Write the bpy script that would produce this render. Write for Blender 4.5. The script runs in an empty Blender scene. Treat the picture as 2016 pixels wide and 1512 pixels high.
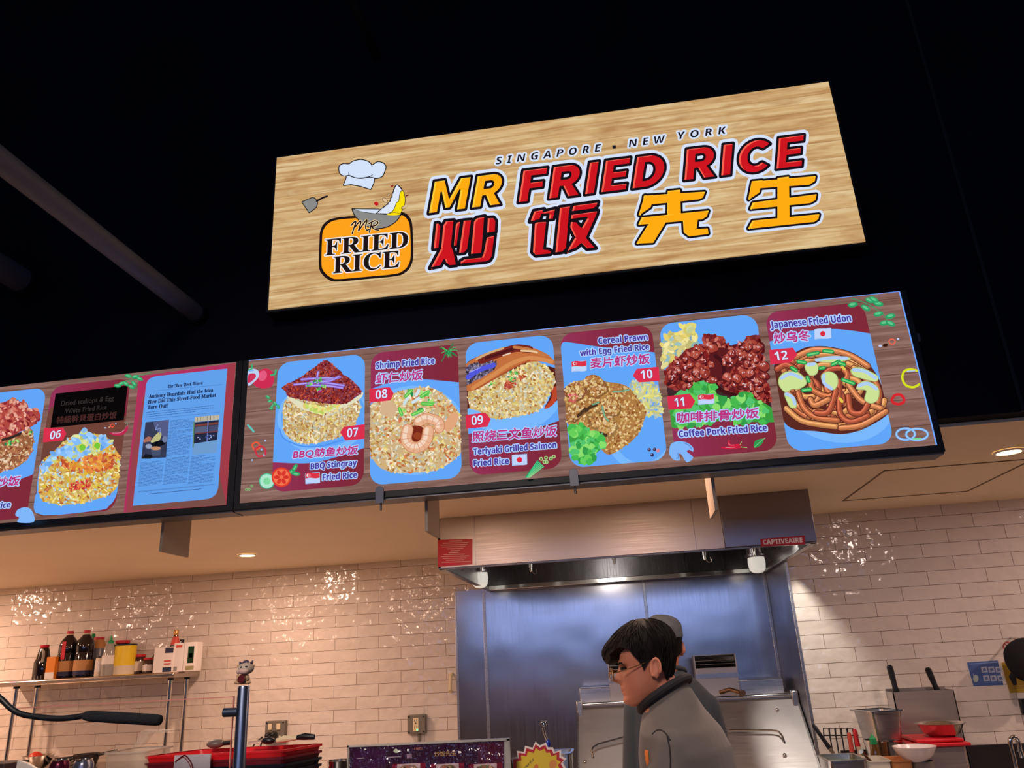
import bpy, bmesh, math, random
import numpy as np
from mathutils import Vector, Matrix, geometry
R = random.Random(7)
SC = bpy.context.scene
COL = SC.collection
# ------------------------------------------------------------------ camera, world, big lights, exposure
F_PX, YAW, PITCH, ROLL = 1535.91, -0.126035, 0.340638, -0.0557994
CAM = np.array([0.0, -2.7, 1.65])
def _axes():
    cy, sy, cp, sp = math.cos(YAW), math.sin(YAW), math.cos(PITCH), math.sin(PITCH)
    f = np.array([sy*cp, cy*cp, sp]); r = np.array([cy, -sy, 0.0]); u = np.cross(r, f)
    c, s = math.cos(ROLL), math.sin(ROLL)
    return r*c+u*s, -r*s+u*c, f
AR, AU, AF = _axes()
cam_data = bpy.data.cameras.new('camera')
cam_data.sensor_width = 36.0
cam_data.lens = 36.0*F_PX/2016.0
cam_data.clip_start = 0.02
cam = bpy.data.objects.new('camera', cam_data)
cam.matrix_world = Matrix([[AR[i], AU[i], -AF[i], CAM[i]] for i in range(3)]+[[0, 0, 0, 1]])
COL.objects.link(cam)
SC.camera = cam
SC.view_settings.view_transform = 'Standard'
SC.view_settings.look = 'None'
SC.view_settings.exposure = 0.0
SC.view_settings.gamma = 1.0
SC.view_settings.use_curve_mapping = False

def lin(c):
    o = []
    for x in c[:3]:
        x = x/255.0
        o.append(x/12.92 if x <= 0.04045 else ((x+0.055)/1.055)**2.4)
    return (o[0], o[1], o[2], 1.0)

world = bpy.data.worlds.new('food_hall_ambience')
world.use_nodes = True
bg = world.node_tree.nodes['Background']
bg.inputs[0].default_value = (0.42, 0.5, 0.85, 1)
bg.inputs[1].default_value = 0.05
SC.world = world

def light(name, kind, loc, power, color, size=0.2, target=None, spot=None, blend=0.5, sizey=None, spread=None):
    d = bpy.data.lights.new(name, kind)
    d.energy = power; d.color = color
    if kind == 'AREA':
        d.shape = 'RECTANGLE' if sizey else 'DISK'
        d.size = size
        if sizey: d.size_y = sizey
        if spread: d.spread = math.radians(spread)
    elif kind == 'SPOT':
        d.spot_size = math.radians(spot or 90); d.spot_blend = blend; d.shadow_soft_size = size
    else:
        d.shadow_soft_size = size
    o = bpy.data.objects.new(name, d); COL.objects.link(o); o.location = loc
    if target is not None:
        o.rotation_euler = (Vector(target)-Vector(loc)).to_track_quat('-Z', 'Y').to_euler()
    return o
WARM = (1.0, 0.65, 0.48); WARM2 = (1.0, 0.73, 0.64); COOL = (0.38, 0.52, 1.0)
CEIL = 2.355
# kitchen downlights (the two seen ones get their fittings further down), rows over the prep line
DOWN = [(-2.293, 1.92), (1.61, 0.683), (-4.95, 1.92), (-3.3, 0.40), (-2.0, 0.40), (-0.75, 0.40), (0.12, 0.34), (-4.6, 0.9), (2.9, 1.2)]
for i, (x, y) in enumerate(DOWN):
    p = [15, 8.0, 25, 18, 13, 5.5, 6.0, 17, 14][i]
    light('downlight_lamp', 'AREA', (x, y, CEIL-0.012), p, WARM if x < 0.9 else WARM2, size=0.075, target=(x, y, 0))
# unseen lights added on the hall side
light('added_hall_light', 'AREA', (-0.3, -6.5, 2.42), 32.0, COOL, size=5.0, sizey=0.6, target=(-0.3, 2.7, 2.3))  # added blue area light standing for a lit stall front, reflects in the steel

light('added_hall_light', 'AREA', (-0.9, -3.6, 3.5), 15, (1.0, 0.84, 0.72), size=0.9, target=(-0.8, -0.7, 1.3), spread=70)  # added fill for the things on the counter

light('added_hall_light', 'SPOT', (0.62, -0.62, 3.4), 85, (1.0, 0.80, 0.66), size=0.10, target=(0.20, -0.06, 1.45), spot=30, blend=.7)  # added spot, aimed at the front cook alone

# ------------------------------------------------------------------ pixel helpers: a photo pixel on a plane of the place
def P(u, v, Y):
    d = AF*F_PX + AR*(u-1008.0) - AU*(v-756.0)
    t = (Y-CAM[1])/d[1]
    return CAM + d*t
def PZ(u, v, Zz):
    d = AF*F_PX + AR*(u-1008.0) - AU*(v-756.0)
    t = (Zz-CAM[2])/d[2]
    return CAM + d*t

# ------------------------------------------------------------------ materials
MATS = {}
def _nt(name):
    m = bpy.data.materials.new(name); m.use_nodes = True
    n = m.node_tree.nodes; l = m.node_tree.links
    return m, n, l, n['Principled BSDF']
def mat(name, color, rough=0.5, metal=0.0, spec=0.5, noise=0.0, nscale=8.0, bump=0.0, bscale=60.0, stretch=None, trans=0.0, emit=None, estr=0.0, coat=0.0, sheen=0.0, alpha=1.0, ior=1.45):
    """plain or mottled procedural surface"""
    if name in MATS: return MATS[name]
    m, n, l, b = _nt(name)
    c = lin(color)
    b.inputs['Base Color'].default_value = c
    b.inputs['Roughness'].default_value = rough
    b.inputs['Metallic'].default_value = metal
    b.inputs['Specular IOR Level'].default_value = spec
    b.inputs['Transmission Weight'].default_value = trans
    b.inputs['IOR'].default_value = ior
    b.inputs['Coat Weight'].default_value = coat
    b.inputs['Sheen Weight'].default_value = sheen
    b.inputs['Alpha'].default_value = alpha
    if emit:
        b.inputs['Emission Color'].default_value = lin(emit); b.inputs['Emission Strength'].default_value = estr
    tc = n.new('ShaderNodeTexCoord'); mp = n.new('ShaderNodeMapping')
    l.new(tc.outputs['Object'], mp.inputs['Vector'])
    if stretch: mp.inputs['Scale'].default_value = stretch
    if noise > 0:
        t = n.new('ShaderNodeTexNoise'); t.inputs['Scale'].default_value = nscale; t.inputs['Detail'].default_value = 5
        l.new(mp.outputs[0], t.inputs['Vector'])
        r = n.new('ShaderNodeValToRGB')
        r.color_ramp.elements[0].position = 0.3; r.color_ramp.elements[1].position = 0.7
        r.color_ramp.elements[0].color = [x*(1-noise) for x in c[:3]]+[1]
        r.color_ramp.elements[1].color = [min(1, x*(1+noise)) for x in c[:3]]+[1]
        l.new(t.outputs['Fac'], r.inputs[0]); l.new(r.outputs[0], b.inputs['Base Color'])
    if bump > 0:
        t2 = n.new('ShaderNodeTexNoise'); t2.inputs['Scale'].default_value = bscale; t2.inputs['Detail'].default_value = 3
        l.new(mp.outputs[0], t2.inputs['Vector'])
        bm = n.new('ShaderNodeBump'); bm.inputs['Strength'].default_value = bump; bm.inputs['Distance'].default_value = 0.004
        l.new(t2.outputs['Fac'], bm.inputs['Height']); l.new(bm.outputs[0], b.inputs['Normal'])
    MATS[name] = m
    return m
def steel(name, color=(190, 188, 186), rough=0.28, stretch=(2, 2, 90), wave=0.10, wscale=2.2, grain=0.12):
    """brushed stainless sheet: fine directional grain in the gloss, slow dents in the normal"""
    if name in MATS: return MATS[name]
    m, n, l, b = _nt(name)
    b.inputs['Base Color'].default_value = lin(color); b.inputs['Metallic'].default_value = 1.0
    tc = n.new('ShaderNodeTexCoord'); mp = n.new('ShaderNodeMapping'); mp.inputs['Scale'].default_value = stretch
    l.new(tc.outputs['Object'], mp.inputs['Vector'])
    t = n.new('ShaderNodeTexNoise'); t.inputs['Scale'].default_value = 3.0; t.inputs['Detail'].default_value = 6
    l.new(mp.outputs[0], t.inputs['Vector'])
    mr = n.new('ShaderNodeMapRange'); mr.inputs['To Min'].default_value = rough-grain; mr.inputs['To Max'].default_value = rough+grain
    l.new(t.outputs['Fac'], mr.inputs['Value']); l.new(mr.outputs[0], b.inputs['Roughness'])
    t2 = n.new('ShaderNodeTexNoise'); t2.inputs['Scale'].default_value = wscale; t2.inputs['Detail'].default_value = 2
    l.new(tc.outputs['Object'], t2.inputs['Vector'])
    bm = n.new('ShaderNodeBump'); bm.inputs['Strength'].default_value = wave; bm.inputs['Distance'].default_value = 0.06
    l.new(t2.outputs['Fac'], bm.inputs['Height']); l.new(bm.outputs[0], b.inputs['Normal'])
    MATS[name] = m
    return m
def tile_mat(name, x0, z0, bw, bh, c1, c2, mortar):
    m, n, l, b = _nt(name)
    tc = n.new('ShaderNodeTexCoord'); sp = n.new('ShaderNodeSeparateXYZ'); cb = n.new('ShaderNodeCombineXYZ')
    l.new(tc.outputs['Object'], sp.inputs[0])
    ax = n.new('ShaderNodeMath'); ax.operation = 'SUBTRACT'; ax.inputs[1].default_value = x0
    az = n.new('ShaderNodeMath'); az.operation = 'SUBTRACT'; az.inputs[1].default_value = z0
    l.new(sp.outputs[0], ax.inputs[0]); l.new(sp.outputs[2], az.inputs[0])
    l.new(ax.outputs[0], cb.inputs[0]); l.new(az.outputs[0], cb.inputs[1])
    br = n.new('ShaderNodeTexBrick')
    br.inputs['Scale'].default_value = 1.0; br.inputs['Brick Width'].default_value = bw; br.inputs['Row Height'].default_value = bh
    br.inputs['Mortar Size'].default_value = 0.0015; br.inputs['Mortar Smooth'].default_value = 0.3
    br.inputs['Color1'].default_value = lin(c1); br.inputs['Color2'].default_value = lin(c2); br.inputs['Mortar'].default_value = lin(mortar)
    br.offset = 0.5; br.offset_frequency = 2
    l.new(cb.outputs[0], br.inputs['Vector']); l.new(br.outputs['Color'], b.inputs['Base Color'])
    b.inputs['Specular IOR Level'].default_value = 0.55
    mrr = n.new('ShaderNodeMapRange'); mrr.inputs['To Min'].default_value = 0.13; mrr.inputs['To Max'].default_value = 0.8
    l.new(br.outputs['Fac'], mrr.inputs['Value']); l.new(mrr.outputs[0], b.inputs['Roughness'])
    t = n.new('ShaderNodeTexNoise'); t.inputs['Scale'].default_value = 15.0; t.inputs['Detail'].default_value = 1.5
    l.new(cb.outputs[0], t.inputs['Vector'])
    b1 = n.new('ShaderNodeBump'); b1.inputs['Strength'].default_value = 0.75; b1.inputs['Distance'].default_value = 0.012
    l.new(t.outputs['Fac'], b1.inputs['Height'])
    b2 = n.new('ShaderNodeBump'); b2.inputs['Strength'].default_value = 0.5; b2.inputs['Distance'].default_value = 0.002; b2.invert = True
    l.new(br.outputs['Fac'], b2.inputs['Height']); l.new(b1.outputs[0], b2.inputs['Normal']); l.new(b2.outputs[0], b.inputs['Normal'])
    return m
def wood_light(name, dark, mid, pale, plank, strength, knots=0.5, line=(90, 60, 40), linemix=0.35):
    """printed wood planks on a backlit face or a screen"""
    m = bpy.data.materials.new(name); m.use_nodes = True
    n = m.node_tree.nodes; l = m.node_tree.links; n.clear()
    out = n.new('ShaderNodeOutputMaterial'); em = n.new('ShaderNodeEmission'); em.inputs['Strength'].default_value = strength
    l.new(em.outputs[0], out.inputs['Surface'])
    tc = n.new('ShaderNodeTexCoord'); sp = n.new('ShaderNodeSeparateXYZ'); l.new(tc.outputs['Object'], sp.inputs[0])
    # plank index
    dv = n.new('ShaderNodeMath'); dv.operation = 'DIVIDE'; dv.inputs[1].default_value = plank; l.new(sp.outputs[2], dv.inputs[0])
    fl = n.new('ShaderNodeMath'); fl.operation = 'FLOOR'; l.new(dv.outputs[0], fl.inputs[0])
    fr = n.new('ShaderNodeMath'); fr.operation = 'FRACT'; l.new(dv.outputs[0], fr.inputs[0])
    sh = n.new('ShaderNodeMath'); sh.operation = 'MULTIPLY'; sh.inputs[1].default_value = 7.31; l.new(fl.outputs[0], sh.inputs[0])
    ax = n.new('ShaderNodeMath'); ax.operation = 'ADD'; l.new(sp.outputs[0], ax.inputs[0]); l.new(sh.outputs[0], ax.inputs[1])
    cb = n.new('ShaderNodeCombineXYZ'); l.new(ax.outputs[0], cb.inputs[0]); l.new(sh.outputs[0], cb.inputs[1]); l.new(sp.outputs[2], cb.inputs[2])
    mp = n.new('ShaderNodeMapping'); mp.inputs['Scale'].default_value = (2.2, 1, 34); l.new(cb.outputs[0], mp.inputs['Vector'])
    t = n.new('ShaderNodeTexNoise'); t.inputs['Scale'].default_value = 1.6; t.inputs['Detail'].default_value = 6; t.inputs['Distortion'].default_value = 0.6
    l.new(mp.outputs[0], t.inputs['Vector'])
    r = n.new('ShaderNodeValToRGB'); cr = r.color_ramp
    cr.elements[0].position = 0.25; cr.elements[0].color = lin(dark)
    cr.elements[1].position = 0.75; cr.elements[1].color = lin(pale)
    e = cr.elements.new(0.5); e.color = lin(mid)
    l.new(t.outputs['Fac'], r.inputs[0])
    # blotchy darker growth marks
    mp2 = n.new('ShaderNodeMapping'); mp2.inputs['Scale'].default_value = (5, 1, 14); l.new(cb.outputs[0], mp2.inputs['Vector'])
    t2 = n.new('ShaderNodeTexNoise'); t2.inputs['Scale'].default_value = 1.5; t2.inputs['Detail'].default_value = 3; l.new(mp2.outputs[0], t2.inputs['Vector'])
    r2 = n.new('ShaderNodeMapRange'); r2.inputs['From Min'].default_value = 0.52; r2.inputs['From Max'].default_value = 0.75; r2.inputs['To Max'].default_value = knots
    l.new(t2.outputs['Fac'], r2.inputs['Value'])
    mx = n.new('ShaderNodeMixRGB'); l.new(r2.outputs[0], mx.inputs[0]); l.new(r.outputs[0], mx.inputs[1]); mx.inputs[2].default_value = lin(dark)
    lt = n.new('ShaderNodeMath'); lt.operation = 'LESS_THAN'; lt.inputs[1].default_value = 0.03; l.new(fr.outputs[0], lt.inputs[0])
    lm = n.new('ShaderNodeMath'); lm.operation = 'MULTIPLY'; lm.inputs[1].default_value = linemix; l.new(lt.outputs[0], lm.inputs[0])
    m2 = n.new('ShaderNodeMixRGB'); l.new(lm.outputs[0], m2.inputs[0]); l.new(mx.outputs[0], m2.inputs[1]); m2.inputs[2].default_value = lin(line)
    l.new(m2.outputs[0], em.inputs['Color'])
    return m
def art_mats():
    m = bpy.data.materials.new('lit_print'); m.use_nodes = True
    n = m.node_tree.nodes; l = m.node_tree.links; n.clear()
    out = n.new('ShaderNodeOutputMaterial'); em = n.new('ShaderNodeEmission'); at = n.new('ShaderNodeAttribute'); at.attribute_name = 'col'
    l.new(at.outputs['Color'], em.inputs['Color']); l.new(em.outputs[0], out.inputs['Surface'])
    m2, n, l, b = _nt('paper_print')
    at = n.new('ShaderNodeAttribute'); at.attribute_name = 'col'; l.new(at.outputs['Color'], b.inputs['Base Color']); b.inputs['Roughness'].default_value = 0.45
    return m, m2
LIT, PRINT = art_mats()

# ------------------------------------------------------------------ object bookkeeping
def tag(o, label=None, cat=None, group=None, kind=None):
    if label: o['label'] = label
    if cat: o['category'] = cat
    if group: o['group'] = group
    if kind: o['kind'] = kind
    return o
def empty(name, loc, label=None, cat=None, group=None):
    o = bpy.data.objects.new(name, None); COL.objects.link(o); o.location = tuple(float(x) for x in loc)
    o.empty_display_size = 0.05
    return tag(o, label, cat, group)
def wloc(o):
    v = Vector(o.location)
    while o.parent: o = o.parent; v += o.location
    return v
class G:
    """collects shapes in place coordinates, built into ONE mesh object"""
    def __init__(s): s.v = []; s.f = []
    def add(s, vs, fs):
        k = len(s.v); s.v += [tuple(float(c) for c in p) for p in vs]; s.f += [tuple(i+k for i in f) for f in fs]; return s
    def box(s, c, d, rot=None):
        a, b, e = d[0]/2, d[1]/2, d[2]/2
        vs = [Vector((x, y, z)) for x in (-a, a) for y in (-b, b) for z in (-e, e)]
        if rot is not None: vs = [rot @ p for p in vs]
        c = Vector(c); vs = [p+c for p in vs]
        return s.add(vs, [(0, 1, 3, 2), (4, 6, 7, 5), (0, 4, 5, 1), (2, 3, 7, 6), (0, 2, 6, 4), (1, 5, 7, 3)])
    def bx(s, x0, x1, y0, y1, z0, z1): return s.box(((x0+x1)/2, (y0+y1)/2, (z0+z1)/2), (x1-x0, y1-y0, z1-z0))
    def lathe(s, prof, c=(0, 0, 0), n=28, rot=None, sx=1.0, sy=1.0, cap=True):
        vs = []; fs = []; c = Vector(c)
        for r, z in prof:
            for i in range(n):
                a = 2*math.pi*i/n; p = Vector((r*math.cos(a)*sx, r*math.sin(a)*sy, z))
                if rot is not None: p = rot @ p
                vs.append(p+c)
        for j in range(len(prof)-1):
            for i in range(n):
                i2 = (i+1) % n; fs.append((j*n+i, j*n+i2, (j+1)*n+i2, (j+1)*n+i))
        if cap:
            fs.append(tuple(reversed(range(n)))); fs.append(tuple((len(prof)-1)*n+i for i in range(n)))
        return s.add(vs, fs)
    def tube(s, path, r, n=10, cap=True):
        path = [Vector(p) for p in path]; rs = r if isinstance(r, (list, tuple)) else [r]*len(path)
        vs = []; fs = []; prev = None
        for k, p in enumerate(path):
            t = (path[min(k+1, len(path)-1)]-path[max(k-1, 0)])
            t = t.normalized() if t.length > 1e-9 else Vector((0, 0, 1))
            if prev is None:
                a = Vector((0, 0, 1)) if abs(t.z) < 0.9 else Vector((1, 0, 0)); x = t.cross(a).normalized()
            else:
                x = (prev-t*prev.dot(t)).normalized()
            prev = x; y = t.cross(x)
            for i in range(n):
                a = 2*math.pi*i/n; vs.append(p+(x*math.cos(a)+y*math.sin(a))*rs[k])
        for k in range(len(path)-1):
            for i in range(n):
                i2 = (i+1) % n; fs.append((k*n+i, k*n+i2, (k+1)*n+i2, (k+1)*n+i))
        if cap: fs.append(tuple(reversed(range(n)))); fs.append(tuple((len(path)-1)*n+i for i in range(n)))
        return s.add(vs, fs)
    def prism(s, poly, d):
        """poly: list of 3D points (planar), extruded by vector d"""
        n = len(poly); a = [Vector(p) for p in poly]; b = [p+Vector(d) for p in a]
        fs = [tuple(range(n)), tuple(reversed(range(n, 2*n)))]+[(i, i+n, (i+1) % n+n, (i+1) % n) for i in range(n)]
        return s.add(a+b, fs)
    def ball(s, c, r, n=16, m=10, rot=None):
        r = r if isinstance(r, (list, tuple)) else (r, r, r)
        vs = []; fs = []; c = Vector(c)
        for j in range(m+1):
            ph = math.pi*j/m
            for i in range(n):
                a = 2*math.pi*i/n; p = Vector((r[0]*math.sin(ph)*math.cos(a), r[1]*math.sin(ph)*math.sin(a), r[2]*math.cos(ph)))
                if rot is not None: p = rot @ p
                vs.append(p+c)
        for j in range(m):
            for i in range(n):
                i2 = (i+1) % n; fs.append((j*n+i, (j+1)*n+i, (j+1)*n+i2, j*n+i2))
        return s.add(vs, fs)
    def loft(s, rings, cap=True):
        n = len(rings[0]); vs = [p for r in rings for p in r]; fs = []
        for k in range(len(rings)-1):
            for i in range(n):
                i2 = (i+1) % n; fs.append((k*n+i, k*n+i2, (k+1)*n+i2, (k+1)*n+i))
        if cap: fs.append(tuple(reversed(range(n)))); fs.append(tuple((len(rings)-1)*n+i for i in range(n)))
        return s.add(vs, fs)
    def mesh(s, name, off=(0, 0, 0), angle=35):
        me = bpy.data.meshes.new(name); o = Vector(off)
        me.from_pydata([tuple(Vector(p)-o) for p in s.v], [], s.f)
        bm = bmesh.new(); bm.from_mesh(me)
        bmesh.ops.remove_doubles(bm, verts=bm.verts, dist=1e-6)
        bmesh.ops.recalc_face_normals(bm, faces=bm.faces); bm.to_mesh(me); bm.free()
        if angle: me.shade_smooth(); me.set_sharp_from_angle(angle=math.radians(angle))
        return me
def obj(name, g, m, parent=None, bev=0, label=None, cat=None, group=None, kind=None, sub=0, base=None):
    if parent is not None: off = wloc(parent)
    elif base is not None: off = Vector(base)
    else:
        a = np.array(g.v); off = Vector(((a[:, 0].min()+a[:, 0].max())/2, (a[:, 1].min()+a[:, 1].max())/2, a[:, 2].min()))
    o = bpy.data.objects.new(name, g.mesh(name, off)); COL.objects.link(o)
    if parent is not None: o.parent = parent
    else: o.location = off
    o.data.materials.append(m)
    if bev:
        b = o.modifiers.new('bevel', 'BEVEL'); b.width = bev; b.segments = 2; b.limit_method = 'ANGLE'; b.angle_limit = math.radians(40)
    if sub:
        b = o.modifiers.new('smooth', 'SUBSURF'); b.levels = sub; b.render_levels = sub
    return tag(o, label, cat, group, kind)
def dup(root, loc, label=None, group=None):
    c = root.copy(); COL.objects.link(c); c.location = loc
    if label: c['label'] = label
    if group: c['group'] = group
    for ch in root.children:
        d = ch.copy(); COL.objects.link(d); d.parent = c
        for g2 in ch.children:
            e = g2.copy(); COL.objects.link(e); e.parent = d
    return c

# ------------------------------------------------------------------ flat print: shapes in photo pixels, laid on a plane of the place
_B = {'b': (0x1D5D4, 0x1D5EE, 0x1D7EC), 'i': (0x1D63C, 0x1D656, None), 's': (0x1D400, 0x1D41A, 0x1D7CE), 'f': (0x1D56C, 0x1D586, None), 'c': (0x1D4D0, 0x1D4EA, None)}
def styled(t, st):
    if st not in _B: return t
    U, L, D = _B[st]; o = ''
    for ch in t:
        if 'A' <= ch <= 'Z': o += chr(U+ord(ch)-65)
        elif 'a' <= ch <= 'z': o += chr(L+ord(ch)-97)
        elif '0' <= ch <= '9' and D: o += chr(D+ord(ch)-48)
        else: o += ch
    return o
_TC = {}
def glyphs(t, st='r', space=1.0):
    k = (t, st, space)
    if k in _TC: return _TC[k]
    cu = bpy.data.curves.new('writing', 'FONT'); cu.body = styled(t, st); cu.space_character = space; cu.resolution_u = 3
    o = bpy.data.objects.new('writing', cu); COL.objects.link(o)
    dg = bpy.context.evaluated_depsgraph_get()
    me = bpy.data.meshes.new_from_object(o.evaluated_get(dg))
    vs = np.array([v.co[:2] for v in me.vertices]) if len(me.vertices) else np.zeros((0, 2))
    fs = [tuple(p.vertices) for p in me.polygons]
    cnt = {}
    for f in fs:
        for i in range(len(f)):
            e = tuple(sorted((f[i], f[(i+1) % len(f)]))); cnt[e] = cnt.get(e, 0)+1
    ed = [e for e, c in cnt.items() if c == 1]
    bpy.data.objects.remove(o); bpy.data.curves.remove(cu); bpy.data.meshes.remove(me)
    _TC[k] = (vs, fs, ed)
    return _TC[k]
def capheight(st, t):
    ref = '饭' if any(ord(ch) > 0x2E80 for ch in t) else 'H'
    vs = glyphs(ref, 'r' if ref == '饭' else st)[0]
    return vs[:, 1].max()-(0 if ref == 'H' else vs[:, 1].min()), (0 if ref == 'H' else vs[:, 1].min())
def inpoly(x, y, poly):
    c = False; n = len(poly); j = n-1
    for i in range(n):
        xi, yi = poly[i]; xj, yj = poly[j]
        if (yi > y) != (yj > y) and x < (xj-xi)*(y-yi)/(yj-yi)+xi: c = not c
        j = i
    return c
def spl(p, n=6, closed=False):
    """smooth curve through points"""
    o = []; m = len(p)
    rng = range(m) if closed else range(m-1)
    for i in rng:
        g = (lambda k: p[k % m]) if closed else (lambda k: p[max(0, min(m-1, k))])
        a, b, c, d = g(i-1), g(i), g(i+1), g(i+2)
        for q in range(n):
            t = q/n
            o.append(tuple(0.5*((2*b[k])+(-a[k]+c[k])*t+(2*a[k]-5*b[k]+4*c[k]-d[k])*t*t+(-a[k]+3*b[k]-3*c[k]+d[k])*t**3) for k in range(len(b))))
    if not closed: o.append(tuple(p[-1]))
    return o
class Art:
    def __init__(s, Y, y0, o=(0, 0), k=1.0, to3=None):
        s.Y = Y; s.lift = y0; s.o = o; s.k = k; s.v = []; s.f = []; s.c = []; s.to3 = to3; s.step = 1.2e-5
    def px(s, p): return (s.o[0]+p[0]/s.k, s.o[1]+p[1]/s.k)
    def w(s, p):
        if s.to3: return s.to3(p, s.lift)
        q = s.px(p); return tuple(P(q[0], q[1], s.Y-s.lift))
    def up(s, d=None): s.lift += (s.step if d is None else d)
    def _put(s, vs, fs, col):
        k = len(s.v); s.v += vs
        for f in fs: s.f.append(tuple(i+k for i in f)); s.c.append(col)
    def poly(s, p, col, smooth=0, closed=True):
        if isinstance(p, str): p = pts(p)
        if smooth: p = spl(p, smooth, True)
        s.up()
        tri = geometry.tessellate_polygon([[Vector((a[0], a[1], 0)) for a in p]])
        s._put([s.w(a) for a in p], [tuple(t) for t in tri], col); return p
    def ell(s, c, rx, ry, col, ang=0.0, n=20):
        s.up(); ca, sa = math.cos(ang), math.sin(ang); q = []
        for i in range(n):
            a = 2*math.pi*i/n; x, y = rx*math.cos(a), ry*math.sin(a); q.append(s.w((c[0]+x*ca-y*sa, c[1]+x*sa+y*ca)))
        s._put(q, [tuple(range(n))], col)
    def stroke(s, p, w, col, smooth=0, closed=False):
        if isinstance(p, str): p = pts(p)
        if smooth: p = spl(p, smooth, closed)
        if closed: p = list(p)+[p[0]]
        s.up(); h = w/2
        for i in range(len(p)):
            x, y = p[i]; q = [s.w((x+h*math.cos(a*math.pi/4), y+h*math.sin(a*math.pi/4))) for a in range(8)]
            s._put(q, [tuple(range(8))], col)
            if i+1 < len(p):
                x2, y2 = p[i+1]; dx, dy = x2-x, y2-y; L = math.hypot(dx, dy)
                if L < 1e-6: continue
                nx, ny = -dy/L*h, dx/L*h
                s._put([s.w(a) for a in ((x+nx, y+ny), (x2+nx, y2+ny), (x2-nx, y2-ny), (x-nx, y-ny))], [(0, 1, 2, 3)], col)
    def blob(s, c, r, col, n=12, j=0.25, sq=1.0):
        q = [(c[0]+r*(1+R.uniform(-j, j))*math.cos(2*math.pi*i/n), c[1]+sq*r*(1+R.uniform(-j, j))*math.sin(2*math.pi*i/n)) for i in range(n)]
        s.poly(q, col, smooth=2)
    def grains(s, region, n, cols, L, W, jit=18, ang=None, clip=None):
        if isinstance(region, str): region = pts(region)
        xs = [p[0] for p in region]; ys = [p[1] for p in region]; k = 0; tries = 0; s.step = 6e-6
        while k < n and tries < n*20:
            tries += 1
            x, y = R.uniform(min(xs), max(xs)), R.uniform(min(ys), max(ys))
            if not inpoly(x, y, region): continue
            c = R.choice(cols); d = R.uniform(-jit, jit); c = tuple(max(0, min(255, q+d)) for q in c)
            f = R.uniform(0.7, 1.25)
            s.ell((x, y), L*f, W*f, c, R.uniform(0, math.pi) if ang is None else ang+R.uniform(-0.4, 0.4), 7); k += 1
        s.step = 1.2e-5
    def text(s, t, st, a, b, cap, col, halo=None, hw=0, fat=0, space=1.0, slant=0.0, edge=None, ew=0, hi=None, hoff=(0, 0)):
        """bounding box of the writing runs from a to b along its baseline; cap = capital height; all in this sheet's pixels"""
        vs, fs, ed = glyphs(t, st, space)
        if not len(vs): return
        ch, y0 = capheight(st, t)
        x = vs[:, 0]+slant*vs[:, 1]*1.0
        a = np.array(a, float); b = np.array(b, float); e = b-a; L = np.hypot(*e)
        ax = np.array(s.w(tuple(a))); bx_ = np.array(s.w(tuple(b)))
        # 'up' along the sheet: straight up on the plane, measured in sheet pixels
        if s.to3: upv = np.array([e[1], -e[0]])/L
        else:
            qa = s.px(tuple(a)); base = P(qa[0], qa[1], s.Y); d = base+np.array([0, 0, 0.01])-CAM
            uu = 1008+F_PX*(d@AR)/(d@AF); vv = 756-F_PX*(d@AU)/(d@AF)
            upv = np.array([uu-qa[0], vv-qa[1]]); upv /= np.hypot(*upv)
        tx = (x-x.min())/(x.max()-x.min()); ty = (vs[:, 1]-y0)/ch
        q = a[None, :]+tx[:, None]*e[None, :]+(ty*cap)[:, None]*upv[None, :]
        q = [tuple(p) for p in q]
        def fill(c, off=(0, 0)):
            s.up(1e-5); s._put([s.w((p[0]+off[0], p[1]+off[1])) for p in q], fs, c)
        def line(w, c):
            s.up(1e-5); h = w/2
            for i, j in ed:
                (x1, y1), (x2, y2) = q[i], q[j]; dx, dy = x2-x1, y2-y1; l2 = math.hypot(dx, dy)
                if l2 < 1e-7: continue
                nx, ny = -dy/l2*h, dx/l2*h
                s._put([s.w(p) for p in ((x1+nx, y1+ny), (x2+nx, y2+ny), (x2-nx, y2-ny), (x1-nx, y1-ny))], [(0, 1, 2, 3)], c)
                s._put([s.w((x1+h*math.cos(m*math.pi/3), y1+h*math.sin(m*math.pi/3))) for m in range(6)], [tuple(range(6))], c)
        if halo: fill(halo); line(hw, halo)
        if edge: line(ew+fat, edge)
        if hi: fill(hi); (fat and line(fat, hi)); fill(col, hoff)
        else:
            fill(col); (fat and line(fat, col))
        if edge and hi: line(ew*0.6, edge) if not fat else None
    def rim(s, p, w, col):
        """printed light edge along the left and upper sides of a letter shape"""
        ar = sum(p[i][0]*p[(i+1) % len(p)][1]-p[(i+1) % len(p)][0]*p[i][1] for i in range(len(p))); sg = 1 if ar > 0 else -1
        s.up()
        for i in range(len(p)):
            (x1, y1), (x2, y2) = p[i], p[(i+1) % len(p)]; dx, dy = x2-x1, y2-y1; l = math.hypot(dx, dy)
            if l < 1e-6: continue
            nx, ny = sg*dy/l, -sg*dx/l; d = -nx*.94-ny*.34
            if d > .2:
                k = w*min(1, d*1.2); s._put([s.w(q) for q in ((x1, y1), (x2, y2), (x2-nx*k, y2-ny*k), (x1-nx*k, y1-ny*k))], [(0, 1, 2, 3)], col)
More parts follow.
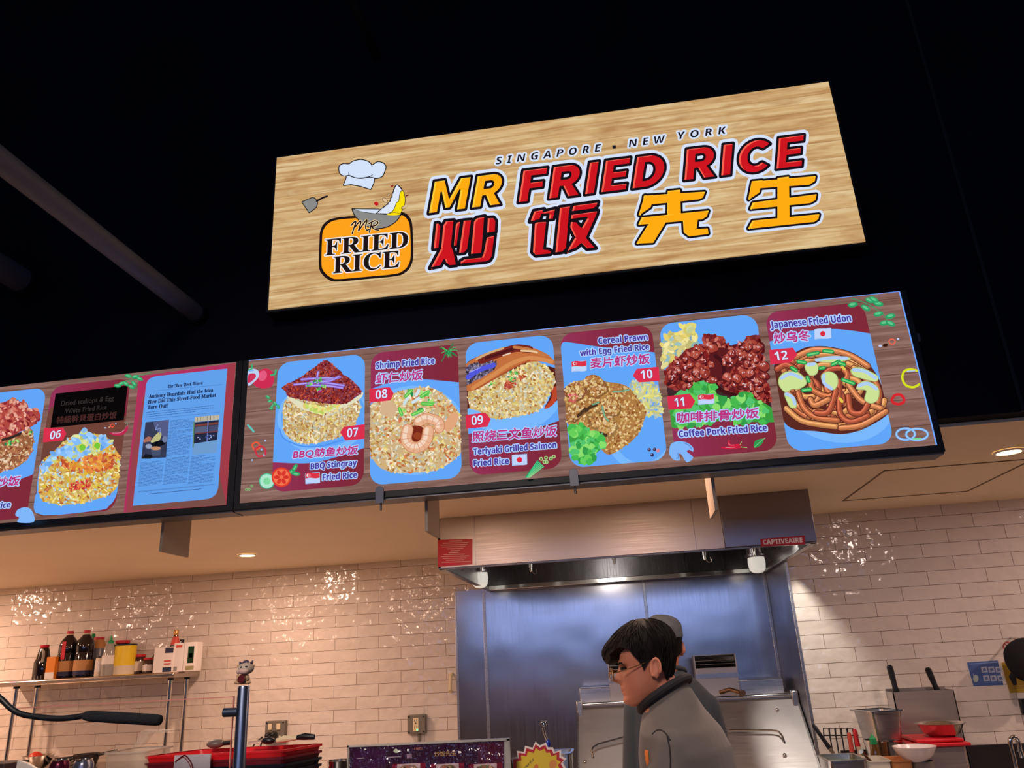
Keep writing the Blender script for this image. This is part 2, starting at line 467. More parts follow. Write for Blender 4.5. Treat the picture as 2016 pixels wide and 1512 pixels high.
    def build(s, name, parent=None, m=None, label=None, cat=None):
        me = bpy.data.meshes.new(name)
        off = wloc(parent) if parent is not None else Vector((0, 0, 0))
        me.from_pydata([tuple(Vector(p)-off) for p in s.v], [], s.f)
        at = me.color_attributes.new('col', 'FLOAT_COLOR', 'CORNER')
        cc = []
        cache = {}
        for f, c in zip(s.f, s.c):
            if c not in cache: cache[c] = lin(c)
            cc += list(cache[c])*len(f)
        at.data.foreach_set('color', cc)
        o = bpy.data.objects.new(name, me); COL.objects.link(o)
        if parent is not None: o.parent = parent
        me.materials.append(m or LIT)
        return tag(o, label, cat)
def pts(t): return [tuple(float(c) for c in q.split(',')) for q in t.split()]

# ================================================================== the setting
M_black = mat('black_wall_paint', (21, 23, 32), 0.85, spec=0.08, noise=0.3, nscale=1.5, bump=0.1, bscale=20)
M_pipe = mat('dark_grey_pipe_paint', (95, 96, 105), 0.55, noise=0.1, nscale=6)
M_ceil = mat('cream_ceiling_paint', (232, 212, 182), 0.7, noise=0.04, nscale=1.2, bump=0.15, bscale=3.0)
M_floor = mat('pale_tile_floor', (214, 198, 184), 0.5, noise=0.15, nscale=5)
M_hall = mat('warm_hall_floor', (150, 120, 104), 0.35, noise=0.15, nscale=4)
M_plain = mat('cream_wall_paint', (205, 188, 168), 0.6, noise=0.04, nscale=2)
TC = ((216, 203, 190), (224, 212, 200), (112, 92, 78))
M_tile = tile_mat('glossy_wavy_wall_tile', -1.54, 1.6292-0.0757*40, 0.310, 0.0757, *TC)
M_tile2 = tile_mat('glossy_wavy_wall_tile_near', 1.1984+0.1518, 1.5483-0.0745*40, 0.3035, 0.0745, *TC)
def structure(name, g, m, angle=0):
    o = obj(name, g, m, kind='structure', base=(0, 0, 0)); return o
structure('wall_back', G().bx(-5.6, 3.6, 2.7, 2.8, 0, CEIL), M_tile)
structure('wall_back_right', G().bx(0.918, 3.6, 2.0, 2.7, 0, CEIL), M_tile2)
structure('wall_left', G().bx(-5.7, -5.6, 0.1, 2.8, 0, CEIL), M_plain)
structure('wall_right', G().bx(3.6, 3.7, 0.1, 2.8, 0, CEIL), M_plain)
structure('ceiling', G().bx(-5.7, 3.7, 0.18, 2.8, CEIL, CEIL+0.06), M_ceil)
structure('wall_front', G().bx(-7.0, 6.0, 0.1, 0.18, CEIL+0.012, 9.0), M_black)
structure('floor', G().bx(-5.7, 3.7, -0.9, 2.8, -0.06, 0.0), M_floor)
structure('floor_hall', G().bx(-9, 9, -9, -0.9, -0.06, 0.0), M_hall)
# panel joints of the black wall and the access panel in the kitchen ceiling
M_joint = mat('black_joint_trim', (16, 17, 22), 0.6)
for i, (u, v) in enumerate(((1965, 640),)):
    p = P(u, v, 0.1); structure('trim_1', G().bx(p[0]-0.006, p[0]+0.006, 0.092, 0.1, CEIL+0.012, 4.6), M_joint)
M_gap = mat('panel_gap_trim', (128, 108, 86), 0.8)
q = [PZ(*a, CEIL-0.002) for a in ((1672, 985), (1740, 927), (1900, 912), (1990, 905))]
g = G()
(hx0, hy0), (_, hy1) = q[1][:2], q[0][:2]; hx1 = hx0+0.62
for a in ((hx0, hx1, hy0, hy0+0.008), (hx0, hx1, hy1, hy1+0.008)): g.bx(a[0], a[1], a[2], a[3], CEIL-0.003, CEIL)
for a in ((hx0, hx0+0.008, hy0, hy1), (hx1, hx1+0.008, hy0, hy1)): g.bx(a[0], a[1], a[2], a[3], CEIL-0.003, CEIL)
structure('trim_2', g, M_gap)
# pipes running overhead into the black wall
for (u, v, r, lab) in ((392, 622, 0.037, 'slim dark grey pipe on the left running overhead into the black wall'),
                       (52, 558, 0.055, 'thick dark pipe at the far left edge running into the black wall'),
                       (742, 112, 0.02, 'thin black conduit near the top running into the black wall')):
    p = P(u, v, 0.1)
    t = empty('ceiling_pipe', (p[0], 0.1, p[2]), lab, 'pipe')
    obj('pipe_body', G().tube([(p[0], -2.6, p[2]), (p[0], 0.1, p[2])], r, 20), M_pipe if r > 0.03 else M_black, t)
    if r > 0.03: obj('collar', G().tube([(p[0], 0.06, p[2]), (p[0], 0.1, p[2])], r*1.25, 20), M_black, t)

# ================================================================== the big lit sign
M_case = mat('black_sign_case', (18, 18, 24), 0.55)
SX0, SX1, SZ0, SZ1 = -1.3137, 0.9957, 3.0324, 3.7582
sign = empty('lightbox_sign', (-0.16, 0.05, SZ0), 'wide backlit wood-look sign with red and yellow lettering on the black wall', 'sign')
obj('case', G().bx(SX0-0.012, SX1+0.012, 0.003, 0.1, SZ0-0.012, SZ1+0.012), M_case, sign, bev=0.004)
M_signwood = wood_light('sign_wood_print', (178, 128, 78), (212, 174, 120), (236, 212, 166), 0.0745, 0.95, 0.75, (140, 100, 64), 0.5)
obj('face_panel', G().bx(SX0, SX1, 0.0, 0.004, SZ0, SZ1), M_signwood, sign)
HALO = (214, 226, 250); INK = (22, 16, 24); RED = (205, 22, 32); REDHI = (250, 98, 80); YEL = (255, 172, 18); YELHI = (255, 206, 60)
a = Art(0.0, 0.0006)
def sign_word(name, t, p0, p1, cap, c, hi, fat=3.0):
    A = Art(0.0, 0.0006)
    A.text(t, 'i', p0, p1, cap, c, halo=HALO, hw=17, edge=INK, ew=9, hi=None, fat=fat)
    A2 = A
    A2.build(name, sign)
# custom heavy slanted capitals, unit height, traced as strokes of the letter
def heavy(word, p0, p1, cap, col, hi):
    """heavy slanted sans capitals: outline halo, dark edge, light left edge, fill"""
    A = Art(0.0, 0.0008)
    def arc(cx, cy, rx, ry, a0, a1, n=14): return [(cx+rx*math.cos(math.radians(a0+(a1-a0)*i/n)), cy+ry*math.sin(math.radians(a0+(a1-a0)*i/n))) for i in range(n+1)]
    s = 0.30; h = 0.20
    D = {
     'M': (1.12, [[(0, 0), (0, 1), (.33, 1), (.56, .42), (.79, 1), (1.12, 1), (1.12, 0), (.84, 0), (.84, .62), (.64, .1), (.48, .1), (.28, .62), (.28, 0)]], []),
     'R': (.86, [[(0, 0), (0, 1), (.48, 1)]+arc(.48, .67, .34, .33, 90, -62, 14)+[(.90, 0), (.56, 0), (.37, .34), (.29, .34), (.29, 0)]], [[(.29, .78), (.46, .78)]+arc(.46, .675, .09, .105, 90, -90, 8)+[(.29, .57)]]),
     'F': (.70, [[(0, 0), (0, 1), (.72, 1), (.72, .78), (.29, .78), (.29, .60), (.66, .60), (.66, .39), (.29, .39), (.29, 0)]], []),
     'I': (.29, [[(0, 0), (0, 1), (.29, 1), (.29, 0)]], []),
     'E': (.72, [[(0, 0), (0, 1), (.73, 1), (.73, .79), (.29, .79), (.29, .61), (.68, .61), (.68, .40), (.29, .40), (.29, .21), (.74, .21), (.74, 0)]], []),
     'D': (.88, [[(0, 0), (0, 1), (.36, 1)]+arc(.36, .5, .52, .5, 90, -90, 20)], [[(.29, .77), (.36, .77)]+arc(.36, .5, .23, .27, 90, -90, 12)+[(.29, .23)]]),
     'C': (.92, [arc(.5, .5, .5, .52, 40, 320, 30)+[(.69, .30)]+arc(.5, .5, .22, .28, 310, 50, 18)+[(.68, .70)]], [])}
    x = 0; L = []
    for ch in word:
        w, out, hole = D[ch]
        L.append((x, out, hole)); x += w+0.17
    sl = 0.20; tot = x-0.17+sl
    a = np.array(p0, float); b = np.array(p1, float); e = b-a
    base = P(p0[0], p0[1], 0.0); d = base+np.array([0, 0, 0.01])-CAM
    up = np.array([1008+F_PX*(d@AR)/(d@AF), 756-F_PX*(d@AU)/(d@AF)])-a; up /= np.hypot(*up)
    def T(p, ox):
        xx = p[0]+ox+sl*p[1]; q = a+e*(xx/tot)+up*cap*p[1]; return (q[0], q[1])
    polys = []
    for ox, out, hole in L:
        for o in out: polys.append(([T(p, ox) for p in o], [[T(p, ox) for p in h] for h in hole]))
    def fillh(o, hs, c, off=(0, 0), z=1e-5):
        A.up(z)
        loops = [[Vector((p[0]+off[0], p[1]+off[1], 0)) for p in l] for l in [o]+hs]
        tri = geometry.tessellate_polygon(loops); flat = [p for l in loops for p in l]
        A._put([A.w((p[0], p[1])) for p in flat], [tuple(t) for t in tri], c)
    for o, hs in polys: fillh(o, hs, HALO); [A.stroke(l, 19, HALO, closed=True) for l in [o]+hs]
    for o, hs in polys: [A.stroke(l, 7.0, INK, closed=True) for l in [o]+hs]
    for o, hs in polys: fillh(o, hs, col, z=1e-5)
    for o, hs in polys:
        A.rim(o, 5.0, hi)
        for h_ in hs: A.rim([(2*sum(q[0] for q in h_)/len(h_)-p[0], 2*sum(q[1] for q in h_)/len(h_)-p[1]) for p in h_], 0.01, hi)
    for o, hs in polys: [A.stroke(l, 3.0, INK, closed=True) for l in [o]+hs]
    return A
heavy('MR', (843, 421), (997, 401.5), 63, YEL, YELHI).build('lettering_yellow', sign, label='yellow slanted lettering reading MR')
heavy('FRIED', (1019.5, 399.5), (1318, 363.5), 63, RED, REDHI).build('lettering_red', sign, label='red slanted lettering reading FRIED')
heavy('RICE', (1346, 356), (1592, 326), 62, RED, REDHI).build('lettering_red', sign, label='red slanted lettering reading RICE')
A = Art(0.0, 0.0008)
A.text('SINGAPORE', 'i', (976.5, 323.8), (1184, 297.5), 14, INK, halo=HALO, hw=7, space=1.75)
A.poly([(1205, 286.5), (1212, 285.6), (1213, 292.3), (1206, 293.2)], INK)
A.text('NEW', 'i', (1238, 289.5), (1311, 280), 14, INK, halo=HALO, hw=7, space=1.75)
A.text('YORK', 'i', (1336, 274), (1432, 262.5), 14, INK, halo=HALO, hw=7, space=1.75)
A.build('small_lettering', sign, label='small dark spaced lettering reading SINGAPORE NEW YORK')
def strokes_sign(o, k, polys, col, hi, name, lab, pieces):
    A = Art(0.0, 0.0008, o, k)
    PP = [pts(p) for p in polys]; z = k
    for p in PP: A.poly(p, HALO); A.stroke(p, 19*z, HALO, closed=True)
    if pieces:
        for p in PP:
            A.stroke(p, 8*z, INK, closed=True); A.poly(p, col); A.rim(p, 5.2*z, hi); A.stroke(p, 3.6*z, INK, closed=True)
    else:
        for p in PP: A.stroke(p, 9*z, INK, closed=True)
        for p in PP: A.poly(p, hi)
        for p in PP: A.stroke(p, 1.0*z, col, closed=True)
        for p in PP: A.poly(p, col); A.rim(p, 3.2*z, hi)
        for p in PP: A.poly([(cx_+(x-cx_)*.93, cy_+(y-cy_)*.93) for cx_, cy_ in [(sum(q[0] for q in p)/len(p), sum(q[1] for q in p)/len(p))] for x, y in p], col)
    A.build(name, sign, label=lab)
strokes_sign((830, 320), 5.04, [
 '138,600 172,598 195,630 182,852 112,862', '350,588 392,575 355,828 298,835 328,622',
 '235,578 325,570 300,830 322,880 350,1020 278,1028 240,1000 225,965 190,1028 80,1050 150,920 186,850 208,622',
 '410,572 500,565 460,860 425,900 362,906', '545,545 630,530 600,905 480,915 512,582', '650,545 715,543 740,575 735,692 640,706',
 '640,738 730,716 704,930 680,970 640,988 370,1012 385,975 425,952 590,936 608,900'], RED, REDHI, 'character_red', 'red Chinese character, first of the four on the sign', True)
strokes_sign((830, 320), 5.04, [
 '1112,478 1218,460 1210,486 1335,452 1310,562 1250,568 1262,512 1195,516 1172,580 1070,590',
 '1142,586 1245,580 1215,856 1268,862 1295,885 1280,910 1132,926 1096,892 1116,604',
 '1365,442 1482,426 1440,850 1400,890 1318,902', '1500,422 1755,388 1745,430 1708,462 1480,492',
 '1480,512 1752,474 1745,512 1640,745 1732,850 1640,860 1585,808 1535,852 1428,892 1515,742 1466,640 1476,580 1538,586 1585,640 1640,546 1474,567'], RED, REDHI, 'character_red', 'red Chinese character, second of the four on the sign', True)
strokes_sign((1000, 140), 2.8, [
 '750,688 1085,666 1074,696 1050,706 745,738', '755,685 805,690 785,750 722,793', '882,662 948,655 952,796 880,796',
 '738,808 1105,770 1095,800 1070,816 720,846', '795,815 882,812 800,945 710,950 748,888', '965,800 1048,795 1038,872 1100,868 1104,896 1000,910 970,888'], YEL, YELHI, 'character_yellow', 'yellow Chinese character, third of the four on the sign', False)
strokes_sign((1000, 140), 2.8, [
 '1380,608 1695,580 1690,606 1660,625 1360,646', '1345,608 1402,603 1385,668 1326,708', '1487,590 1547,583 1552,830 1487,832',
 '1350,726 1700,680 1694,710 1665,726 1335,760', '1348,826 1715,790 1710,815 1688,830 1325,868'], YEL, YELHI, 'character_yellow', 'yellow Chinese character, last of the four on the sign', False)
# emblem: orange badge, wok, ladle, hat
A = Art(0.0, 0.0007, (580, 290), 5.4)
outer = spl(pts('264,1000 275,880 330,795 440,748 700,724 1010,698 1150,690 1225,745 1254,850 1262,1150 1235,1265 1180,1330 1080,1370 760,1402 450,1428 365,1410 292,1350 258,1260'), 4, True)
inner = [(760+(x-760)*0.945, 1060+(y-1060)*0.925) for x, y in outer]
A.poly(outer, (30, 20, 22)); A.poly(inner, (255, 162, 28))
GREY = (138, 138, 136)
A.build('emblem_badge', sign, label='orange rounded badge of the emblem')
A = Art(0.0, 0.0016, (580, 290), 5.4)
wok = spl(pts('614,655 640,720 690,775 760,830 840,856 925,856 1010,830 1085,775 1135,700'), 4)+pts('1000,720 860,708 740,690')
A.stroke(wok, 20, INK, closed=True); A.poly(wok, GREY)
A.poly('620,652 900,656 885,690 860,706 740,690', (214, 226, 244)); A.stroke('620,652 900,656', 9, INK); A.stroke('740,690 862,706 890,685 905,656', 5, INK)
rice = spl(pts('880,700 930,655 1000,600 1035,540 1055,470 1080,408 1110,420 1140,470 1120,560 1080,640 1040,705'), 3)
A.stroke(rice, 22, INK, closed=True); A.poly(rice, (222, 230, 250))
for p in pts('930,660 975,625 1010,590 1030,545 1045,500 1060,455 1080,415 1000,600'): A.stroke([p], 30, INK); 
for p in pts('938,664 982,630 1018,595 1040,550 1055,504 1070,460 1090,420 1010,606'): A.stroke([p], 32, (222, 230, 250))
egg = spl(pts('985,712 1045,680 1075,620 1085,590 1110,570 1125,480 1150,465 1165,500 1172,570 1155,640 1130,690 1120,715'), 3)
A.stroke(egg, 13, INK, closed=True); A.poly(egg, (250, 222, 10)); A.ell((1050, 710), 75, 14, (250, 222, 10), -0.02); A.stroke(spl(pts('975,712 1050,694 1130,706'), 5), 4, INK)
A.ell((960, 562), 32, 22, (70, 45, 40), 0.8); A.ell((960, 562), 27, 17, (225, 190, 150), 0.8); A.ell((1000, 505), 19, 13, (70, 45, 40), -0.6); A.ell((1000, 505), 15, 9, (225, 190, 150), -0.6)
A.ell((1160, 640), 30, 16, (70, 45, 40), -0.4); A.ell((1160, 640), 24, 11, (225, 190, 150), -0.4)
A.poly('845,585 870,578 890,590 892,615 865,622 845,605', (205, 28, 36)); A.poly('1018,408 1062,400 1045,418 1030,424', (150, 30, 40)); A.poly('1178,508 1220,500 1200,518 1186,522', (110, 30, 40))
A.build('emblem_wok', sign, label='grey wok tossing white rice and yellow egg')
A = Art(0.0, 0.0016, (580, 290), 5.4)
bl = pts('82,582 190,537 215,545 238,575 240,600 225,640 156,692'); A.stroke(bl, 18, INK, closed=True); A.poly(bl, GREY); A.stroke('236,572 300,535 345,520', 20, INK)
A.build('emblem_spatula', sign, label='grey spatula of the emblem')
A = Art(0.0, 0.0016, (580, 290), 5.4)
band = pts('560,290 850,315 838,380 808,445 700,410 600,392 522,402 545,350')
cr = spl(pts('475,240 480,200 520,178 580,180 625,150 710,135 790,158 825,192 880,158 940,170 968,210 950,260 960,240 930,305 870,326 800,312 720,325 640,318 585,295 520,300 485,275'), 3, True)
WH = (212, 226, 250)
A.stroke(band, 20, INK, closed=True); A.poly(band, WH); A.stroke(cr, 20, INK, closed=True); A.poly(cr, WH)
A.stroke(spl(pts('575,268 582,300 640,322 720,324 790,312 830,290'), 4), 6, INK); A.stroke(spl(pts('790,158 815,180 822,205'), 4), 5, INK)
A.build('emblem_hat', sign, label='white cook hat of the emblem')
A = Art(0.0, 0.0045, (580, 290), 5.4)
for t, p0, p1, cap in (('FRIED', (322, 1150), (1205, 1062), 168), ('RICE', (408, 1340), (1112, 1272), 175)):
    A.text(t, 's', p0, p1, cap, (30, 20, 22), halo=(240, 236, 236), hw=26, fat=3)
mr = [spl(pts('600,830 640,790 650,800 630,860 612,918'), 5), spl(pts('640,850 690,790 705,795 690,850 680,888 720,830 760,778 770,782 755,840 765,880 790,872'), 5), spl(pts('820,800 808,850 795,905'), 4), spl(pts('790,812 850,782 886,800 860,830 822,842 850,870 895,880'), 5)]
for p in mr: A.stroke(p, 24, (255, 225, 170))
for p in mr: A.stroke(p, 14, (30, 20, 22))
A.build('emblem_lettering', sign, label='black lettering on the orange badge')

# ================================================================== the lit menu boards
MZ0, MZ1 = 2.2536, 2.8201
M_mwood = wood_light('menu_wood_print', (108, 74, 66), (136, 100, 91), (162, 128, 120), 0.094, 0.95, 0.3, (60, 34, 30), 0.6)
M_edge = mat('lit_acrylic_edge', (120, 170, 255), 0.4, emit=(110, 165, 255), estr=0.9)
M_under = mat('grey_metal_case', (96, 94, 98), 0.42, metal=0.6)
BLUE = (98, 166, 250); BLUE2 = (122, 184, 253); BLUE3 = (80, 146, 240)
MARO = (128, 42, 58); MAROL = (150, 50, 88); TAGC = (218, 48, 78)
PURP = (76, 58, 158); HB = (176, 208, 255); MAG = (188, 52, 128)
RICE = [(222, 200, 152), (204, 166, 100), (236, 222, 194), (178, 122, 66), (194, 196, 180), (226, 206, 120)]
def board(x0, x1, lab):
    b = empty('menu_board', ((x0+x1)/2, 0.05, MZ0-0.025), lab, 'menu board', 'lit menu boards over the counter')
    obj('case', G().bx(x0-0.027, x1+0.027, 0.004, 0.1, MZ0-0.024, MZ1+0.006), M_case, b, bev=0.002)
    obj('case_underside', G().bx(x0-0.024, x1+0.024, 0.012, 0.098, MZ0-0.030, MZ0-0.022), M_under, b)
    obj('screen', G().bx(x0, x1, 0.0, 0.004, MZ0, MZ1), M_mwood, b)
    if x1 > 0:
        obj('lit_edge', G().bx(x0, x1, -0.001, 0.003, MZ1-0.0010, MZ1+0.0010), M_edge, b); obj('lit_edge', G().bx(x1-0.001, x1+0.003, -0.001, 0.003, MZ0, MZ1), M_edge, b)
    return b
bR = board(-1.382, 1.0689, 'wide lit menu board under the sign showing dishes 07 to 12')
bL = board(-3.888, -1.4368, 'lit menu board at left edge showing dish 06 and a newspaper article')
Z3 = ((0, 680), 3.978); Z4 = ((460, 640), 4.2); Z5 = ((900, 600), 4.2); Z6 = ((1280, 560), 3.36)
def rrect(A, l, r, t, b, rad, corners='1111'):
    """rounded upright rectangle on the board through four edge points (sheet pixels); returned as place coordinates"""
    x0 = A.w(l)[0]; x1 = A.w(r)[0]; z1 = A.w(t)[2]; z0 = A.w(b)[2]
    o = []
    for k, (cx, cz, a0) in enumerate(((x1-rad, z1-rad, 0), (x0+rad, z1-rad, 90), (x0+rad, z0+rad, 180), (x1-rad, z0+rad, 270))):
        if corners[k] == '1': o += [(cx+rad*math.cos(math.radians(a0+q*11.25)), cz+rad*math.sin(math.radians(a0+q*11.25))) for q in range(9)]
        else: o.append(((x1, z1), (x0, z1), (x0, z0), (x1, z0))[k])
    return o
def putw(A, loop, col, lift=None):
    A.up(); y = A.Y-A.lift
    tri = geometry.tessellate_polygon([[Vector((p[0], p[1], 0)) for p in loop]])
    A._put([(p[0], y, p[1]) for p in loop], [tuple(t) for t in tri], col)
def topx(A, loop):
    """place coordinates back to sheet pixels (for trimming)"""
    o = []
    for x, z in loop:
        d = np.array([x, A.Y-A.lift, z])-CAM; u = 1008+F_PX*(d@AR)/(d@AF); v = 756-F_PX*(d@AU)/(d@AF)
        o.append(((u-A.o[0])*A.k, (v-A.o[1])*A.k))
    return o
def clip(poly, win):
    """trim polygon by a convex window (sheet pixels)"""
    out = list(poly)
    cx = sum(p[0] for p in win)/len(win); cy = sum(p[1] for p in win)/len(win)
    for i in range(len(win)):
        a, b = win[i], win[(i+1) % len(win)]
        f = lambda p: (b[0]-a[0])*(p[1]-a[1])-(b[1]-a[1])*(p[0]-a[0])
        s = 1 if f((cx, cy)) > 0 else -1
        inp, out = out, []
        for j in range(len(inp)):
            p, q = inp[j], inp[(j+1) % len(inp)]; fp, fq = f(p)*s, f(q)*s
            if fp >= 0: out.append(p)
            if (fp >= 0) != (fq >= 0):
                t = fp/(fp-fq); out.append((p[0]+(q[0]-p[0])*t, p[1]+(q[1]-p[1])*t))
        if not out: return []
    return out
class Card:
    """one dish card: maroon card, photo, number tag, name"""
    def __init__(s, parent, Zs, l, r, t, b, rad=0.05, label=None):
        s.Zs = Zs; s.par = parent; A = Art(0.0, 0.0004, *Zs); s.loop = rrect(A, l, r, t, b, rad)
        putw(A, s.loop, MARO)
        s.win = topx(A, s.loop)
        xs = [p[0] for p in s.loop]; x0, x1 = min(xs), max(xs); zs = [p[1] for p in s.loop]
        # crimson print that deepens towards the right
        for k in range(14):
            f = 1-(k+.5)/14; f = f**1.6; lw = [(min(p[0], x0+(x1-x0)*(1-k/14*1.0)) , p[1]) for p in s.loop]
            f2 = (k/13)**1.5; putw(A, lw, tuple(int(MARO[q]+(MAROL[q]-MARO[q])*f2) for q in range(3)))
        s.card = A.build('menu_card', parent, label=label)
    def photo(s): return Art(0.0, 0.0007, *s.Zs)
    def plate(s, A, c, rx, ry, col, ang=0.0):
        ca, sa = math.cos(ang), math.sin(ang)
        q = [(c[0]+rx*math.cos(i*.196)*ca-ry*math.sin(i*.196)*sa, c[1]+rx*math.cos(i*.196)*sa+ry*math.sin(i*.196)*ca) for i in range(32)]
        q = clip(q, s.bgp if s.bgp else s.win); q and A.poly(q, col)
    def done(s, A, name='dish_photo', label=None): return A.build(name, s.card, label=label)
    def bg(s, A, p, smooth=0):
        p = pts(p) if isinstance(p, str) else p
        p = clip(p, s.win); A.poly(p, BLUE); s.bgp = None; return p
    def tagp(s, p, t, a, b, cap):
        A = Art(0.0, 0.0150, *s.Zs); A.poly(pts(p), TAGC); A.text(t, 'b', a, b, cap, (215, 228, 255), halo=(170, 40, 90), hw=7)
        A.build('number_tag', s.card)
    def names(s, rows):
        A = Art(0.0, 0.0165, *s.Zs)
        for r in rows:
            t, st, a, b, cap, c = r[:6]
            A.text(t, st, a, b, cap, c, halo=HB, hw=(18 if c == PURP else 20), fat=(2.0 if c == PURP else 4.5), slant=(0 if st == 'b' else 0.10))
        A.build('dish_name', s.card)
    def flag(s, kind, c, w, h, rot=-0.1):
        A = Art(0.0, 0.0175, *s.Zs); f = lambda x, y: (c[0]+x*w*math.cos(rot)-y*h*math.sin(rot)*0.3, c[1]+x*w*math.sin(rot)+y*h+0.06*h*math.sin(x*6))
        xs = [-.5+i/10 for i in range(11)]
        o = [f(x, -.5) for x in xs]+[f(x, .5) for x in reversed(xs)]
        A.poly([f(p*1.04, q*1.06) for p, q in ((-.5, -.5), (.5, -.5), (.5, .5), (-.5, .5))], (150, 185, 235)); A.poly(o, (190, 212, 250))
        if kind == 'sg':
            A.poly([f(x, -.5) for x in xs]+[f(x, 0) for x in reversed(xs)], (222, 50, 70))
            k = f(-.3, -.25); A.ell(k, h*.17, h*.17, (235, 235, 250)); A.ell((k[0]+h*.07, k[1]), h*.15, h*.15, (222, 50, 70))
            for i in range(5): A.ell((k[0]+h*.14+h*.09*math.cos(i*1.257), k[1]+h*.09*math.sin(i*1.257)), h*.03, h*.03, (235, 235, 250), n=6)
        else: A.ell(f(0, 0), h*.27, h*.27, (225, 40, 60))
        A.build('flag_picture', s.card)
def mound(A, p, n, cols=RICE, L=17, W=7, base=(196, 164, 112)):
    q = spl(pts(p), 5, True); A.poly(q, base); A.grains(q, n, cols, L, W)
    return q
GREENS = [(70, 175, 80), (110, 205, 90), (40, 140, 80), (170, 225, 120)]
def scallions(A, c, n, s=14):
    for x, y in c:
        for _ in range(n): A.ell((x+R.uniform(-s, s)*1.6, y+R.uniform(-s, s)), s*R.uniform(.6, 1.2), s*R.uniform(.35, .6), R.choice(GREENS), R.uniform(0, 3))
# ---- 07
c = Card(bR, Z4, (332, 1000), (1083, 600), (720, 276), (700, 1352), label='menu card of dish 07')
A = c.photo(); c.bg(A, [(300, 200), (1150, 150), (1150, 980)]+spl(pts('1064,1022 900,1076 640,1140 336,1135'), 6)+[(300, 1130)])
c.plate(A, (740, 760), 380, 300, BLUE2, -0.1); c.plate(A, (740, 745), 350, 265, BLUE, -0.1)
A.stroke(spl(pts('380,860 420,940 560,1000 720,1000 900,950'), 5), 12, BLUE3)
mound(A, '418,640 406,760 412,850 446,920 560,978 700,972 880,920 1000,820 1045,640 900,600 500,600', 1000, L=16)
A.poly(spl(pts('448,588 640,670 760,690 960,630 1066,555 1050,605 960,660 840,700 720,737 600,705 490,645'), 4, True), (226, 222, 190))
A.grains('560,660 760,680 900,650 720,735', 60, [(230, 235, 150), (200, 220, 110), (235, 210, 120)], 24, 12)
st = spl(pts('750,293 800,310 840,350 890,385 905,410 960,440 1060,548 1000,600 950,640 870,655 800,652 650,632 460,592 430,550 403,510 540,440 640,370'), 3, True)
A.poly(st, (140, 46, 46)); A.grains(st, 800, [(112, 34, 40), (172, 60, 52), (152, 84, 100), (90, 26, 32), (192, 84, 56), (128, 60, 84)], 10, 6)
for p in ('500,492 700,470 880,430', '560,450 720,438 860,440', '640,470 780,480 910,500', '700,388 690,440 700,500', '600,500 760,500 900,520', '720,470 800,460 870,425'):
    A.stroke(spl(pts(p), 5), 20, (134, 104, 206)); A.stroke(spl(pts(p), 5), 8, (182, 166, 246))
A.poly('690,550 720,530 735,535 715,556', (196, 40, 160)); scallions(A, pts('630,490 680,470 700,530 745,505 720,450'), 5, 13)
c.done(A)
c.tagp('880,886 912,840 1085,820 1082,940 922,954', '07', (938, 928), (1028, 918), 72)
c.names([('BBQ鲂鱼炒饭', 'r', (490, 1106), (1026, 1066), 72, MAG), ('BBQ Stingray', 'b', (636, 1192), (1016, 1160), 48, PURP), ('Fried Rice', 'b', (735, 1284), (1018, 1262), 50, PURP)])
c.flag('sg', (653, 1265), 118, 84)
# ---- 08
c = Card(bR, Z4, (1131, 800), (1876, 900), (1490, 196), (1530, 1292), label='menu card of dish 08')
A = c.photo(); c.bg(A, spl(pts('1100,545 1260,485 1400,462 1560,450 1700,458 1900,478'), 5)+[(1950, 1300), (1800, 1400), (1100, 1400)])
c.plate(A, (1490, 870), 430, 370, BLUE2, -0.05)
q = clip(spl(pts('1120,700 1200,620 1420,535 1640,520 1790,630 1880,780 1885,1040 1700,1190 1500,1218 1300,1214 1180,1150 1120,1000'), 5, True), c.win)
A.poly(q, (206, 176, 130)); A.grains(q, 1250, RICE+RICE+[(230, 214, 180), (240, 228, 204), (216, 140, 84), (206, 110, 70)], 18, 8)
def prawn(p, w):
    z = spl(pts(p), 6); A.stroke(z, w, (202, 132, 96)); A.stroke(z, w*.86, (232, 178, 142)); A.stroke([(x-w*.12, y-w*.1) for x, y in z], w*.35, (244, 214, 190))
    for i in range(3, len(z)-2, 3):
        dx, dy = z[i+1][0]-z[i-1][0], z[i+1][1]-z[i-1][1]; L = math.hypot(dx, dy) or 1; A.stroke([(z[i][0]-dy/L*w*.38, z[i][1]+dx/L*w*.38), (z[i][0]+dy/L*w*.38, z[i][1]-dx/L*w*.38)], 4, (212, 140, 110))
A.blob((1280, 690), 70, (214, 178, 140)); A.ell((1800, 800), 45, 90, (226, 166, 124), 0.5)
prawn('1530,800 1600,770 1690,800 1700,850', 92); A.ell((1510, 920), 110, 90, (120, 40, 24), 0.2)
prawn('1440,860 1425,940 1460,1000 1530,1010 1590,960 1610,870', 96)
A.ell((1520, 915), 34, 30, (150, 62, 34)); scallions(A, pts('1450,560 1580,580 1610,640 1540,690 1390,700 1600,560'), 4, 20)
for p in ('1410,650 1440,600', '1480,640 1540,600', '1510,580 1530,540'): A.stroke(pts(p), 26, (206, 226, 232))
for p in ('1420,590 1470,540', '1550,590 1610,550', '1480,740 1560,705', '1390,740 1370,690', '1560,650 1640,655'): A.stroke(pts(p), 28, (86, 190, 76)); A.stroke(pts(p), 9, (150, 225, 120))
c.done(A)
c.tagp('1122,530 1290,512 1324,566 1296,622 1122,644', '08', (1174, 612), (1270, 600), 72)
c.names([('Shrimp Fried Rice', 'b', (1178, 362), (1660, 318), 52, PURP), ('虾仁炒饭', 'r', (1176, 486), (1562, 452), 84, MAG)])
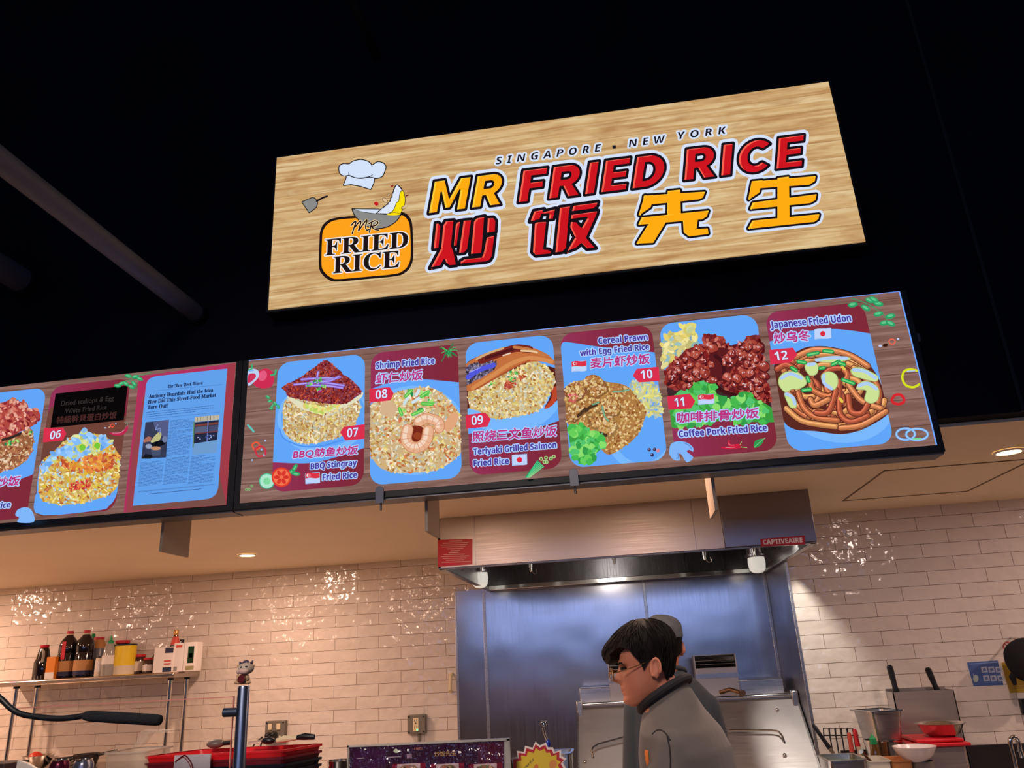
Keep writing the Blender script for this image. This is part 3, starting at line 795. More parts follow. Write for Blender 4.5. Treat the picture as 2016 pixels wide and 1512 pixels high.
# ---- 09
c = Card(bR, Z5, (74, 520), (848, 1050), (420, 284), (470, 1382), label='menu card of dish 09')
A = c.photo(); c.bg(A, [(0, 200), (900, 150), (900, 940)]+spl(pts('840,960 680,1010 520,1030 280,1040 88,1068'), 5)+[(40, 1060)])
c.plate(A, (450, 760), 420, 300, BLUE2, -0.15)
q = clip(spl(pts('60,880 60,600 90,470 300,420 800,520 860,600 850,760 720,860 760,700 400,600'), 4, True), c.win); A.poly(q, (86, 30, 24))
A.poly(clip(spl(pts('720,860 790,830 830,760 830,680 780,690 780,770'), 4, True), c.win), (190, 70, 44))
q = clip(spl(pts('90,760 110,700 260,620 420,560 620,470 720,500 790,570 810,640 760,740 690,860 560,910 380,940 250,930 180,880 110,850'), 5, True), c.win); A.poly(q, (204, 176, 116)); A.grains(q, 1000, RICE+[(236, 218, 150)], 15, 8)
A.grains('380,640 540,560 560,600 400,720', 50, [(196, 90, 60), (170, 60, 50), (220, 150, 110)], 16, 9)
q = clip(spl(pts('60,520 130,450 260,390 420,345 520,335 640,360 760,420 820,500 700,470 560,480 420,540 300,620 160,700 70,700'), 4, True), c.win); A.poly(q, (196, 112, 62))
q2 = clip(spl(pts('60,540 150,480 320,470 300,540 200,600 90,660 60,690'), 4, True), c.win); A.poly(q2, (92, 84, 112)); A.grains(q2, 160, [(70, 60, 90), (120, 116, 150), (150, 140, 160), (60, 50, 60)], 14, 7)
for p, w, cc in (('90,600 180,540 300,500', 40, (84, 88, 220)), ('200,460 330,410 480,360 600,370', 62, (120, 40, 32)), ('240,440 360,400 500,352', 26, (80, 24, 26)), ('470,350 600,370 720,420', 24, (196, 120, 70)), ('160,450 260,400 380,360', 18, (206, 170, 120)),
                 ('130,690 300,580 440,490 600,440 780,470', 34, (214, 140, 80)), ('150,700 310,610 450,530 600,460', 12, (170, 80, 44)), ('530,380 620,385 660,395', 16, (232, 196, 150)), ('380,420 440,400', 10, (240, 220, 200)), ('100,560 190,520', 8, (150, 160, 250))):
    pp = spl(pts(p), 5); A.stroke(clip(pp, c.win) if min(z[0] for z in pp) < 90 else pp, w, cc)
scallions(A, pts('450,555 500,570 440,610 290,655 460,620'), 4, 14)
c.done(A)
c.tagp('70,912 232,892 278,946 250,1008 74,1026', '09', (120, 996), (214, 984), 74)
c.names([('照烧三文鱼炒饭', 'r', (126, 1136), (824, 1084), 88, MAG), ('Teriyaki Grilled Salmon', 'b', (136, 1240), (820, 1182), 50, PURP), ('Fried Rice', 'b', (138, 1336), (428, 1314), 50, PURP)])
c.flag('jp', (516, 1282), 122, 84)
# ---- 10
c = Card(bR, Z5, (874, 560), (1678, 760), (1280, 196), (1340, 1316), label='menu card of dish 10')
A = c.photo(); c.bg(A, spl(pts('862,330 885,308 980,318 1180,348 1400,370 1640,394'), 5)+[(1900, 1500), (800, 1500), (820, 600)])
c.plate(A, (1520, 1000), 300, 360, BLUE2, 0.2); c.plate(A, (1540, 1010), 250, 300, BLUE, 0.2)
A.grains(clip(spl(pts('1430,660 1560,620 1660,700 1690,900 1600,920 1500,880'), 4, True), c.win), 260, [(206, 206, 150), (220, 214, 120), (170, 190, 190)], 26, 10, clip=None)
cer = [(196, 150, 84), (214, 178, 112), (172, 116, 60), (228, 200, 144), (150, 92, 50)]
q = clip(spl(pts('900,700 960,640 1090,620 1260,640 1400,670 1480,760 1560,870 1530,1000 1480,1090 1400,1160 1260,1240 1180,1180 1100,1060 940,1010 890,900'), 4, True), c.win); A.poly(q, (176, 124, 70)); A.grains(q, 900, cer, 12, 8)
for cc, r, col in (((1140, 680), 110, (182, 120, 66)), ((980, 720), 90, (170, 100, 66)), ((1190, 930), 130, (192, 142, 84)), ((1280, 850), 90, (180, 126, 72)), ((960, 900), 80, (160, 110, 66)), ((1240, 1020), 90, (196, 150, 90))):
    q = [(cc[0]+r*(1+R.uniform(-.18, .18))*math.cos(i*.45), cc[1]+r*.85*(1+R.uniform(-.18, .18))*math.sin(i*.45)) for i in range(14)]; q = clip(q, c.win); A.poly(q, tuple(int(z*.78) for z in col)); A.grains([((x-cc[0])*.88+cc[0]-6, (y-cc[1])*.88+cc[1]-8) for x, y in q], 150, [col]+cer+[(222, 190, 150)], 13, 9)
for p in ('1060,880 1110,840 1150,830', '1000,920 1060,860', '1180,1060 1230,1080'): A.stroke(spl(pts(p), 4), 26, (74, 50, 34))
for p in ('1130,1060 1180,1080 1200,1060', '1290,720 1350,715 1420,705', '1200,840 1220,920 1250,960', '1120,825 1170,810', '1170,1200 1230,1160'): A.stroke(spl(pts(p), 4), 15, (86, 140, 110)); A.stroke(spl(pts(p), 4), 5, (150, 196, 160))
A.grains('920,740 1000,740 980,800 930,800', 30, [(206, 90, 90), (230, 150, 130)], 12, 7)
def lettuce(p, n, rr):
    q = clip(spl(pts(p), 3, True), c.win); A.poly(q, (60, 160, 62)); xs = [z[0] for z in q]; ys = [z[1] for z in q]; k = 0
    while k < n:
        x, y = R.uniform(min(xs), max(xs)), R.uniform(min(ys), max(ys))
        if not inpoly(x, y, q): continue
        k += 1
        if not (inpoly(x-rr, y, c.win) and inpoly(x+rr, y, c.win)): continue
        A.blob((x, y), rr*R.uniform(.5, 1.1), R.choice([(72, 186, 80), (104, 208, 90), (52, 158, 74), (140, 222, 110), (84, 196, 110)]), 9, .4)
lettuce('930,1010 1000,990 1060,1000 1090,1040 1150,1060 1210,1130 1180,1200 1140,1240 1150,1290 1080,1306 1000,1290 960,1240 930,1130', 90, 34)
for x, y, cc in ((1588, 1198, (70, 60, 90)), (1632, 1196, (70, 60, 96)), (1612, 1242, (56, 48, 80)), (1660, 1206, (222, 130, 140))): A.ell((x, y), 15, 15, cc); A.ell((x-4, y-5), 5, 5, (170, 165, 210))
c.done(A)
c.tagp('1452,588 1484,530 1666,512 1676,630 1504,642', '10', (1522, 616), (1618, 604), 72)
c.names([('Cereal Prawn', 'b', (1170, 324), (1576, 290), 50, PURP), ('with Egg Fried Rice', 'b', (1018, 424), (1588, 370), 48, PURP), ('麦片虾炒饭', 'r', (1104, 526), (1596, 486), 84, MAG)])
c.flag('sg', (1008, 508), 122, 82)
# ---- 11
c = Card(bR, Z6, (100, 600), (770, 620), (400, 226), (500, 1124), label='menu card of dish 11')
A = c.photo(); q = c.bg(A, [(0, 100), (900, 60), (900, 872), (808, 876), (640, 888), (420, 908), (152, 930), (100, 930)])
A.poly(clip(pts('60,640 780,560 900,870 100,930'), c.win), (66, 40, 44))
q = clip(spl(pts('110,330 180,320 260,290 310,360 300,420 220,470 140,520 60,540'), 4, True), c.win); A.poly(q, (190, 196, 130)); A.grains(q, 120, [(226, 206, 110), (200, 190, 120), (150, 186, 190), (232, 220, 150)], 26, 14)
A.grains('205,275 280,262 315,340 240,340', 24, [(200, 206, 150), (226, 216, 120)], 26, 14)
meat = [(150, 52, 46), (120, 34, 36), (176, 76, 64), (96, 24, 28), (190, 104, 90), (140, 44, 44)]
for p in ('110,560 200,470 240,430 330,410 400,470 420,560 470,620 430,690 300,700 140,690 100,640', '350,350 400,330 470,350 520,400 600,400 640,350 720,340 740,460 640,500 520,530 430,500 370,420', '490,560 600,510 700,470 800,480 860,700 760,780 640,720 520,720 470,650', '300,430 350,410 420,470 380,520 320,520'):
    q = clip(spl(pts(p), 4, True), c.win); A.poly(q, (112, 34, 36)); A.grains(q, 260, meat, 20, 11)
A.poly(clip(spl(pts('400,440 520,430 540,560 480,640 400,600'), 4, True), c.win), (92, 28, 32))
for p in ('120,660 200,620 300,680', '430,470 480,520 490,600', '420,640 470,700 560,730'): A.stroke(spl(pts(p), 4), 26, (64, 20, 24))
for p in ('110,560 200,470 330,410 430,560 430,690 140,690', '370,380 520,400 640,370 720,360 740,460 520,530', '500,600 700,490 770,560 770,690 560,720'):
    q = clip(pts(p), c.win); xs = [z[0] for z in q]; ys = [z[1] for z in q]; k = 0
    while k < 26:
        x, y = R.uniform(min(xs), max(xs)), R.uniform(min(ys), max(ys))
        if not inpoly(x, y, q): continue
        k += 1; r = R.uniform(16, 36); A.blob((x+4, y+6), r, (86, 24, 28), 9, .3); A.blob((x, y), r*.9, R.choice([(150, 56, 48), (134, 42, 42), (172, 76, 62), (164, 64, 52)]), 9, .3); A.blob((x-r*.25, y-r*.3), r*.42, R.choice([(196, 108, 92), (186, 92, 76), (206, 126, 112)]), 8, .4)
        for _ in range(3): A.ell((x+R.uniform(-r, r)*.6, y+R.uniform(-r, r)*.6), R.uniform(4, 10), R.uniform(2, 4), (226, 196, 204), R.uniform(0, 3))
lettuce('150,740 250,700 300,650 350,640 420,670 440,720 520,760 580,740 600,710 660,715 700,760 780,800 900,900 700,910 500,900 300,930 120,940', 130, 30)
c.done(A)
c.tagp('112,740 262,722 298,772 272,820 122,830', '11', (164, 810), (228, 803), 58)
c.names([('咖啡排骨炒饭', 'r', (180, 916), (722, 882), 66, MAG), ('Coffee Pork Fried Rice', 'b', (192, 1010), (774, 968), 42, PURP)])
c.flag('sg', (370, 760), 104, 62)
# ---- 12
c = Card(bR, Z6, (822, 560), (1516, 600), (1100, 150), (1240, 1082), label='menu card of dish 12')
A = c.photo(); c.bg(A, spl(pts('760,385 800,375 900,340 1040,310 1200,295 1330,305 1460,325'), 5)+[(1640, 700), (1660, 1100), (880, 1120)])
c.plate(A, (1220, 760), 400, 280, BLUE2, 0.25)
q = clip(spl(pts('815,540 900,500 960,450 1060,410 1200,430 1360,470 1450,530 1520,640 1570,800 1560,870 1400,960 1260,990 1090,970 960,960 880,900 840,740'), 4, True), c.win); A.poly(q, (92, 40, 34))
ND = [(200, 112, 70), (214, 132, 84), (186, 90, 62), (222, 150, 90)]
def noodle(p, w=38):
    z = spl(p, 6); cc = R.choice(ND); zz = [k for k in z if inpoly(k[0], k[1], c.win)]
    if len(zz) < 2: return
    A.stroke(zz, w*1.25, (84, 34, 32)); A.stroke(zz, w, tuple(int(x*.82) for x in cc)); A.stroke([(x-3, y-4) for x, y in zz], w*.62, cc); A.stroke([(x-6, y-7) for x, y in zz], w*.2, tuple(min(255, int(x*1.1)+26) for x in cc))
for i in range(40):
    t = i/40*2*math.pi; r0 = R.uniform(.72, .98)
    noodle([(1205+345*r0*math.cos(t+d)+40*math.sin(t), 700+255*r0*math.sin(t+d)+35*math.cos(t)) for d in (-.34, -.1, .12, .36)], 34)
for i in range(16):
    x, y = 1205+R.uniform(-190, 220), 720+R.uniform(-120, 170); t = R.uniform(0, 6.28); r0 = R.uniform(50, 110)
    noodle([(x+r0*math.cos(t+d), y+r0*.8*math.sin(t+d)) for d in (0, .7, 1.4, 2.1, 2.7)], 34)
for p in ('980,720 1020,820 1100,880 1240,900', '1060,640 1080,700 1180,740 1240,700', '1250,640 1250,760 1260,860 1330,910 1440,870', '1310,660 1400,770 1530,820', '1230,700 1180,840 1100,850', '900,820 1000,900 1140,930 1230,940', '1260,950 1400,930 1560,840', '1060,760 1090,800 1180,760', '1310,740 1330,840 1400,850 1440,790', '840,560 900,530 960,560', '960,480 1100,430 1300,460 1440,540'):
    noodle(pts(p), 36)
def mush(p, st):
    z = spl(pts(p), 4, True); A.stroke(z, 8, (150, 170, 110), closed=True); A.poly(z, (206, 226, 150)); A.stroke(spl(pts(st), 4), 22, (176, 206, 246))
mush('860,610 900,580 970,580 1020,620 1030,660 980,690 940,690 900,710 870,690 850,650', '870,620 930,592 1000,620')
mush('890,720 930,730 960,760 965,810 930,812 905,770', '900,725 940,745 958,790'); mush('1030,530 1090,518 1110,545 1100,590 1060,600 1030,565', '1045,530 1085,525')
mush('1135,600 1180,578 1230,600 1240,650 1215,695 1170,670 1140,640', '1150,600 1150,650 1200,690'); mush('1330,565 1380,550 1450,575 1505,610 1490,640 1400,620 1345,600', '1345,565 1420,575 1490,620')
mush('1365,690 1400,645 1460,650 1510,690 1505,760 1460,785 1420,760 1430,700', '1380,670 1440,655 1495,690'); mush('1085,500 1180,478 1290,480 1320,495 1200,515', '1100,500 1200,485 1300,488')
for p in ('1010,700 1060,695', '1275,630 1345,655', '980,510 1025,518', '1205,530 1250,510', '935,550 965,570', '1040,615 1050,640', '1045,465 1110,452', '1150,440 1205,445', '1125,555 1150,550', '1250,520 1285,530'): A.stroke(pts(p), 27, (36, 150, 84)); A.stroke(pts(p), 11, (110, 214, 120))
for p in ('1255,755 1270,775', '1270,545 1285,560'): A.stroke(pts(p), 18, (230, 200, 80))
c.done(A)
c.tagp('786,434 944,418 974,464 930,516 796,530', '12', (828, 504), (914, 494), 58)
c.names([('Japanese Fried Udon', 'b', (800, 290), (1330, 242), 44, PURP), ('炒乌冬', 'r', (822, 390), (1062, 370), 68, MAG)])
c.flag('jp', (1142, 326), 108, 64)
# ---- garnish pictures between the cards
def garnish(name, Zs, fn, par=bR, y=0.0185):
    global A
    A = Art(0.0, y, *Zs); fn(); A.build(name, par)
def herb(stem, leaves, s=22):
    A.stroke(spl(pts(stem), 5), 6, (70, 150, 96))
    for x, y, an in leaves: A.ell((x, y), s*1.4, s*.72, (44, 160, 100), an); A.ell((x-2, y-3), s*.9, s*.35, (96, 200, 140), an)
def g_pepper():
    A.poly(spl(pts('165,480 190,400 250,360 300,370 330,410 332,470 300,515 230,522 180,505'), 4, True), (206, 44, 82)); A.ell((240, 420), 34, 46, (226, 92, 128), 0.4); A.stroke(spl(pts('310,415 340,405 350,372'), 4), 16, (60, 176, 120))
    A.poly(spl(pts('120,370 160,360 205,380 205,430 170,470 118,500'), 4, True), (190, 205, 240)); A.poly(spl(pts('122,410 170,400 185,425 160,455 119,480'), 4, True), (206, 50, 90)); A.stroke(spl(pts('125,372 150,360 150,330'), 4), 14, (60, 176, 120)); A.stroke(spl(pts('128,380 160,375'), 3), 12, (110, 180, 240))
garnish('pepper_picture', Z4, g_pepper)
garnish('herb_picture', Z4, lambda: herb('270,600 320,640 360,690', [(285, 595, .6), (300, 630, -.3), (320, 670, 2.2), (345, 650, .9), (370, 675, 1.2), (310, 690, .2)], 14))
def g_ring(): 
    for c2, r, col in (((185, 1000), 30, (232, 92, 60)), ((222, 1045), 42, (206, 50, 70))): A.stroke([(c2[0]+r*math.cos(i*.5)*(1+.12*math.sin(i*2)), c2[1]+r*math.sin(i*.5)) for i in range(12)], 14, col, 3, True)
    for x, y in ((262, 955), (230, 1030), (152, 1117), (250, 1075)): A.ell((x, y), 8, 8, (150, 190, 245))
garnish('pepper_ring_picture', Z4, g_ring)
def g_tomato():
    for x, y, an in ((480, 1210, -.6), (505, 1180, -1.0), (515, 1230, .1)): A.ell((x, y), 36, 17, (48, 160, 100), an); A.ell((x, y), 22, 7, (100, 205, 140), an)
    A.ell((395, 1258), 82, 82, (222, 62, 44)); A.ell((395, 1258), 68, 68, (244, 116, 80)); 
    for i in range(6): an = i*1.047; A.ell((395+38*math.cos(an), 1258+38*math.sin(an)), 25, 15, (214, 52, 40), an)
def g_cuc():
    A.ell((275, 1290), 66, 66, (70, 176, 140)); A.ell((275, 1290), 58, 58, (176, 232, 206)); A.ell((275, 1290), 32, 30, (140, 220, 170))
    for i in range(6): A.ell((275+18*math.cos(i), 1290+18*math.sin(i)), 7, 4, (90, 196, 130), i)
def g_chive():
    A.stroke(spl(pts('118,828 140,850 165,880'), 4), 16, (90, 200, 190))
def g_bits():
    for x, y in ((150, 1330), (130, 1360), (105, 1360)): A.stroke([(x+9*math.cos(i), y+9*math.sin(i)) for i in range(6)], 5, (120, 200, 120), closed=True)
garnish('tomato_picture', Z4, g_tomato); garnish('cucumber_picture', Z4, g_cuc); garnish('chive_picture', Z4, g_chive); garnish('scallion_bits_picture', Z4, g_bits)
def g_dill():
    for i in range(26):
        x = 1700+R.uniform(0, 150); y = 160+R.uniform(0, 110); A.stroke([(1770+R.uniform(-25, 25), 225+R.uniform(-20, 20)), ((x+1770)/2, (y+225)/2-10), (x, y)], 6, R.choice([(30, 120, 70), (50, 150, 86), (80, 180, 100)]), 3)
    A.stroke(pts('1720,300 1760,230 1815,150'), 7, (40, 130, 76))
garnish('dill_picture', Z4, g_dill)
def g_scal():
    A.poly('560,1428 600,1430 722,1340 664,1284', (22, 150, 96))
    for i in range(6): A.stroke([(575+i*5, 1428), (664+i*10, 1290+i*9)], 6, (80+i*14, 205, 140))
    for x, y in ((695, 1275), (735, 1265), (740, 1300), (775, 1272), (800, 1255), (722, 1300)): A.stroke([(x+13*math.cos(i), y+13*math.sin(i)) for i in range(6)], 7, (170, 214, 140), closed=True); A.ell((x, y), 6, 6, (60, 120, 50))
garnish('scallion_picture', Z5, g_scal)
def g_mush():
    A.poly(spl(pts('1755,1200 1770,1150 1830,1128 1900,1140 1950,1180 1950,1215 1920,1200 1900,1215 1952,1262 1900,1302 1855,1240 1835,1235 1840,1285 1790,1280 1757,1240'), 4, True), (128, 182, 250)); A.stroke(spl(pts('1870,1140 1920,1165 1935,1195'), 4), 6, (84, 138, 210)); A.stroke(spl(pts('1825,1225 1830,1260 1815,1270'), 4), 7, (84, 138, 210))
garnish('mushroom_picture', Z5, g_mush)
def chili(p, w=15):
    z = spl(pts(p), 5)
    for i in range(len(z)-1): A.stroke(z[i:i+2], w*(.35+.65*math.sin(math.pi*(i+.5)/len(z))), (206, 34, 64))
    A.stroke([(x-1, y-3) for x, y in z[3:-3]], 3, (240, 150, 170))
def g_chi():
    chili('470,1078 530,1082 600,1075'); chili('520,1030 530,1065 600,1060', 17); A.stroke(pts('600,1075 640,1080'), 5, (150, 180, 110)); A.stroke(pts('595,1060 605,1040'), 5, (150, 180, 110))
def g_leaf():
    A.poly(spl(pts('686,1075 695,1035 740,1020 750,1030 735,1060 700,1080'), 4, True), (50, 150, 80)); A.stroke(pts('690,1075 740,1030 760,1016'), 5, (120, 200, 130))
garnish('chili_picture', Z6, g_chi); garnish('leaf_picture', Z6, g_leaf)
garnish('thyme_picture', Z6, lambda: herb('1330,90 1440,130 1530,190 1580,250', [(1340, 134, -.15), (1425, 155, .5), (1455, 105, .3), (1510, 128, .2), (1510, 195, -.2), (1590, 210, -.2), (1550, 255, -.2), (1590, 258, .4), (1480, 100, .5)], 24))
def g_r2():
    A.stroke([(1600+20*math.cos(i*.7), 378+17*math.sin(i*.7)) for i in range(9)], 9, (232, 100, 80), 3, True)
    A.ell((1640, 360), 8, 6, (200, 215, 250)); A.ell((1522, 406), 12, 8, (180, 200, 240)); A.ell((1556, 402), 18, 11, (58, 28, 20), -.2)
def g_yel():
    A.stroke(spl(pts('1780,660 1740,680 1690,665 1668,620 1680,575 1720,562 1765,570'), 5), 15, (216, 226, 30)); A.stroke(spl(pts('1700,575 1750,572'), 3), 7, (170, 200, 240))
def g_redr():
    A.stroke([(1640+40*math.cos(i*.6)*(1+.1*math.sin(i*1.8)), 760+32*math.sin(i*.6)) for i in range(10)], 18, (214, 38, 48), 3, True)
def g_onion():
    for c2, rx in (((1690, 990), 62), ((1765, 992), 72)):
        q = [(c2[0]+rx*math.cos(i*.35), c2[1]+38*math.sin(i*.35)) for i in range(18)]; A.stroke(q, 15, (116, 176, 250), closed=True); A.stroke(q, 4, (180, 220, 255), closed=True)
    A.stroke(pts('1740,1022 1790,1020'), 10, (120, 220, 150))
garnish('pepper_ring_picture', Z6, g_r2); garnish('pepper_ring_picture', Z6, g_yel); garnish('pepper_ring_picture', Z6, g_redr); garnish('onion_ring_picture', Z6, g_onion)
# ---- left board: dish 05 (cut by the frame), dish 06, newspaper page
c = Card(bL, Z3, (-420, 700), (308, 700), (100, 358), (100, 1362), label='menu card at the left edge of the photo')
A = c.photo(); c.bg(A, pts('-500,300 450,300 330,940 248,1016 120,1060 -100,1100 -500,1100'))
q = clip(spl(pts('-400,760 -200,700 100,700 240,650 262,760 220,880 120,960 0,985 -200,990 -400,960'), 4, True), c.win); A.poly(q, (150, 96, 64)); A.grains(q, 700, [(214, 170, 130), (176, 110, 76), (226, 200, 170), (140, 74, 50), (190, 140, 90)], 16, 7)
q = clip(spl(pts('-400,480 -200,420 0,450 80,420 100,405 150,440 210,450 230,500 280,490 318,550 290,600 240,640 150,680 60,740 -100,760 -400,720'), 3, True), c.win); A.poly(q, (176, 72, 64)); A.grains(q, 420, [(196, 96, 80), (160, 56, 60), (214, 130, 110), (232, 170, 150), (140, 44, 50)], 20, 11)
A.stroke(spl(pts('20,740 90,720 160,690'), 4), 20, (54, 40, 36)); scallions(A, pts('60,760 130,745 230,680 90,765'), 3, 15)
c.done(A); c.names([('炒饭', 'r', (-40, 1106), (150, 1096), 76, MAG), ('Rice', 'b', (-32, 1278), (78, 1268), 46, PURP)])
garnish('mushroom_picture', Z3, lambda: A.poly(spl(pts('120,1330 135,1290 180,1270 230,1275 262,1320 262,1384 140,1386 150,1350'), 4, True), (128, 182, 250)), bL)
c = Card(bL, Z3, (340, 760), (964, 760), (700, 290), (620, 1316), label='menu card of dish 06')
A = c.photo(); A.poly(clip(pts('400,480 1010,560 960,1100 250,1400 250,800'), c.win), (112, 66, 56))
A.poly(clip(spl(pts('240,1240 285,1160 330,900 600,980 920,1050 925,1110 900,1200 850,1260 780,1290 340,1330'), 3, True), c.win), BLUE)
q = spl(pts('330,920 420,830 560,720 800,700 880,780 938,880 930,1000 920,1100 850,1170 700,1220 560,1245 420,1240 330,1210 300,1120 310,1000'), 4, True); A.poly(q, (204, 172, 96)); A.grains(q, 1000, [(228, 206, 120), (214, 160, 70), (236, 226, 170), (180, 206, 220), (190, 110, 60), (222, 190, 60)], 17, 8)
A.grains('480,900 760,850 930,860 900,960 700,1000 500,960', 160, [(226, 130, 60), (230, 160, 60), (200, 90, 60)], 20, 10)
A.grains('560,1080 700,1040 720,1120 540,1140', 60, [(200, 60, 60), (226, 120, 60)], 14, 7)
q = spl(pts('330,940 420,840 540,760 570,705 610,700 660,640 700,690 760,720 800,700 820,730 860,740 870,770 800,820 690,850 560,900 470,860 400,920 340,1010'), 3, True); A.poly(q, (132, 188, 250))
A.grains(q, 110, [(160, 205, 255), (112, 172, 240), (206, 214, 140), (150, 196, 250)], 26, 14)
for x, y in ((640, 800), (755, 785)): A.blob((x, y), 34, (206, 206, 100)); A.blob((x+6, y), 24, (120, 200, 60))
c.done(A); c.tagp('344,646 494,644 520,690 492,744 336,760', '06', (388, 736), (472, 724), 64)
A = Art(0.0, 0.0155, *Z3); A.poly('436,378 1000,314 970,585 395,646', (10, 7, 8))
for t, a2, b2, hh in (('Dried scallops & Egg', (476, 474), (890, 430), 38), ('White Fried Rice', (508, 534), (834, 500), 38)): A.text(t, 'r', a2, b2, hh, (58, 52, 50))
A.text('特級幹貝蛋白炒饭', 'r', (440, 614), (908, 572), 56, (70, 38, 36), fat=3); A.build('dish_name', c.card, label='black patch with dark grey lettering')
def g_ch6():
    z = spl(pts('862,688 930,696 980,670 1000,630'), 5)
    for i in range(len(z)-1): A.stroke(z[i:i+2], 10+16*math.sin(math.pi*(i+1)/len(z)), (190, 40, 80))
    A.stroke(spl(pts('880,686 940,684 975,660'), 4), 4, (236, 150, 180)); A.stroke(spl(pts('998,632 998,612 975,600'), 4), 6, (120, 130, 110))
    A.stroke([(880+15*math.cos(i*.8), 628+13*math.sin(i*.8)) for i in range(8)], 7, (226, 96, 70), closed=True); A.ell((825, 646), 9, 5, (180, 200, 240)); A.ell((907, 614), 6, 4, (180, 200, 240)); A.ell((855, 640), 6, 4, (220, 180, 120))
garnish('chili_picture', Z3, g_ch6, bL)
garnish('thyme_picture', Z3, lambda: herb('1180,212 1080,240 1000,280 900,316', [(1005, 240, .2), (950, 300, -.4), (920, 316, .1), (1050, 300, .8), (1030, 325, .3), (1095, 262, .4), (1060, 245, -.3), (985, 300, .6)], 20), bL)
A = Art(0.0, 0.0004, *Z3); A.poly('1090,242 1846,136 1815,620 1772,1250 968,1310 1030,760', (150, 66, 76)); A.poly('1090,242 1846,136 1838,230 1230,300 1120,400 1040,800 985,1308 968,1310 1030,760', (176, 50, 92)); A.poly('1784,150 1846,138 1772,1250 1712,1220', (160, 60, 72)); A.poly('1690,1140 1716,1000 1772,1250 1040,1290 1040,1254 1600,1206', (122, 78, 72))
card = A.build('article_card', bL, label='crimson card carrying a newspaper page')
PG = (98, 160, 236); A = Art(0.0, 0.0012, *Z3)
A.poly(spl(pts('1140,345 1150,290 1180,256 1230,240'), 4)+pts('1780,182 1740,700 1712,1080')+spl(pts('1708,1120 1690,1165 1650,1195 1590,1208'), 4)+pts('1040,1256'), PG); A.build('page', card)
TX = (30, 40, 78); A = Art(0.0, 0.0016, *Z3)
A.text('The New York Times', 'f', (1312, 334), (1586, 304), 26, TX, fat=1.2)
for t, a2, b2 in (('Anthony Bourdain Had the Idea.', (1164, 414), (1674, 362)), ('How Did This Street-Food Market', (1158, 458), (1690, 402)), ('Turn Out?', (1154, 500), (1314, 484))): A.text(t, 's', a2, b2, 29, TX, fat=1.6)
A.build('headline', card, label='dark blackletter masthead and serif headline')
A = Art(0.0, 0.0016, *Z3)
def lines(x0, y0, x1, y1, n, dy, sx, w=3.4, gap=0.0):
    for i in range(n):
        f = i*dy; xe = 1.0 if R.random() > .2 else R.uniform(.3, .9); xa, ya = x0-sx*f, y0+f; xb, yb = x1-sx*f, y1+f; x = 0.0
        while x < xe:
            L = R.uniform(.03, .12)*320/max(60, x1-x0); A.stroke([(xa+(xb-xa)*x, ya+(yb-ya)*x), (xa+(xb-xa)*min(xe, x+L), ya+(yb-ya)*min(xe, x+L))], w, (62, 94, 150)); x += L+.02*320/max(60, x1-x0)
A.stroke(pts('1200,358 1742,306'), 2, (62, 94, 150)); A.stroke(pts('1146,576 1722,524'), 2, (62, 94, 150)); A.stroke(pts('1080,1150 1680,1090'), 2, (62, 94, 150))
lines(1148, 526, 1672, 470, 3, 17, .1, 4)
lines(1336, 590, 1514, 572, 30, 9.4, .125, 3); lines(1302, 886, 1484, 868, 22, 9.6, .125, 3); lines(1100, 920, 1282, 902, 20, 9.6, .1, 3); lines(1500, 872, 1690, 852, 23, 9.6, .125, 3)
A.stroke(pts('1160,1164 1575,1124'), 4, (52, 80, 136)); A.stroke(pts('1084,1144 1676,1086'), 2, (62, 94, 150)); A.build('article_text', card)
A = Art(0.0, 0.0018, *Z3)
A.poly('1140,602 1325,582 1300,878 1106,888', (54, 58, 82)); A.poly('1200,600 1325,582 1312,730 1250,700 1210,640', (84, 92, 134)); A.poly('1106,888 1140,850 1210,860 1180,888', (26, 26, 34)); A.poly('1124,740 1160,712 1186,720 1180,750 1124,762', (170, 110, 96))
for p in ('1180,750 1230,690 1260,680 1262,715 1240,750 1200,762', ): A.poly(spl(pts(p), 4, True), (190, 186, 132))
A.ell((1240, 770), 60, 22, (14, 16, 26), -.2); A.ell((1165, 790), 26, 18, (150, 160, 190)); A.poly('1180,805 1262,795 1255,860 1190,868', (70, 80, 110)); A.ell((1220, 806), 40, 15, (190, 140, 110)); A.stroke(spl(pts('1236,620 1220,660 1256,650 1250,690'), 4), 8, (120, 140, 190)); A.ell((1290, 735), 20, 26, (110, 124, 160))
A.build('article_photo', card, label='newspaper picture of a steaming wok and bowls')
A = Art(0.0, 0.0018, *Z3)
A.poly('1526,566 1722,546 1696,840 1506,856', (110, 156, 206)); A.poly('1526,562 1720,544 1716,580 1524,600', (190, 180, 160)); A.poly('1522,604 1714,584 1700,740 1516,770', (34, 40, 66)); A.poly('1530,620 1712,600 1710,618 1530,636', (120, 64, 60)); A.poly('1530,640 1622,630 1620,680 1528,690', (90, 96, 124)); A.poly('1636,630 1708,622 1706,670 1636,678', (70, 76, 110)); A.stroke(pts('1520,600 1512,800'), 9, (90, 130, 90)); A.stroke(pts('1630,592 1622,750'), 8, (110, 120, 190)); A.stroke(pts('1536,690 1706,672'), 8, (120, 60, 60))
for i in range(7): A.stroke([(1545+i*26, 562-i*2.4), (1545+i*26, 592-i*2.4)], 4, (110, 100, 90))
for i in range(12): A.ell((1545+R.uniform(0, 150), 725+R.uniform(-25, 15)), 6, 4, R.choice([(120, 150, 220), (190, 190, 220), (60, 80, 160)]))
A.build('article_photo', card, label='newspaper picture of a dark shopfront')
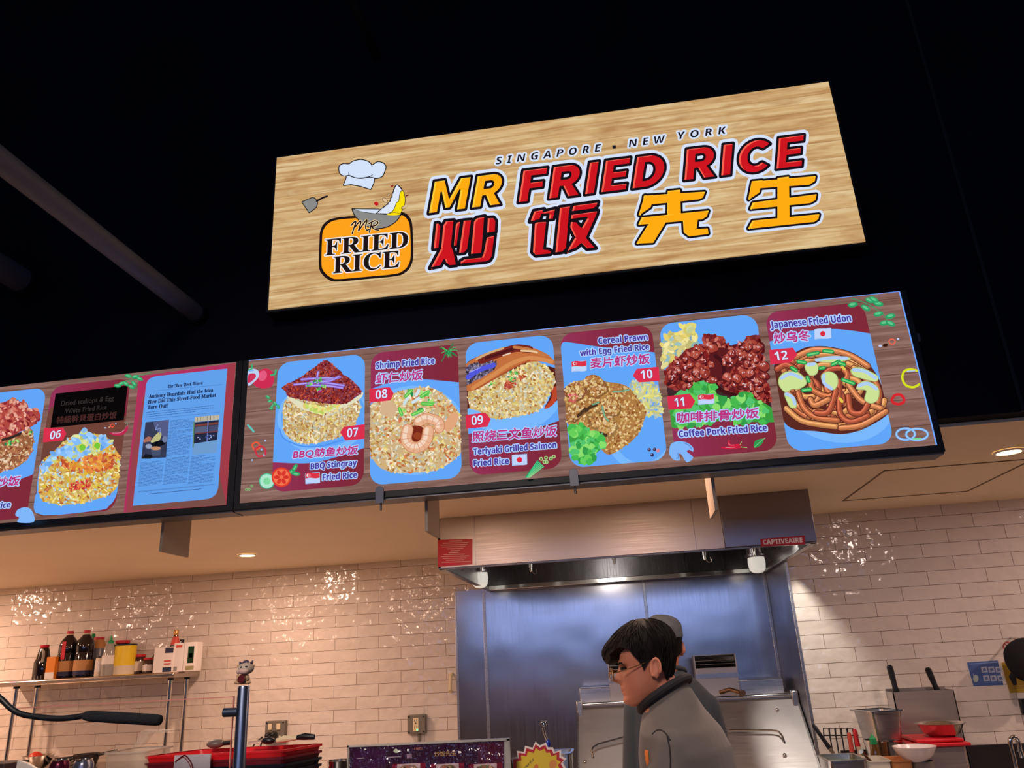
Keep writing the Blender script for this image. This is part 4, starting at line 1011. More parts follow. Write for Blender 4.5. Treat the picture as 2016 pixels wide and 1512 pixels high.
# ---- clips hooked on the lower edge of the board, and a small grey box at its right side
M_clip = mat('grey_translucent_plastic', (120, 122, 140), 0.3, trans=0.3)
for (u, v), lab in (((748, 972), 'small grey clip on lower board edge beneath the dish 08 card'), ((1130, 938), 'small grey clip on lower board edge between dishes 09 and 10')):
    p = P(u, v, -0.004); g = G()
    q = [(p[0]+0.0155*math.cos(math.radians(t)), -0.004, p[2]+0.012+0.0155*math.sin(math.radians(t))) for t in range(0, 181, 20)]+[(p[0]-0.0155, -0.004, p[2]-0.035), (p[0]+0.0155, -0.004, p[2]-0.035)]
    g.prism(q, (0, -0.006, 0)); t = empty('board_clip', (p[0], -0.004, p[2]-0.035), lab, 'clip', 'clips on the menu board')
    obj('tab', g, M_clip, t, bev=0.001); obj('pin', G().lathe([(0.004, -0.012), (0.004, 0.03)], (p[0], 0.008, p[2]-0.047), 10), M_under, t)
p = P(1797, 668, 0.04); obj('wall_sensor', G().bx(1.099, 1.112, 0.02, 0.1, p[2]-0.016, p[2]+0.016), M_under, bev=0.003, label='tiny grey box on black wall at the right side of the menu board', cat='sensor')
# ---- plates that carry the boards, hanging behind them from the ceiling
M_plate = mat('taupe_painted_plate', (150, 132, 116), 0.5)
for (u, v, y0, y1), lab in (((311, 1085, .115, .31), 'flat taupe plate hanging below the left menu board'), ((838, 1045, .115, .30), 'flat taupe plate hanging left of the hood front'), ((1412, 1003, .115, .30), 'flat taupe plate hanging before the hood, right of centre')):
    p = P(u, v, 0.1); zb = p[2]
    t = empty('support_plate', (p[0], 0.2, CEIL), lab, 'bracket', 'support plates under the ceiling')
    obj('plate', G().bx(p[0]-0.006, p[0]+0.006, y0, y1, zb, CEIL), M_plate, t, bev=0.001); obj('flange', G().bx(p[0]-0.03, p[0]+0.03, y0, y1, CEIL-0.006, CEIL), M_plate, t)

# ================================================================== kitchen: lights, hood, steel wall
M_steel = steel('brushed_stainless_sheet', (196, 192, 190), 0.30)
M_hoodst = steel('hood_front_stainless', (214, 204, 196), 0.5, wave=0.10, wscale=1.2)
M_darkrefl = steel('dark_reflection_stainless', (150, 144, 150), 0.34, stretch=(70, 2, 2), wave=0.05)  # darker colour carries the dark reflections of end panel and return sheet
M_wallst = steel('wall_panel_stainless', (190, 186, 190), 0.20, stretch=(70, 2, 1.2), wave=0.16, wscale=1.5, grain=.06)
M_chrome = mat('polished_steel', (215, 214, 210), 0.12, metal=1)
M_trimring = mat('white_enamel_ring', (235, 228, 215), 0.4)
M_bulb = mat('warm_lamp_lens', (255, 236, 200), 0.4, emit=(255, 226, 170), estr=14)
for i, (x, y) in enumerate(DOWN):
    lab = {0: 'recessed downlight glowing in the ceiling on the left', 1: 'recessed downlight glowing in the ceiling at the right edge'}.get(i, 'recessed downlight hidden from view in the kitchen ceiling')
    t = empty('downlight', (x, y, CEIL), lab, 'ceiling light', 'kitchen downlights')
    obj('trim_ring', G().lathe([(0.058, -0.001), (0.058, -0.006), (0.047, -0.008), (0.045, -0.003)], (x, y, CEIL), 32, cap=False), M_trimring, t)
    obj('lens', G().lathe([(0.045, -0.004), (0.03, -0.006), (0.002, -0.0065)], (x, y, CEIL), 28), M_bulb, t)
HX0, HX1, HY0, HY1, HZ = -0.918, 0.915, 1.2, 2.69, 2.105
hood = empty('exhaust_hood', (0, 1.95, HZ), 'large stainless exhaust hood under the ceiling above the range', 'exhaust hood')
EX = P(1421, 1030, HY0)[0]
obj('front_panel', G().bx(HX0, EX, HY0, HY0+0.02, HZ, CEIL), M_hoodst, hood, bev=0.002)
obj('end_panel', G().bx(EX, HX1, HY0-0.012, HY0+0.02, HZ+0.002, CEIL), M_darkrefl, hood, bev=0.002, label='darker steel end section of the hood front')  # dark reflection put into the steel colour
for sx in (P(935, 1060, HY0)[0], P(1365, 1030, HY0)[0]): obj('panel_seam', G().bx(sx-0.0012, sx+0.0012, HY0-0.0012, HY0, HZ+0.004, CEIL), M_darkrefl, hood)
for x in (HX0, HX1-0.015): obj('side_panel', G().bx(x, x+0.015, HY0, HY1, HZ, CEIL), M_steel, hood, bev=0.002)
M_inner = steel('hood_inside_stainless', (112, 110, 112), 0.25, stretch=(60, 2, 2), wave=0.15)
obj('inner_panel', G().bx(HX0+0.015, HX1-0.015, HY1-0.05, HY1-0.03, HZ+0.02, CEIL), M_inner, hood)
obj('top_panel', G().bx(HX0+0.015, HX1-0.015, HY0+0.02, HY1, CEIL-0.012, CEIL-0.002), M_inner, hood)
obj('rear_rim', G().bx(HX0+0.015, HX1-0.015, HY1-0.10, HY1-0.02, HZ-0.004, HZ+0.026), M_chrome, hood, bev=0.003)
g = G().bx(HX0, HX1, HY0, HY0+0.03, HZ-0.006, HZ)
g.bx(HX0, HX0+0.03, HY0, HY1, HZ-0.006, HZ).bx(HX1-0.03, HX1, HY0, HY1, HZ-0.006, HZ)
obj('lower_rim', g, M_steel, hood, bev=0.002)
for i, (u, v) in enumerate(((948, 1118), (1045, 1118), (1209, 1103), (1387, 1095), (1484, 1087))):
    Y = 1.75; p = P(u, v, Y); t = G().tube([(p[0], Y, CEIL-0.012), (p[0], Y, p[2]+0.025)], 0.006, 10)
    n = obj('nozzle_pipe', t, M_chrome, hood)
    obj('nozzle', G().lathe([(0.008, 0.028), (0.011, 0.024), (0.011, 0.004), (0.008, 0.002), (0.008, -0.018), (0.005, -0.022)], (p[0], Y, p[2]), 16), M_chrome, n)
    if i in (1, 3): obj('cap_cord', G().tube([(p[0]+0.004, Y, p[2]-0.018), (p[0]+0.018, Y-0.01, p[2]-0.035), (p[0]+0.034, Y, p[2]-0.03), (p[0]+0.03, Y, p[2]-0.008)], 0.0022, 8), M_chrome, n)
M_globe = mat('frosted_lamp_glass', (238, 238, 232), 0.35, emit=(255, 250, 238), estr=0.5)
for (u, v) in ((945, 1141), (1490, 1111)):
    Y = 2.25; p = P(u, v, Y)
    f = obj('hood_light', G().lathe([(0.05, 0.10), (0.05, 0.062), (0.062, 0.058), (0.062, 0.045), (0.055, 0.04)], p, 24).tube([(p[0], Y, p[2]+0.1), (p[0], Y, CEIL-0.012)], 0.012, 10), M_darkrefl, hood)
    obj('globe', G().lathe([(0.048, 0.042), (0.052, 0.01), (0.047, -0.03), (0.03, -0.048), (0.004, -0.053)], p, 24), M_globe, f)
light('unseen_hood_light', 'SPOT', (0.825, 1.56, 2.19), 20, (1.0, 0.95, 0.87), size=0.015, target=(1.30, 2.0, 1.35), spot=80, blend=.4)  # spill of the right globe, from a spot set clear of it
light('unseen_hood_light', 'POINT', (-0.1, 1.7, 2.24), 2.6, (1.0, 0.95, 0.9), size=0.10)  # added without a fitting, to lighten the hood inside
# notices on the hood front
def sheet(Y, lift=0.0004, o=(0, 0), k=1.0): return Art(Y, lift, o, k)
A = sheet(HY0, 0.0006); A.poly('862,1063 930,1061 930,1111 862,1116', (208, 40, 48))
for i, (x0, x1) in enumerate(((885, 910), (872, 922), (868, 920), (870, 916), (880, 912), (888, 905), (884, 903), (874, 914), (868, 924), (872, 918), (878, 914), (870, 926))):
    yy = 1066+i*3.75; A.stroke([(x0, yy-x0*0.03+26), (x1, yy-x1*0.03+26)], 1.7 if i not in (0, 6) else 2.4, (240, 170, 160))
A.build('warning_label', hood, PRINT, label='red notice with pale lines of small lettering')
M_brand = mat('red_name_plate', (150, 20, 34), 0.4)
A = sheet(HY0-0.012, 0.0012); A.poly('1497,1061 1584,1054 1585,1072 1498,1076', (160, 18, 36)); A.text('CAPTIVEAIRE', 'b', (1503, 1072), (1580, 1067.5), 9, (225, 215, 215), fat=.6); A.build('name_plate', hood, PRINT, label='dark red plate with pale lettering CAPTIVEAIRE')
# stainless wall sheets behind the range
wp = empty('steel_wall_panel', (0, 2.69, 0.5), 'tall stainless steel wall panel behind the range under the hood', 'wall panel')
X = [P(902, 1300, 2.69)[0], -0.95, 0.12, 0.912, 0.916]
for i, nm in enumerate(('side_sheet', 'back_sheet', 'back_sheet')):
    obj(nm, G().bx(X[i]+0.001, X[i+1]-0.001, 2.683, 2.699, 0.4, 2.118), M_wallst, wp)
g = G()
obj('seam_strip', G().bx(X[1]-0.016, X[1]+0.004, 2.676, 2.684, 0.4, 2.10), M_steel, wp, bev=0.002)
obj('seam_strip', G().bx(X[2]-0.010, X[2]+0.010, 2.677, 2.684, 0.4, 2.118), M_steel, wp, bev=0.002)
obj('seam_strip', G().bx(X[3]-0.022, X[3]-0.004, 2.676, 2.684, 0.4, 2.118), M_steel, wp, bev=0.002)
obj('edge_strip', G().bx(X[0]-0.014, X[0]+0.002, 2.68, 2.699, 0.4, 2.118), M_steel, wp, bev=0.002)
obj('return_sheet', G().bx(0.908, 0.916, 2.0, 2.684, 0.4, 2.098), M_darkrefl, wp)  # same wall steel, its dark reflection put into the colour
obj('edge_strip', G().bx(0.905, 0.922, 1.992, 2.004, 0.4, 2.098), M_steel, wp, bev=0.002)

# ================================================================== the range
RX0, RX1, RYB = -0.345, 0.898, 2.28
rng = empty('cooking_range', (0.28, 2.2, 0), 'stainless cooking range with sloping splash panel below the hood', 'range')
M_rsteel = steel('range_stainless', (200, 192, 190), 0.5, stretch=(3, 3, 60), wave=0.2)
def slope_pt(u, v, lift=0.0):
    # the sloping sheet runs from (y 2.26, z 1.37) to (y 1.84, z 0.95)
    n = np.array([0, -0.7071, 0.7071]); p0 = np.array([0, 2.26, 1.37])+n*lift
    d = AF*F_PX + AR*(u-1008.0) - AU*(v-756.0); t = ((p0-CAM)@n)/(d@n); return CAM+d*t
obj('body', G().bx(RX0, RX1, 1.86, 2.6, 0.10, 0.93), M_rsteel, rng, bev=0.006)
g = G(); g.prism([(RX0, 2.26, 1.372), (RX1, 2.26, 1.372), (RX1, 1.84, 0.952), (RX0, 1.84, 0.952)], (0, 0.012, -0.012)); obj('sloped_panel', g, M_rsteel, rng, bev=0.002)
for x in (RX0, RX1):
    g = G(); g.prism([(x-0.004, 2.6, 0.93), (x-0.004, 2.6, 1.40), (x-0.004, 2.27, 1.40), (x-0.004, 1.82, 0.95), (x-0.004, 1.82, 0.93)], (0.008, 0, 0)); obj('side_guard', g, M_steel, rng)
obj('ledge', G().bx(RX0, RX1, 2.26, 2.6, 1.36, 1.385), M_rsteel, rng, bev=0.004)
g = G().tube([(RX0+0.02, 2.24, 1.388), (RX1-0.02, 2.24, 1.388)], 0.009, 14); obj('hand_rail', g, M_chrome, rng)
for x in (RX0+0.012, RX1-0.012): obj('rail_end', G().bx(x-0.018, x+0.018, 2.215, 2.27, 1.325, 1.41), M_steel, rng, bev=0.006)
obj('back_guard', G().bx(RX0+0.005, RX1-0.03, 2.42, 2.46, 1.385, 1.47), M_steel, rng, bev=0.004)
obj('back_shelf', G().bx(RX0+0.005, RX1-0.03, 2.46, 2.6, 1.455, 1.47), M_steel, rng)
M_slot = mat('dark_flue_slot', (26, 24, 24), 0.6)
for (u0, u1) in ((1199, 1290), (1371, 1455)):
    x0, x1 = P(u0, 1340, 2.36)[0], P(u1, 1340, 2.36)[0]; zt = 1.622
    f = obj('flue', G().bx(x0, x1, 2.36, 2.5, 1.386, zt-0.075), M_rsteel, rng, bev=0.003)
    g = G().bx(x0, x0+0.006, 2.36, 2.5, zt-0.08, zt).bx(x1-0.006, x1, 2.36, 2.5, zt-0.08, zt).bx(x0, x1, 2.49, 2.5, zt-0.08, zt)
    obj('flue_top', g, M_rsteel, f)
    obj('flue_slot', G().bx(x0+0.006, x1-0.006, 2.40, 2.49, zt-0.07, zt-0.004), M_slot, f)
    for k in range(3): obj('louver', G().box(((x0+x1)/2, 2.375, zt-0.066+k*0.021), (x1-x0-0.01, 0.03, 0.004), Matrix.Rotation(math.radians(32), 3, 'X')), M_chrome, f)
    obj('flue_band', G().bx(x0-0.002, x1+0.002, 2.357, 2.361, zt-0.13, zt-0.105), M_steel, f)
def onslope(p, r, nm='wire_bracket'):
    obj(nm, G().tube([slope_pt(u, v, l) for u, v, l in p], r, 10), M_chrome, rng, label='bent steel wire bracket')
onslope([(1168, 1491, .004), (1165, 1478, .02), (1168, 1471, .026), (1178, 1465, .026), (1250, 1445, .03)], 0.006)
onslope([(1436, 1438, .026), (1520, 1438, .026), (1533, 1440, .026), (1540, 1449, .02), (1545, 1462, .004)], 0.0055)
for (u, v) in ((1152, 1500), (1545, 1487), (1530, 1398)):
    p = slope_pt(u, v, 0.006); obj('bolt', G().ball(p, 0.011, 14, 8), M_chrome, rng)
p = P(1455, 1375, 2.22); kn = obj('range_tap', G().lathe([(0.016, -0.02), (0.02, 0.0), (0.016, 0.02)], (p[0]+0.02, 2.2, 1.41), 16, rot=Matrix.Rotation(math.radians(90), 3, 'X')).tube([(p[0]-0.09, 2.3, 1.415), (p[0]-0.04, 2.25, 1.43), (p[0]+0.02, 2.2, 1.41)], 0.012, 12), mat('worn_brass_tap', (130, 98, 74), 0.35, metal=0.8), rng)
for sx in (RX0+0.05, RX1-0.05):
    for sy in (1.93, 2.54): obj('leg', G().lathe([(0.02, 0.0), (0.02, 0.11)], (sx, sy, 0), 14), M_chrome, rng)

# ================================================================== tables along the back wall
M_shelf = steel('shelf_stainless', (186, 172, 160), 0.3, stretch=(2, 40, 40), wave=0.1)
def table(name, x0, x1, y0, y1, z, lab):
    t = empty(name, ((x0+x1)/2, (y0+y1)/2, 0), lab, 'table')
    obj('table_top', G().bx(x0, x1, y0, y1, z-0.04, z), M_shelf, t, bev=0.005)
    for sx in (x0+0.05, x1-0.05):
        for sy in (y0+0.05, y1-0.05): obj('leg', G().lathe([(0.02, 0), (0.02, z-0.04)], (sx, sy, 0), 14), M_chrome, t)
    return t
TZ = 0.95
SHZ = P(345, 1322.7, 2.36)[2]; SX1_ = P(345, 1322.7, 2.36)[0]; SX0_ = -4.36
tl = table('prep_table', -4.5, -2.55, 1.98, 2.68, 0.88, 'long steel prep table below the bottle shelf')
pc = [P(33, 1353, 2.42)[0], P(336, 1338, 2.42)[0]]
sh = empty('bottle_shelf', ((SX0_+SX1_)/2, 2.5, 0.88), 'stainless shelf on slim posts holding sauce bottles on the left', 'shelf')
obj('shelf_board', G().bx(SX0_, SX1_, 2.345, 2.68, SHZ-0.035, SHZ), M_shelf, sh, bev=0.010)
M_blackpl = mat('black_plastic', (20, 20, 24), 0.4)
for x in pc:
    for y in (2.42, 2.62):
        q = obj('post', G().lathe([(0.0125, 0.88), (0.0125, SHZ-0.035)], (x, y, 0), 16), M_chrome, sh); obj('post_cap', G().lathe([(0.02, SHZ-0.05), (0.02, SHZ-0.033)], (x, y, 0), 16), M_blackpl, q)
# lower shelf of the prep table (bowls and plates stand on it)
LZ = P(78, 1488, 2.3)[2]-0.085
obj('lower_shelf', G().bx(-4.36, -2.9, 2.13, 2.66, LZ-0.02, LZ), M_shelf, sh, bev=0.004)

# ---- things on the bottle shelf (pixel box -> size at its depth)
SB = SHZ
def zz(x, y): return (50+x/5.76, 1230+y/5.76)
def span(x0, x1, yt, Y):
    u0, v0 = zz(x0, 540); u1, _ = zz(x1, 540); um, vt = zz((x0+x1)/2, yt)
    a0, a1 = P(u0, v0, Y)[0], P(u1, v0, Y)[0]; return (a0+a1)/2, abs(a1-a0)/2, P(um, vt, Y)[2]-SB
GLB = 'bottles and jars on the steel shelf'
def vessel(name, x0, x1, yt, Y, prof, m, lab, cat, parts=(), sx=1.0):
    x, r, h = span(x0, x1, yt, Y); t = empty(name, (x, Y, SB), lab, cat, GLB)
    for nm, pr, mm in ((name.split('_')[-1]+'_body', prof, m),)+tuple(parts):
        obj(nm, G().lathe([(a*r, b*h) for a, b in pr], (x, Y, SB), 26, sy=sx), mm, t)
    return t, x, r, h
M_soy = mat('dark_soy_plastic', (22, 14, 18), 0.12, coat=0.5); M_redcap = mat('red_cap_plastic', (196, 30, 44), 0.4); M_green = mat('green_cap_plastic', (20, 140, 76), 0.4)
M_tan = mat('tan_label_paper', (186, 132, 78), 0.6); M_orange = mat('orange_carton', (224, 130, 34), 0.5); M_white = mat('white_carton', (226, 216, 208), 0.55); M_grey = mat('grey_sauce_jar', (104, 106, 116), 0.3)
M_clear = mat('clear_plastic', (228, 222, 214), 0.15, trans=0.65); M_yel = mat('yellow_can_print', (232, 196, 40), 0.35); M_dkgreen = mat('dark_green_glass', (34, 60, 38), 0.15); M_gold = mat('gold_foil', (190, 140, 80), 0.3, metal=0.7); M_redl = mat('red_label', (196, 70, 56), 0.5); M_navy = mat('navy_print', (34, 36, 66), 0.5); M_cream = mat('cream_label', (214, 198, 170), 0.6); M_jar = mat('dark_sauce_glass', (56, 34, 30), 0.12, coat=0.4)
BOT = [(.92, 0), (1, .02), (1, .5), (.96, .52), (1, .55), (1, .68), (.86, .78), (.45, .88), (.34, .91), (.34, .94)]
t, x, r, h = vessel('sauce_jug', 92, 268, 232, 2.5, [(.94, 0), (1, .03), (1, .5), (.8, .62), (.62, .85), (.5, .92)], M_soy, 'squat black sauce jug with red cap, leftmost on the shelf', 'jug', (('cap', [(.5, .92), (.52, .93), (.52, 1.0), (.48, 1.0)], M_redcap),), 0.8)
obj('handle', G().tube([(x+r*.5, 2.44, SB+h*.85), (x+r*.85, 2.43, SB+h*.8), (x+r*.9, 2.43, SB+h*.62), (x+r*.7, 2.44, SB+h*.5)], 0.008, 10), M_clear, t)
def carton(name, x0, x1, yt, Y, d, m, lab, cat='carton', yaw=0.0):
    x, r, h = span(x0, x1, yt, Y); t = empty(name, (x, Y, SB), lab, cat, GLB)
    rt = Matrix.Rotation(yaw, 3, 'Z'); obj('carton_body', G().box((x, Y, SB+h/2), (2*r, d, h), rt), m, t, bev=0.0015); return t, x, r, h, rt
def patch(t, nm, x, Y, r, h, rt, d, u0, u1, w0, w1, m, side='f'):
    g = G(); e = 0.0006
    if side == 'f': q = [(-r+2*r*u0, -d/2-e, h*w0), (-r+2*r*u1, -d/2-e, h*w0), (-r+2*r*u1, -d/2-e, h*w1), (-r+2*r*u0, -d/2-e, h*w1)]
    q = [rt @ Vector(p)+Vector((x, Y, SB)) for p in q]; n = rt @ Vector((0, -0.0004, 0)); g.prism(q, n); obj(nm, g, m, t)
t, x, r, h, rt = carton('sauce_carton', 252, 352, 365, 2.39, 0.05, M_orange, 'narrow orange and white carton in front of the black jug'); patch(t, 'label', x, 2.39, r, h, rt, .05, 0, 1, 0, .3, M_white)
for (x0, x1, yt, lab) in ((362, 545, 74, 'tall dark soy sauce bottle with red cap, left of a pair'), (552, 735, 64, 'tall dark soy sauce bottle with red cap, right of a pair')):
    t, x, r, h = vessel('soy_bottle', x0, x1, yt, 2.45, BOT, M_soy, lab, 'bottle', (('cap', [(.36, .935), (.36, .995), (.3, 1.0)], M_redcap), ('neck_ring', [(.34, .90), (.40, .91), (.40, .93), (.34, .935)], M_cream), ('label', [(1.01, .14), (1.01, .36)], M_tan)))
    obj('label_band', G().lathe([(r*1.012, h*.05), (r*1.012, h*.14)], (x, 2.45, SB), 26, cap=False), M_navy, t)
    if x0 < 400: obj('neck_tag', G().box((x+r*.15, 2.45-r*1.0, SB+h*.58), (r*.45, 0.003, h*.38)), M_redcap, t)
vessel('vinegar_bottle', 696, 746, 104, 2.64, [(1, 0), (1, .78), (.5, .88)], M_dkgreen, 'bottle with round green cap behind the soy bottles', 'bottle', (('cap', [(.5, .87), (.8, .9), (.8, .98), (.5, 1.0)], M_green),))
vessel('sauce_jar', 706, 880, 146, 2.575, [(.95, 0), (1, .03), (1, .72), (.62, .9), (.55, .94)], M_grey, 'grey sauce jar with flat red cap right of the soy bottles', 'jar', (('neck', [(1.005, .72), (.63, .9), (.56, .945)], M_tan), ('cap', [(.58, .94), (.58, 1.0), (.5, 1.0)], M_redcap)))
vessel('spice_jar', 787, 862, 380, 2.40, [(.95, 0), (1, .04), (1, .9), (.9, 1)], M_cream, 'small cream labelled jar in front of the grey sauce jar', 'jar', (('label', [(1.01, .25), (1.01, .85)], M_white),))
vessel('squeeze_bottle', 862, 1000, 124, 2.41, [(.95, 0), (1, .03), (1, .48), (.9, .55), (.85, .7), (.45, .8)], M_clear, 'clear squeeze bottle with pointed green tip', 'bottle', (('cap', [(.42, .79), (.42, .86), (.2, .88), (.09, 1.0), (.04, 1.0)], M_green), ('label', [(1.012, .28), (1.012, .5)], M_white)))
vessel('pickle_jar', 1000, 1136, 180, 2.61, [(.95, 0), (1, .03), (1, .85), (.85, .92)], M_jar, 'jar with wide red lid half hidden behind the yellow can', 'jar', (('lid', [(1.0, .91), (1.04, .92), (1.04, .99), (.98, 1.0)], M_redcap),))
vessel('powder_can', 1000, 1218, 222, 2.46, [(.98, 0), (1, .01), (1, .95)], M_yel, 'tall bright yellow can with dark rim on the shelf', 'can', (('rim', [(1.01, .945), (1.03, .955), (1.03, .99), (1.0, 1.0)], M_blackpl), ('label', [(1.006, .02), (1.006, .3)], M_cream)))
vessel('chili_jar', 1198, 1345, 336, 2.525, [(.95, 0), (1, .04), (1, .78), (.85, .86)], M_jar, 'dark jar with red lid just right of the yellow can', 'jar', (('lid', [(.92, .86), (.95, .87), (.95, .99), (.9, 1.0)], M_redcap), ('label', [(1.012, .15), (1.012, .65)], M_cream)))
vessel('chili_jar', 1330, 1434, 374, 2.475, [(.95, 0), (1, .04), (1, .78), (.85, .86)], M_jar, 'smaller jar with red lid beside the dark green jar', 'jar', (('lid', [(.92, .86), (.95, .87), (.95, .99), (.9, 1.0)], M_redcap), ('label', [(1.012, .15), (1.012, .55)], M_white)))
vessel('herb_jar', 1420, 1484, 338, 2.52, [(.9, 0), (1, .04), (1, .8), (.6, .95), (.5, 1)], M_dkgreen, 'small dark green jar left of the white cartons', 'jar')
t, x, r, h, rt = carton('sauce_carton', 1470, 1690, 256, 2.43, 0.06, M_white, 'lower white carton with navy and red print, in front of the slim bottle', yaw=0.0)
patch(t, 'print_panel', x, 2.43, r, h, rt, .06, .56, .98, .76, .97, M_navy); patch(t, 'print_panel', x, 2.43, r, h, rt, .06, .5, .95, .02, .2, M_navy); patch(t, 'print_panel', x, 2.43, r, h, rt, .06, .55, .9, .3, .36, M_redl); patch(t, 'print_panel', x, 2.43, r, h, rt, .06, .55, .9, .42, .48, M_redl)
vessel('oyster_bottle', 1622, 1722, 60, 2.53, [(.98, 0), (1, .02), (1, .62), (.8, .72), (.5, .84), (.46, .88)], M_soy, 'slim dark bottle with gold cap behind the white cartons', 'bottle', (('neck_label', [(.99, .64), (.82, .72), (.56, .84)], M_redl), ('cap', [(.5, .86), (.52, .87), (.52, .99), (.46, 1.0)], M_gold)))
t, x, r, h, rt = carton('sauce_carton', 1700, 1955, 204, 2.45, 0.08, M_white, 'taller white carton with dark bottle picture, rightmost on the shelf', yaw=0.0)
patch(t, 'print_panel', x, 2.45, r, h, rt, .08, .64, .90, .28, .86, M_dkgreen); patch(t, 'print_panel', x, 2.45, r, h, rt, .08, .70, .84, .46, .62, M_white); patch(t, 'print_panel', x, 2.45, r, h, rt, .08, .58, .94, .04, .18, mat('olive_print', (150, 140, 96), .6)); patch(t, 'print_panel', x, 2.45, r, h, rt, .08, .08, .36, .84, .92, M_redl); patch(t, 'print_panel', x, 2.45, r, h, rt, .08, .05, .2, .04, .18, mat('grey_print', (140, 132, 126), .6)); patch(t, 'fold_line', x, 2.45, r, h, rt, .08, .455, .462, 0, 1, mat('grey_print', (140, 132, 126), .6))
vessel('sauce_bottle', 1715, 1780, 168, 2.6, [(1, 0), (1, .8), (.7, .9), (.7, 1)], M_soy, 'dark round capped bottle barely showing behind the tallest carton', 'bottle')
# ---- bowl, plates and pan on the lower shelf
M_tom = mat('ripe_tomato', (206, 60, 40), 0.25)
p = P(76, 1490, 2.36); rb = abs(P(102, 1490, 2.36)[0]-P(51, 1490, 2.36)[0])/2
t = empty('mixing_bowl', (p[0], 2.36, LZ), 'small steel bowl holding a tomato at lower left', 'bowl')
obj('bowl_body', G().lathe([(rb*.45, 0), (rb*.8, .03), (rb, .083), (rb*1.04, .085), (rb*.95, .08), (rb*.7, .03), (rb*.3, .01)], (p[0], 2.36, LZ), 30), M_chrome, t)
obj('tomato', G().ball((p[0]-.005, 2.34, LZ+.072), (.042, .042, .036)), M_tom, base=(p[0]-.005, 2.34, LZ+.03), label='red tomato lying in the small steel bowl', cat='tomato')
pr = P(126, 1490, 2.4); M_plate2 = mat('pale_melamine', (206, 190, 180), 0.3)
for k in range(4): obj('dinner_plate', G().lathe([(.04, 0), (.045, .003), (.078, .014), (.08, .016), (.074, .016), (.04, .006)], (pr[0], 2.4, LZ+k*.018), 30), M_plate2 if k % 2 else mat('dark_melamine', (60, 48, 50), .35), base=(pr[0], 2.4, LZ+k*.018), label='plate %s of the small stack beside the steel bowl' % ('lowest', 'second from the bottom', 'second from the top', 'topmost')[k], cat='plate', group='plates stacked on the lower shelf')
pr = P(162, 1492, 2.42); t = empty('frying_pan', (pr[0]+.05, 2.42, LZ), 'dark pan lying beside the plate stack at lower left', 'pan')
obj('pan_body', G().lathe([(.06, .0), (.075, .05), (.08, .075), (.073, .07), (.055, .006)], (pr[0]+.03, 2.42, LZ), 28), mat('black_iron', (46, 38, 40), .45, metal=.5), t); obj('handle', G().tube([(pr[0]+.1, 2.42, LZ+.065), (pr[0]+.24, 2.42, LZ+.085)], .009, 10), M_blackpl, t)

# ---- wall outlets
M_box = mat('grey_outlet_box', (120, 112, 100), 0.5, metal=0.2); M_ivory = mat('ivory_plastic', (226, 208, 168), 0.4)
def outlet(u0, u1, v0, v1, lab, gfci):
    a0, a1 = P(u0, v0, 2.66), P(u1, v1, 2.66); x0, x1, z1, z0 = a0[0], a1[0], a0[2], a1[2]; xm = (x0+x1)/2; zm = (z0+z1)/2
    t = empty('wall_outlet', (xm, 2.7, z0), lab, 'outlet'); obj('box', G().bx(x0, x1, 2.655, 2.7, z0, z1), M_box, t, bev=0.004)
    for sx in (x0+.012, x1-.012):
        for sz in (z0+.012, z1-.012): obj('screw', G().lathe([(.005, 0), (.005, .003)], (sx, 2.655, sz), 10, rot=Matrix.Rotation(math.radians(90), 3, 'X')), M_blackpl, t)
    if gfci:
        obj('receptacle', G().bx(xm-.02, xm+.016, 2.649, 2.656, zm-.042, zm+.038), M_ivory, t, bev=.002)
        g = G()
        for sz in (zm+.024, zm-.018):
            for sx in (-.009, .006): g.bx(xm+sx-.0025, xm+sx+.0015, 2.6482, 2.65, sz-.006, sz+.006)
        g.bx(xm-.006, xm+.002, 2.6478, 2.65, zm+.004, zm+.011); obj('slots', g, M_blackpl, t)
        obj('indicator', G().ball((xm+.008, 2.648, zm-.032), .0045, 10, 6), mat('green_led', (40, 255, 110), .3, emit=(60, 255, 130), estr=5), t)
        obj('conduit', G().tube([(xm+.012, 2.68, z0), (xm+.012, 2.68, z0-.42)], .010, 10), M_box, t)
    else:
        for sx in (xm-.034, xm+.024):
            obj('receptacle', G().bx(sx-.012, sx+.014, 2.649, 2.656, z1-.055, z1-.018), M_ivory, t, bev=.002)
    return xm, z0, z1
outlet(802, 838, 1408, 1444, 'grey single outlet box with green light on tiled wall', True)
xm, z0, z1 = outlet(523, 560, 1420, 1462, 'grey double outlet box with two black plugs on tiled wall', False)
for k, (dx, dz) in enumerate(((-.05, .055), (.012, .05))):
    zc = z1-.02-dz*1.2; t = empty('power_plug', (xm+dx*.8, 2.65, zc-.02), ('left' if k == 0 else 'right')+' black power plug in the double outlet', 'plug')
    obj('plug_body', G().ball((xm+dx*.62, 2.625, zc), (.021, .032, .022)), M_blackpl, t)
    obj('cord', G().tube(spl([(xm+dx*.8-.02, 2.61, zc-.005), (xm+dx*.8-.07, 2.59, zc-.05), (xm+dx*.8-.09+k*.02, 2.6, zc-.12), (xm+dx*.8-.11, 2.62, zc-.26)], 5), .0055, 8), M_blackpl, t)

# ================================================================== right-hand work table and what stands on it
tr = table('work_table', 1.03, 3.4, 1.02, 1.98, TZ, 'steel work table at the right behind pans and containers')
M_backup = steel('table_upstand_steel', (92, 86, 84), 0.35)
zu = P(1640, 1480, 1.95)[2]; structure('table_upstand', G().bx(1.03, 3.4, 1.982, 1.999, TZ-.04, zu), M_backup)  # upstand of the work table, held as a structure piece
def z7(x, y): return (1560+x/4.42, 1200+y/4.42)
def X7(x, y, Y): return P(*z7(x, y), Y)
